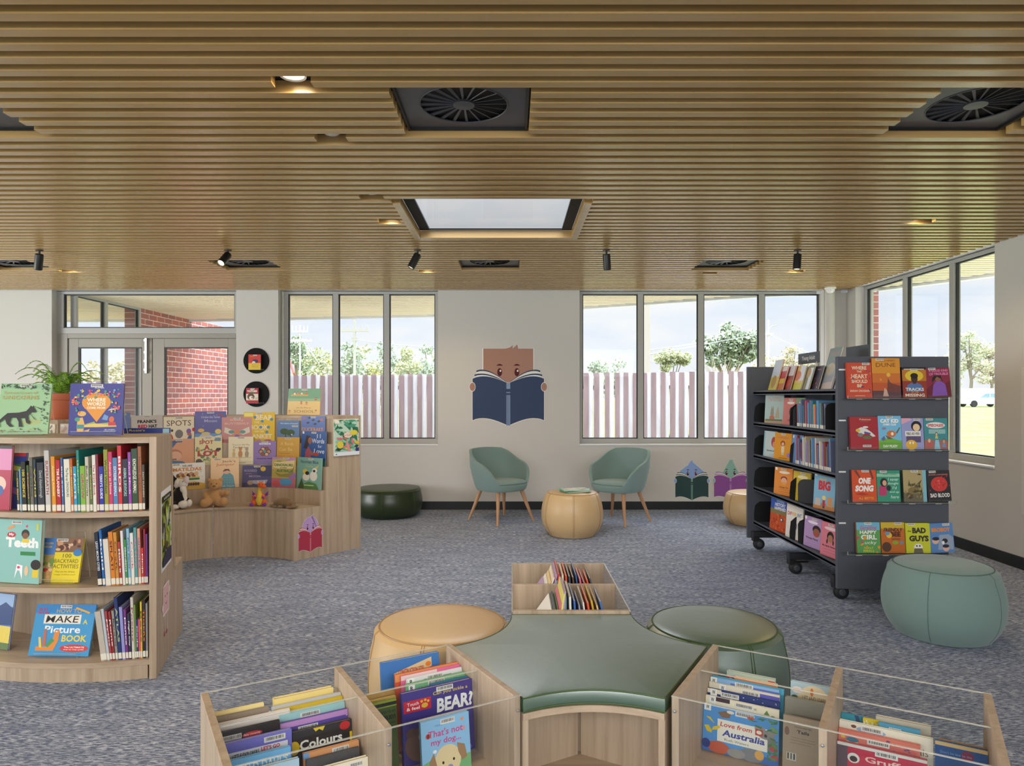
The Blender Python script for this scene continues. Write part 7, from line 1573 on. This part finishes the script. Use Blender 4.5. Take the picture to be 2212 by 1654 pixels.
it = [('r', .20, .26, .86, .74, (240, 234, 218)), T('Love from', .45, .64, .42, .1, (206, 66, 50), .02, .1), T('Australia', .55, .46, .56, .14, (52, 66, 150), .03, .1), T('Ruth Waters', .46, .32, .32, .05, (90, 86, 80), .0), ('e', .84, .62, .11, .1, (140, 136, 132)), ('e', .76, .72, .07, .06, (150, 146, 142)), ('e', .92, .7, .06, .05, (150, 146, 142)), ('e', .835, .6, .02, .035, (40, 38, 40)), ('p', [(.86, .3), (.98, .3), (.96, .56), (.86, .56)], (124, 122, 124)), ('r', .70, .57, .80, .71, (196, 66, 56)), ('e', .75, .64, .035, .04, (240, 226, 210)),
      ('p', [(.04, .74), (.10, .74), (.16, .62), (.12, .66)], (230, 196, 40)), ('p', [(.02, .54), (.08, .56), (.12, .46), (.2, .5), (.24, .56), (.22, .6), (.14, .54), (.12, .40), (.06, .42)], (230, 196, 40)), ('p', [(.2, .88), (.3, .94), (.38, .9), (.36, .8), (.26, .78)], (130, 100, 76)), ('e', .37, .93, .05, .035, (230, 220, 200)), ('r', 0, 0, 1, .16, (60, 110, 180)), ('e', .22, .12, .15, .13, (196, 90, 56)), ('e', .05, .16, .06, .1, (40, 60, 130)), ('e', .66, .12, .16, .14, (130, 130, 134)), ('e', .76, .16, .06, .1, (226, 170, 90)), ('e', .46, .08, .12, .1, (150, 146, 140)), ('e', .64, .9, .05, .03, (206, 70, 70)), ('e', .94, .36, .05, .06, (206, 60, 70)), ('e', .95, .18, .05, .06, (206, 60, 70))] + leafy(22, [(90, 140, 80), (70, 120, 70), (120, 160, 90)], .62, .99, .7, .99, .13, 70) + leafy(18, [(90, 140, 80), (70, 120, 70)], .86, .99, .05, .6, .13, 71)
bin_book('big blue koala picture book facing the viewer', R_, 0, (1486, 1512), (1683, 1556), -.034, (84, 150, 214), it, t=.012, shift=SH, tagpos=(.06, .955), tagtxt='W', bc=(.56, .93))
bin_book('pale blue lift and learn board book in the koala bin', R_, 0, (1708, 1471), (1808, 1490), -.20, (176, 200, 206), [('e', .55, .72, .4, .26, (236, 216, 176)), T('LIFT AND LEARN', .56, .78, .56, .07, (100, 84, 66), .0), ('e', .16, .88, .13, .05, (240, 230, 220)), T('LETTER PLAYS', .16, .88, .2, .03, (196, 100, 80)), ('e', .5, .88, .04, .06, (216, 130, 60)), ('e', .1, .76, .08, .04, (70, 90, 60)), ('e', .12, .66, .06, .03, (196, 90, 90)), T('Children can learn numbers', .5, .68, .5, .03, (140, 120, 96), .0)], t=.018, shift=SH, bc=None)
bin_book('cream edged grey board book in the koala bin', R_, 0, (1696, 1507), (1782, 1521), -.10, (140, 136, 120), [('r', 0, .3, 1, .5, (90, 110, 70))], t=.018, shift=SH, bc=None)
bin_book('taupe tails book turned backwards in the koala bin', R_, 0, (1692, 1543), (1780, 1563), -.035, (172, 152, 128), [T('Tails', .5, .74, .3, .06, (50, 44, 40), .03), T('TOUCH AND FEEL', .5, .82, .44, .03, (90, 80, 70), .02), ('e', .1, .72, .06, .08, (130, 96, 80)), ('r', .2, .62, .8, .63, (140, 124, 106)), ('r', .2, .57, .8, .58, (140, 124, 106)), ('r', .2, .52, .7, .53, (140, 124, 106)), ('r', .1, .2, .34, .34, (206, 200, 190)), ('r', .12, .22, .16, .33, (70, 66, 62)), ('r', .2, .22, .23, .33, (70, 66, 62)), ('r', .27, .22, .31, .33, (70, 66, 62))], t=.012, shift=SH, bc=None)
bin_book('teal board book with blue stripe in the outer koala cell', R_, 1, (1812, 1538), (1864, 1549), -.17, (60, 150, 170), [('p', [(.6, 1), (.8, 1), (1, .7), (1, .5)], (60, 80, 120)), ('e', .4, .8, .2, .06, (90, 160, 80))], t=.010, shift=SH, bc=None)
bin_book('yellow polka dot board book in the outer koala cell', R_, 1, (1864, 1550), (1906, 1560), -.155, (226, 200, 50), blobs(24, [(240, 232, 190)], 72, .05, .5, .95, .97, .05), t=.010, shift=SH, bc=None)
bin_book('thick cream edged book at the back of the outer koala cell', R_, 1, (1892, 1548), (2011, 1571), -.20, (206, 196, 176), [], t=.022, shift=SH, bc=None)
bin_book('blue book with barcode label in the outer koala cell', R_, 1, (1898, 1560), (1988, 1578), -.13, (80, 150, 180), [('e', .8, .8, .2, .1, (226, 226, 226))], t=.010, shift=SH, bc=(.4, .9))
bin_book('white animals picture book in the outer koala cell', R_, 1, (1808, 1555), (2016, 1597), -.10, (236, 228, 206), [T('Animals', .78, .72, .34, .12, (110, 90, 70), .0), T('Homes', .86, .5, .24, .12, (110, 90, 70), .0), ('e', .35, .9, .16, .06, (160, 180, 206)), ('e', .16, .93, .03, .03, (120, 80, 60)), ('e', .62, .72, .12, .1, (150, 176, 210)), ('e', .7, .68, .03, .05, (206, 100, 80))], t=.016, shift=SH, bc=(.36, .92))
bin_book('coral pink book of children and stars in the outer koala cell', R_, 1, (1803, 1571), (1988, 1613), -.066, (218, 120, 100), [('e', .18, .74, .08, .1, (236, 206, 160)), ('e', .18, .83, .08, .05, (70, 120, 140)), ('e', .82, .56, .1, .12, (60, 40, 36)), ('e', .06, .86, .03, .03, (230, 196, 80)), ('e', .92, .8, .03, .03, (230, 196, 80)), ('r', .62, .4, .96, .86, (206, 106, 96))] + blobs(16, [(120, 70, 110), (226, 170, 90)], 74, .62, .5, .96, .95, .02), t=.016, shift=SH, bc=(.5, .86))
bin_book('crimson book with white top edge at the front of the outer koala cell', R_, 1, (1795, 1597), (2003, 1646), -.03, (196, 44, 70), [('r', 0, .93, 1, 1, (226, 222, 214)), ('r', 0, 0, .12, .93, (96, 76, 86)), T('Gruffalo', .62, .72, .6, .14, (240, 200, 190), .02), ('e', .19, .68, .07, .12, (230, 226, 220)), ('e', .19, .66, .045, .07, (60, 44, 40)), ('e', .95, .78, .04, .04, (226, 150, 130))], t=.018, shift=SH, bc=(.56, .9))
bin_book('tan edged navy book at the end of the outer koala cell', R_, 1, (2020, 1600), (2134, 1624), -.07, (36, 80, 140), [('e', .62, .84, .12, .08, (130, 40, 70)), T("Don't be late to the", .4, .84, .6, .04, (120, 160, 200), .0), ('r', 0, .94, 1, 1, (206, 176, 120))], t=.016, shift=SH, bc=None)
bin_book('brown backed book behind the navy one in the outer koala cell', R_, 1, (2028, 1597), (2136, 1620), -.12, (186, 146, 90), [], t=.014, shift=SH, bc=None)
# the bin pointing away: thin books on edge, fanned toward the middle
rr = random.Random(77)
BC = [((236, 234, 228), 'white'), ((230, 220, 196), 'cream'), ((222, 214, 120), 'yellow'), ((226, 150, 70), 'orange'), ((214, 90, 60), 'red orange'), ((180, 150, 190), 'lilac'), ((206, 170, 60), 'mustard'), ((80, 90, 100), 'slate'), ((120, 170, 170), 'aqua'), ((232, 228, 220), 'white'), ((100, 70, 60), 'brown'), ((226, 200, 150), 'cream'), ((200, 60, 60), 'red'), ((70, 110, 170), 'blue'), ((90, 150, 90), 'green'), ((214, 120, 140), 'pink'), ((150, 160, 200), 'periwinkle'), ((196, 60, 100), 'crimson')]
for cell, n, nm in ((0, 17, 'nearer'), (1, 19, 'farther')):
    y0 = CY + PAN[cell] + .03
    for i in range(n):
        f = i / (n - 1)
        x = CX - .232 + .425 * f
        ang = 36 * (1 - f / .5) if f < .5 else -14 * (f - .5) / .5
        h = rr.uniform(.22, .275) * (1.12 if .3 < f < .6 else 1.0) ; t_ = rr.uniform(.005, .009)
        c, wd = BC[(i * 3 + cell * 5 + rr.randint(0, 2)) % len(BC)]
        spine_book('%s thin book, %s from the beige ottoman, far bin %s cell' % (wd, ordinal(i + 1), nm), frame(Vector((x, y0 + rr.uniform(0, .02), 0.272 + .003 + abs(sin(rad(ang))) * t_ / 2)), (1, 0), 0, rad(ang)), t_, h, rr.uniform(.22, .30), c, None, WHT, False, 'thin books in the %s cell of the far bin' % nm, name='picture_book')
# ------------------------------------------------------------------ soft toys on the tiered bench seat
def toy(label, x, y, rot): return thing('soft_toy', label, 'soft toy', (x, y, .441), rot, 'soft toys on the tiered bench')
def soft(name, ells, mat, root, vox=.004, tubes=()):
    mb = MB()
    for c, r_ in ells: mb.ell(c, r_, 18, 12)
    for pts, r_ in tubes: mb.tube(pts, r_, 10)
    return mb.build(name, mat, root, remesh=vox)
def bead(root, name, c, r_, mat='matt_black'):
    mb = MB(); mb.ell(c, (r_, r_, r_), 12, 8); return mb.build(name, mat, root)
t_ = toy('tan teddy bear sitting on the bench seat', -2.628, 6.145, rad(8))
soft('body', [((0, 0, .085), (.066, .055, .082)), ((.005, -.012, .192), (.060, .054, .050)), ((.012, -.055, .180), (.030, .028, .024)), ((-.046, -.004, .232), (.020, .013, .020)), ((.052, -.004, .234), (.020, .013, .020)), ((-.064, -.02, .10), (.032, .034, .040)), ((-.056, -.034, .078), (.026, .028, .028)),
             ((.07, -.018, .118), (.036, .028, .028)), ((.108, -.03, .118), (.024, .026, .026)), ((-.05, -.05, .045), (.04, .05, .038)), ((-.062, -.085, .040), (.041, .026, .040)), ((.055, -.045, .042), (.045, .05, .036)), ((.092, -.07, .048), (.038, .034, .040))], 'plush_tan', t_, .005)
mb = MB(); mb.ell((.014, -.082, .188), (.013, .007, .008), 12, 8); mb.build('nose', 'plush_brown', t_)
for sx in (-1, 1): bead(t_, 'eye', (.008 + sx * .022, -.064, .206), .0045)
t_ = toy('black and white plush dog looking up beside the curved bookcase', -2.874, 6.03, rad(10))
soft('body', [((-.012, -.012, .085), (.07, .058, .085)), ((-.005, 0, .15), (.045, .045, .05)), ((-.045, .01, .045), (.05, .05, .045)), ((.055, -.02, .06), (.028, .03, .035))], 'plush_black', t_, .005)
soft('chest', [((.036, -.026, .125), (.020, .03, .07)), ((.025, -.03, .175), (.026, .03, .036)), ((.046, -.026, .075), (.018, .028, .03))], 'plush_white', t_)
soft('head', [((.022, -.02, .218), (.042, .04, .040)), ((-.018, -.015, .222), (.032, .034, .036)), ((-.03, -.015, .20), (.024, .026, .022))], 'plush_white', t_)
soft('muzzle', [((.05, -.03, .245), (.024, .026, .034)), ((.054, -.03, .268), (.018, .02, .018))], 'plush_pinkish', t_)
bead(t_, 'nose', (.06, -.03, .287), .008); bead(t_, 'eye', (.03, -.058, .238), .0045)
soft('ear', [((-.052, 0, .235), (.02, .016, .03))], 'plush_black', t_, .004, [([(-.05, 0, .23), (-.056, 0, .262), (-.064, 0, .292)], [.018, .012, .003]), ([(-.044, 0, .23), (-.038, 0, .27)], [.014, .003]), ([(-.06, 0, .23), (-.082, 0, .262)], [.012, .003])])
soft('ear', [((-.07, -.01, .182), (.026, .018, .032)), ((-.09, -.01, .165), (.016, .014, .02))], 'plush_black', t_)
for c, r_ in (((-.03, -.06, .022), (.036, .04, .022)), ((.035, -.055, .042), (.044, .038, .034)), ((.082, -.05, .052), (.022, .028, .032))): soft('paw', [(c, r_)], 'plush_white', t_)
t_ = toy('orange and yellow plush dragon with violet wings on the bench seat', -2.244, 6.17, rad(2))
soft('body', [((-.012, .01, .055), (.042, .035, .052)), ((.005, .005, .10), (.026, .026, .03))], 'plush_orange', t_)
soft('belly', [((.006, -.014, .055), (.034, .028, .052)), ((.004, -.008, .095), (.024, .022, .03))], 'plush_yellow', t_, .004, [([(.004, -.006, .10), (.002, -.006, .135), (.008, -.004, .165)], [.021, .018, .017])])
soft('head', [((.018, -.008, .185), (.032, .028, .025)), ((.044, -.016, .172), (.022, .02, .016)), ((0, .004, .195), (.02, .018, .018))], 'plush_orange', t_)
for hx in (-.008, .04):
    mb = MB(); mb.tube([(hx, -.004, .20), (hx + (.004 if hx > 0 else -.006), -.004, .226)], [.006, .001], 8); mb.build('horn', 'plush_white', t_)
for sx in (-1, 1):
    bead(t_, 'eye', (.024 + sx * .014, -.032, .193), .004)
    soft('arm', [((sx * .036 + .004, -.018, .082), (.018, .02, .022))], 'plush_orange', t_); soft('hand', [((sx * .034 + .008, -.036, .078), (.011, .01, .012))], 'plush_violet', t_, .003)
    soft('leg', [((sx * .046, -.012, .030), (.024, .03, .03))], 'plush_orange', t_); soft('foot', [((sx * .056, -.038, .017), (.019, .02, .017))], 'plush_violet', t_, .003)
    mb = MB(); mb.prism([(sx * .03, .09), (sx * .075, .13), (sx * .066, .105), (sx * .074, .098), (sx * .06, .088), (sx * .05, .08)], -.022, -.018, M=Matrix.Rotation(PI / 2, 4, 'X')); mb.build('wing', 'plush_violet', t_)
soft('tail', [], 'plush_orange', t_, .004, [([(-.03, .03, .03), (-.06, .035, .05), (-.075, .03, .085)], [.02, .013, .004])])
t_ = toy('brown plush platypus lying flat at the end of the bench seat', -1.985, 6.07, rad(-14))
soft('body', [((-.012, 0, .045), (.088, .055, .045)), ((-.05, 0, .036), (.06, .045, .034)), ((.065, -.012, .034), (.045, .042, .032)), ((.082, -.018, .028), (.03, .032, .024))], 'plush_brown', t_, .005)
soft('bill', [((.112, -.03, .016), (.034, .034, .010)), ((.105, -.026, .024), (.022, .026, .012))], 'plush_brown', t_)
soft('tail', [((-.112, 0, .016), (.04, .032, .011))], 'plush_brown', t_)
for c in ((-.01, -.06, .014), (.075, -.062, .012), (-.07, -.045, .012)): soft('foot', [(c, (.026, .02, .012))], 'plush_brown', t_, .003)
for sx in (-1, 1): bead(t_, 'eye', (.085, -.02 + sx * .028, .042), .004)
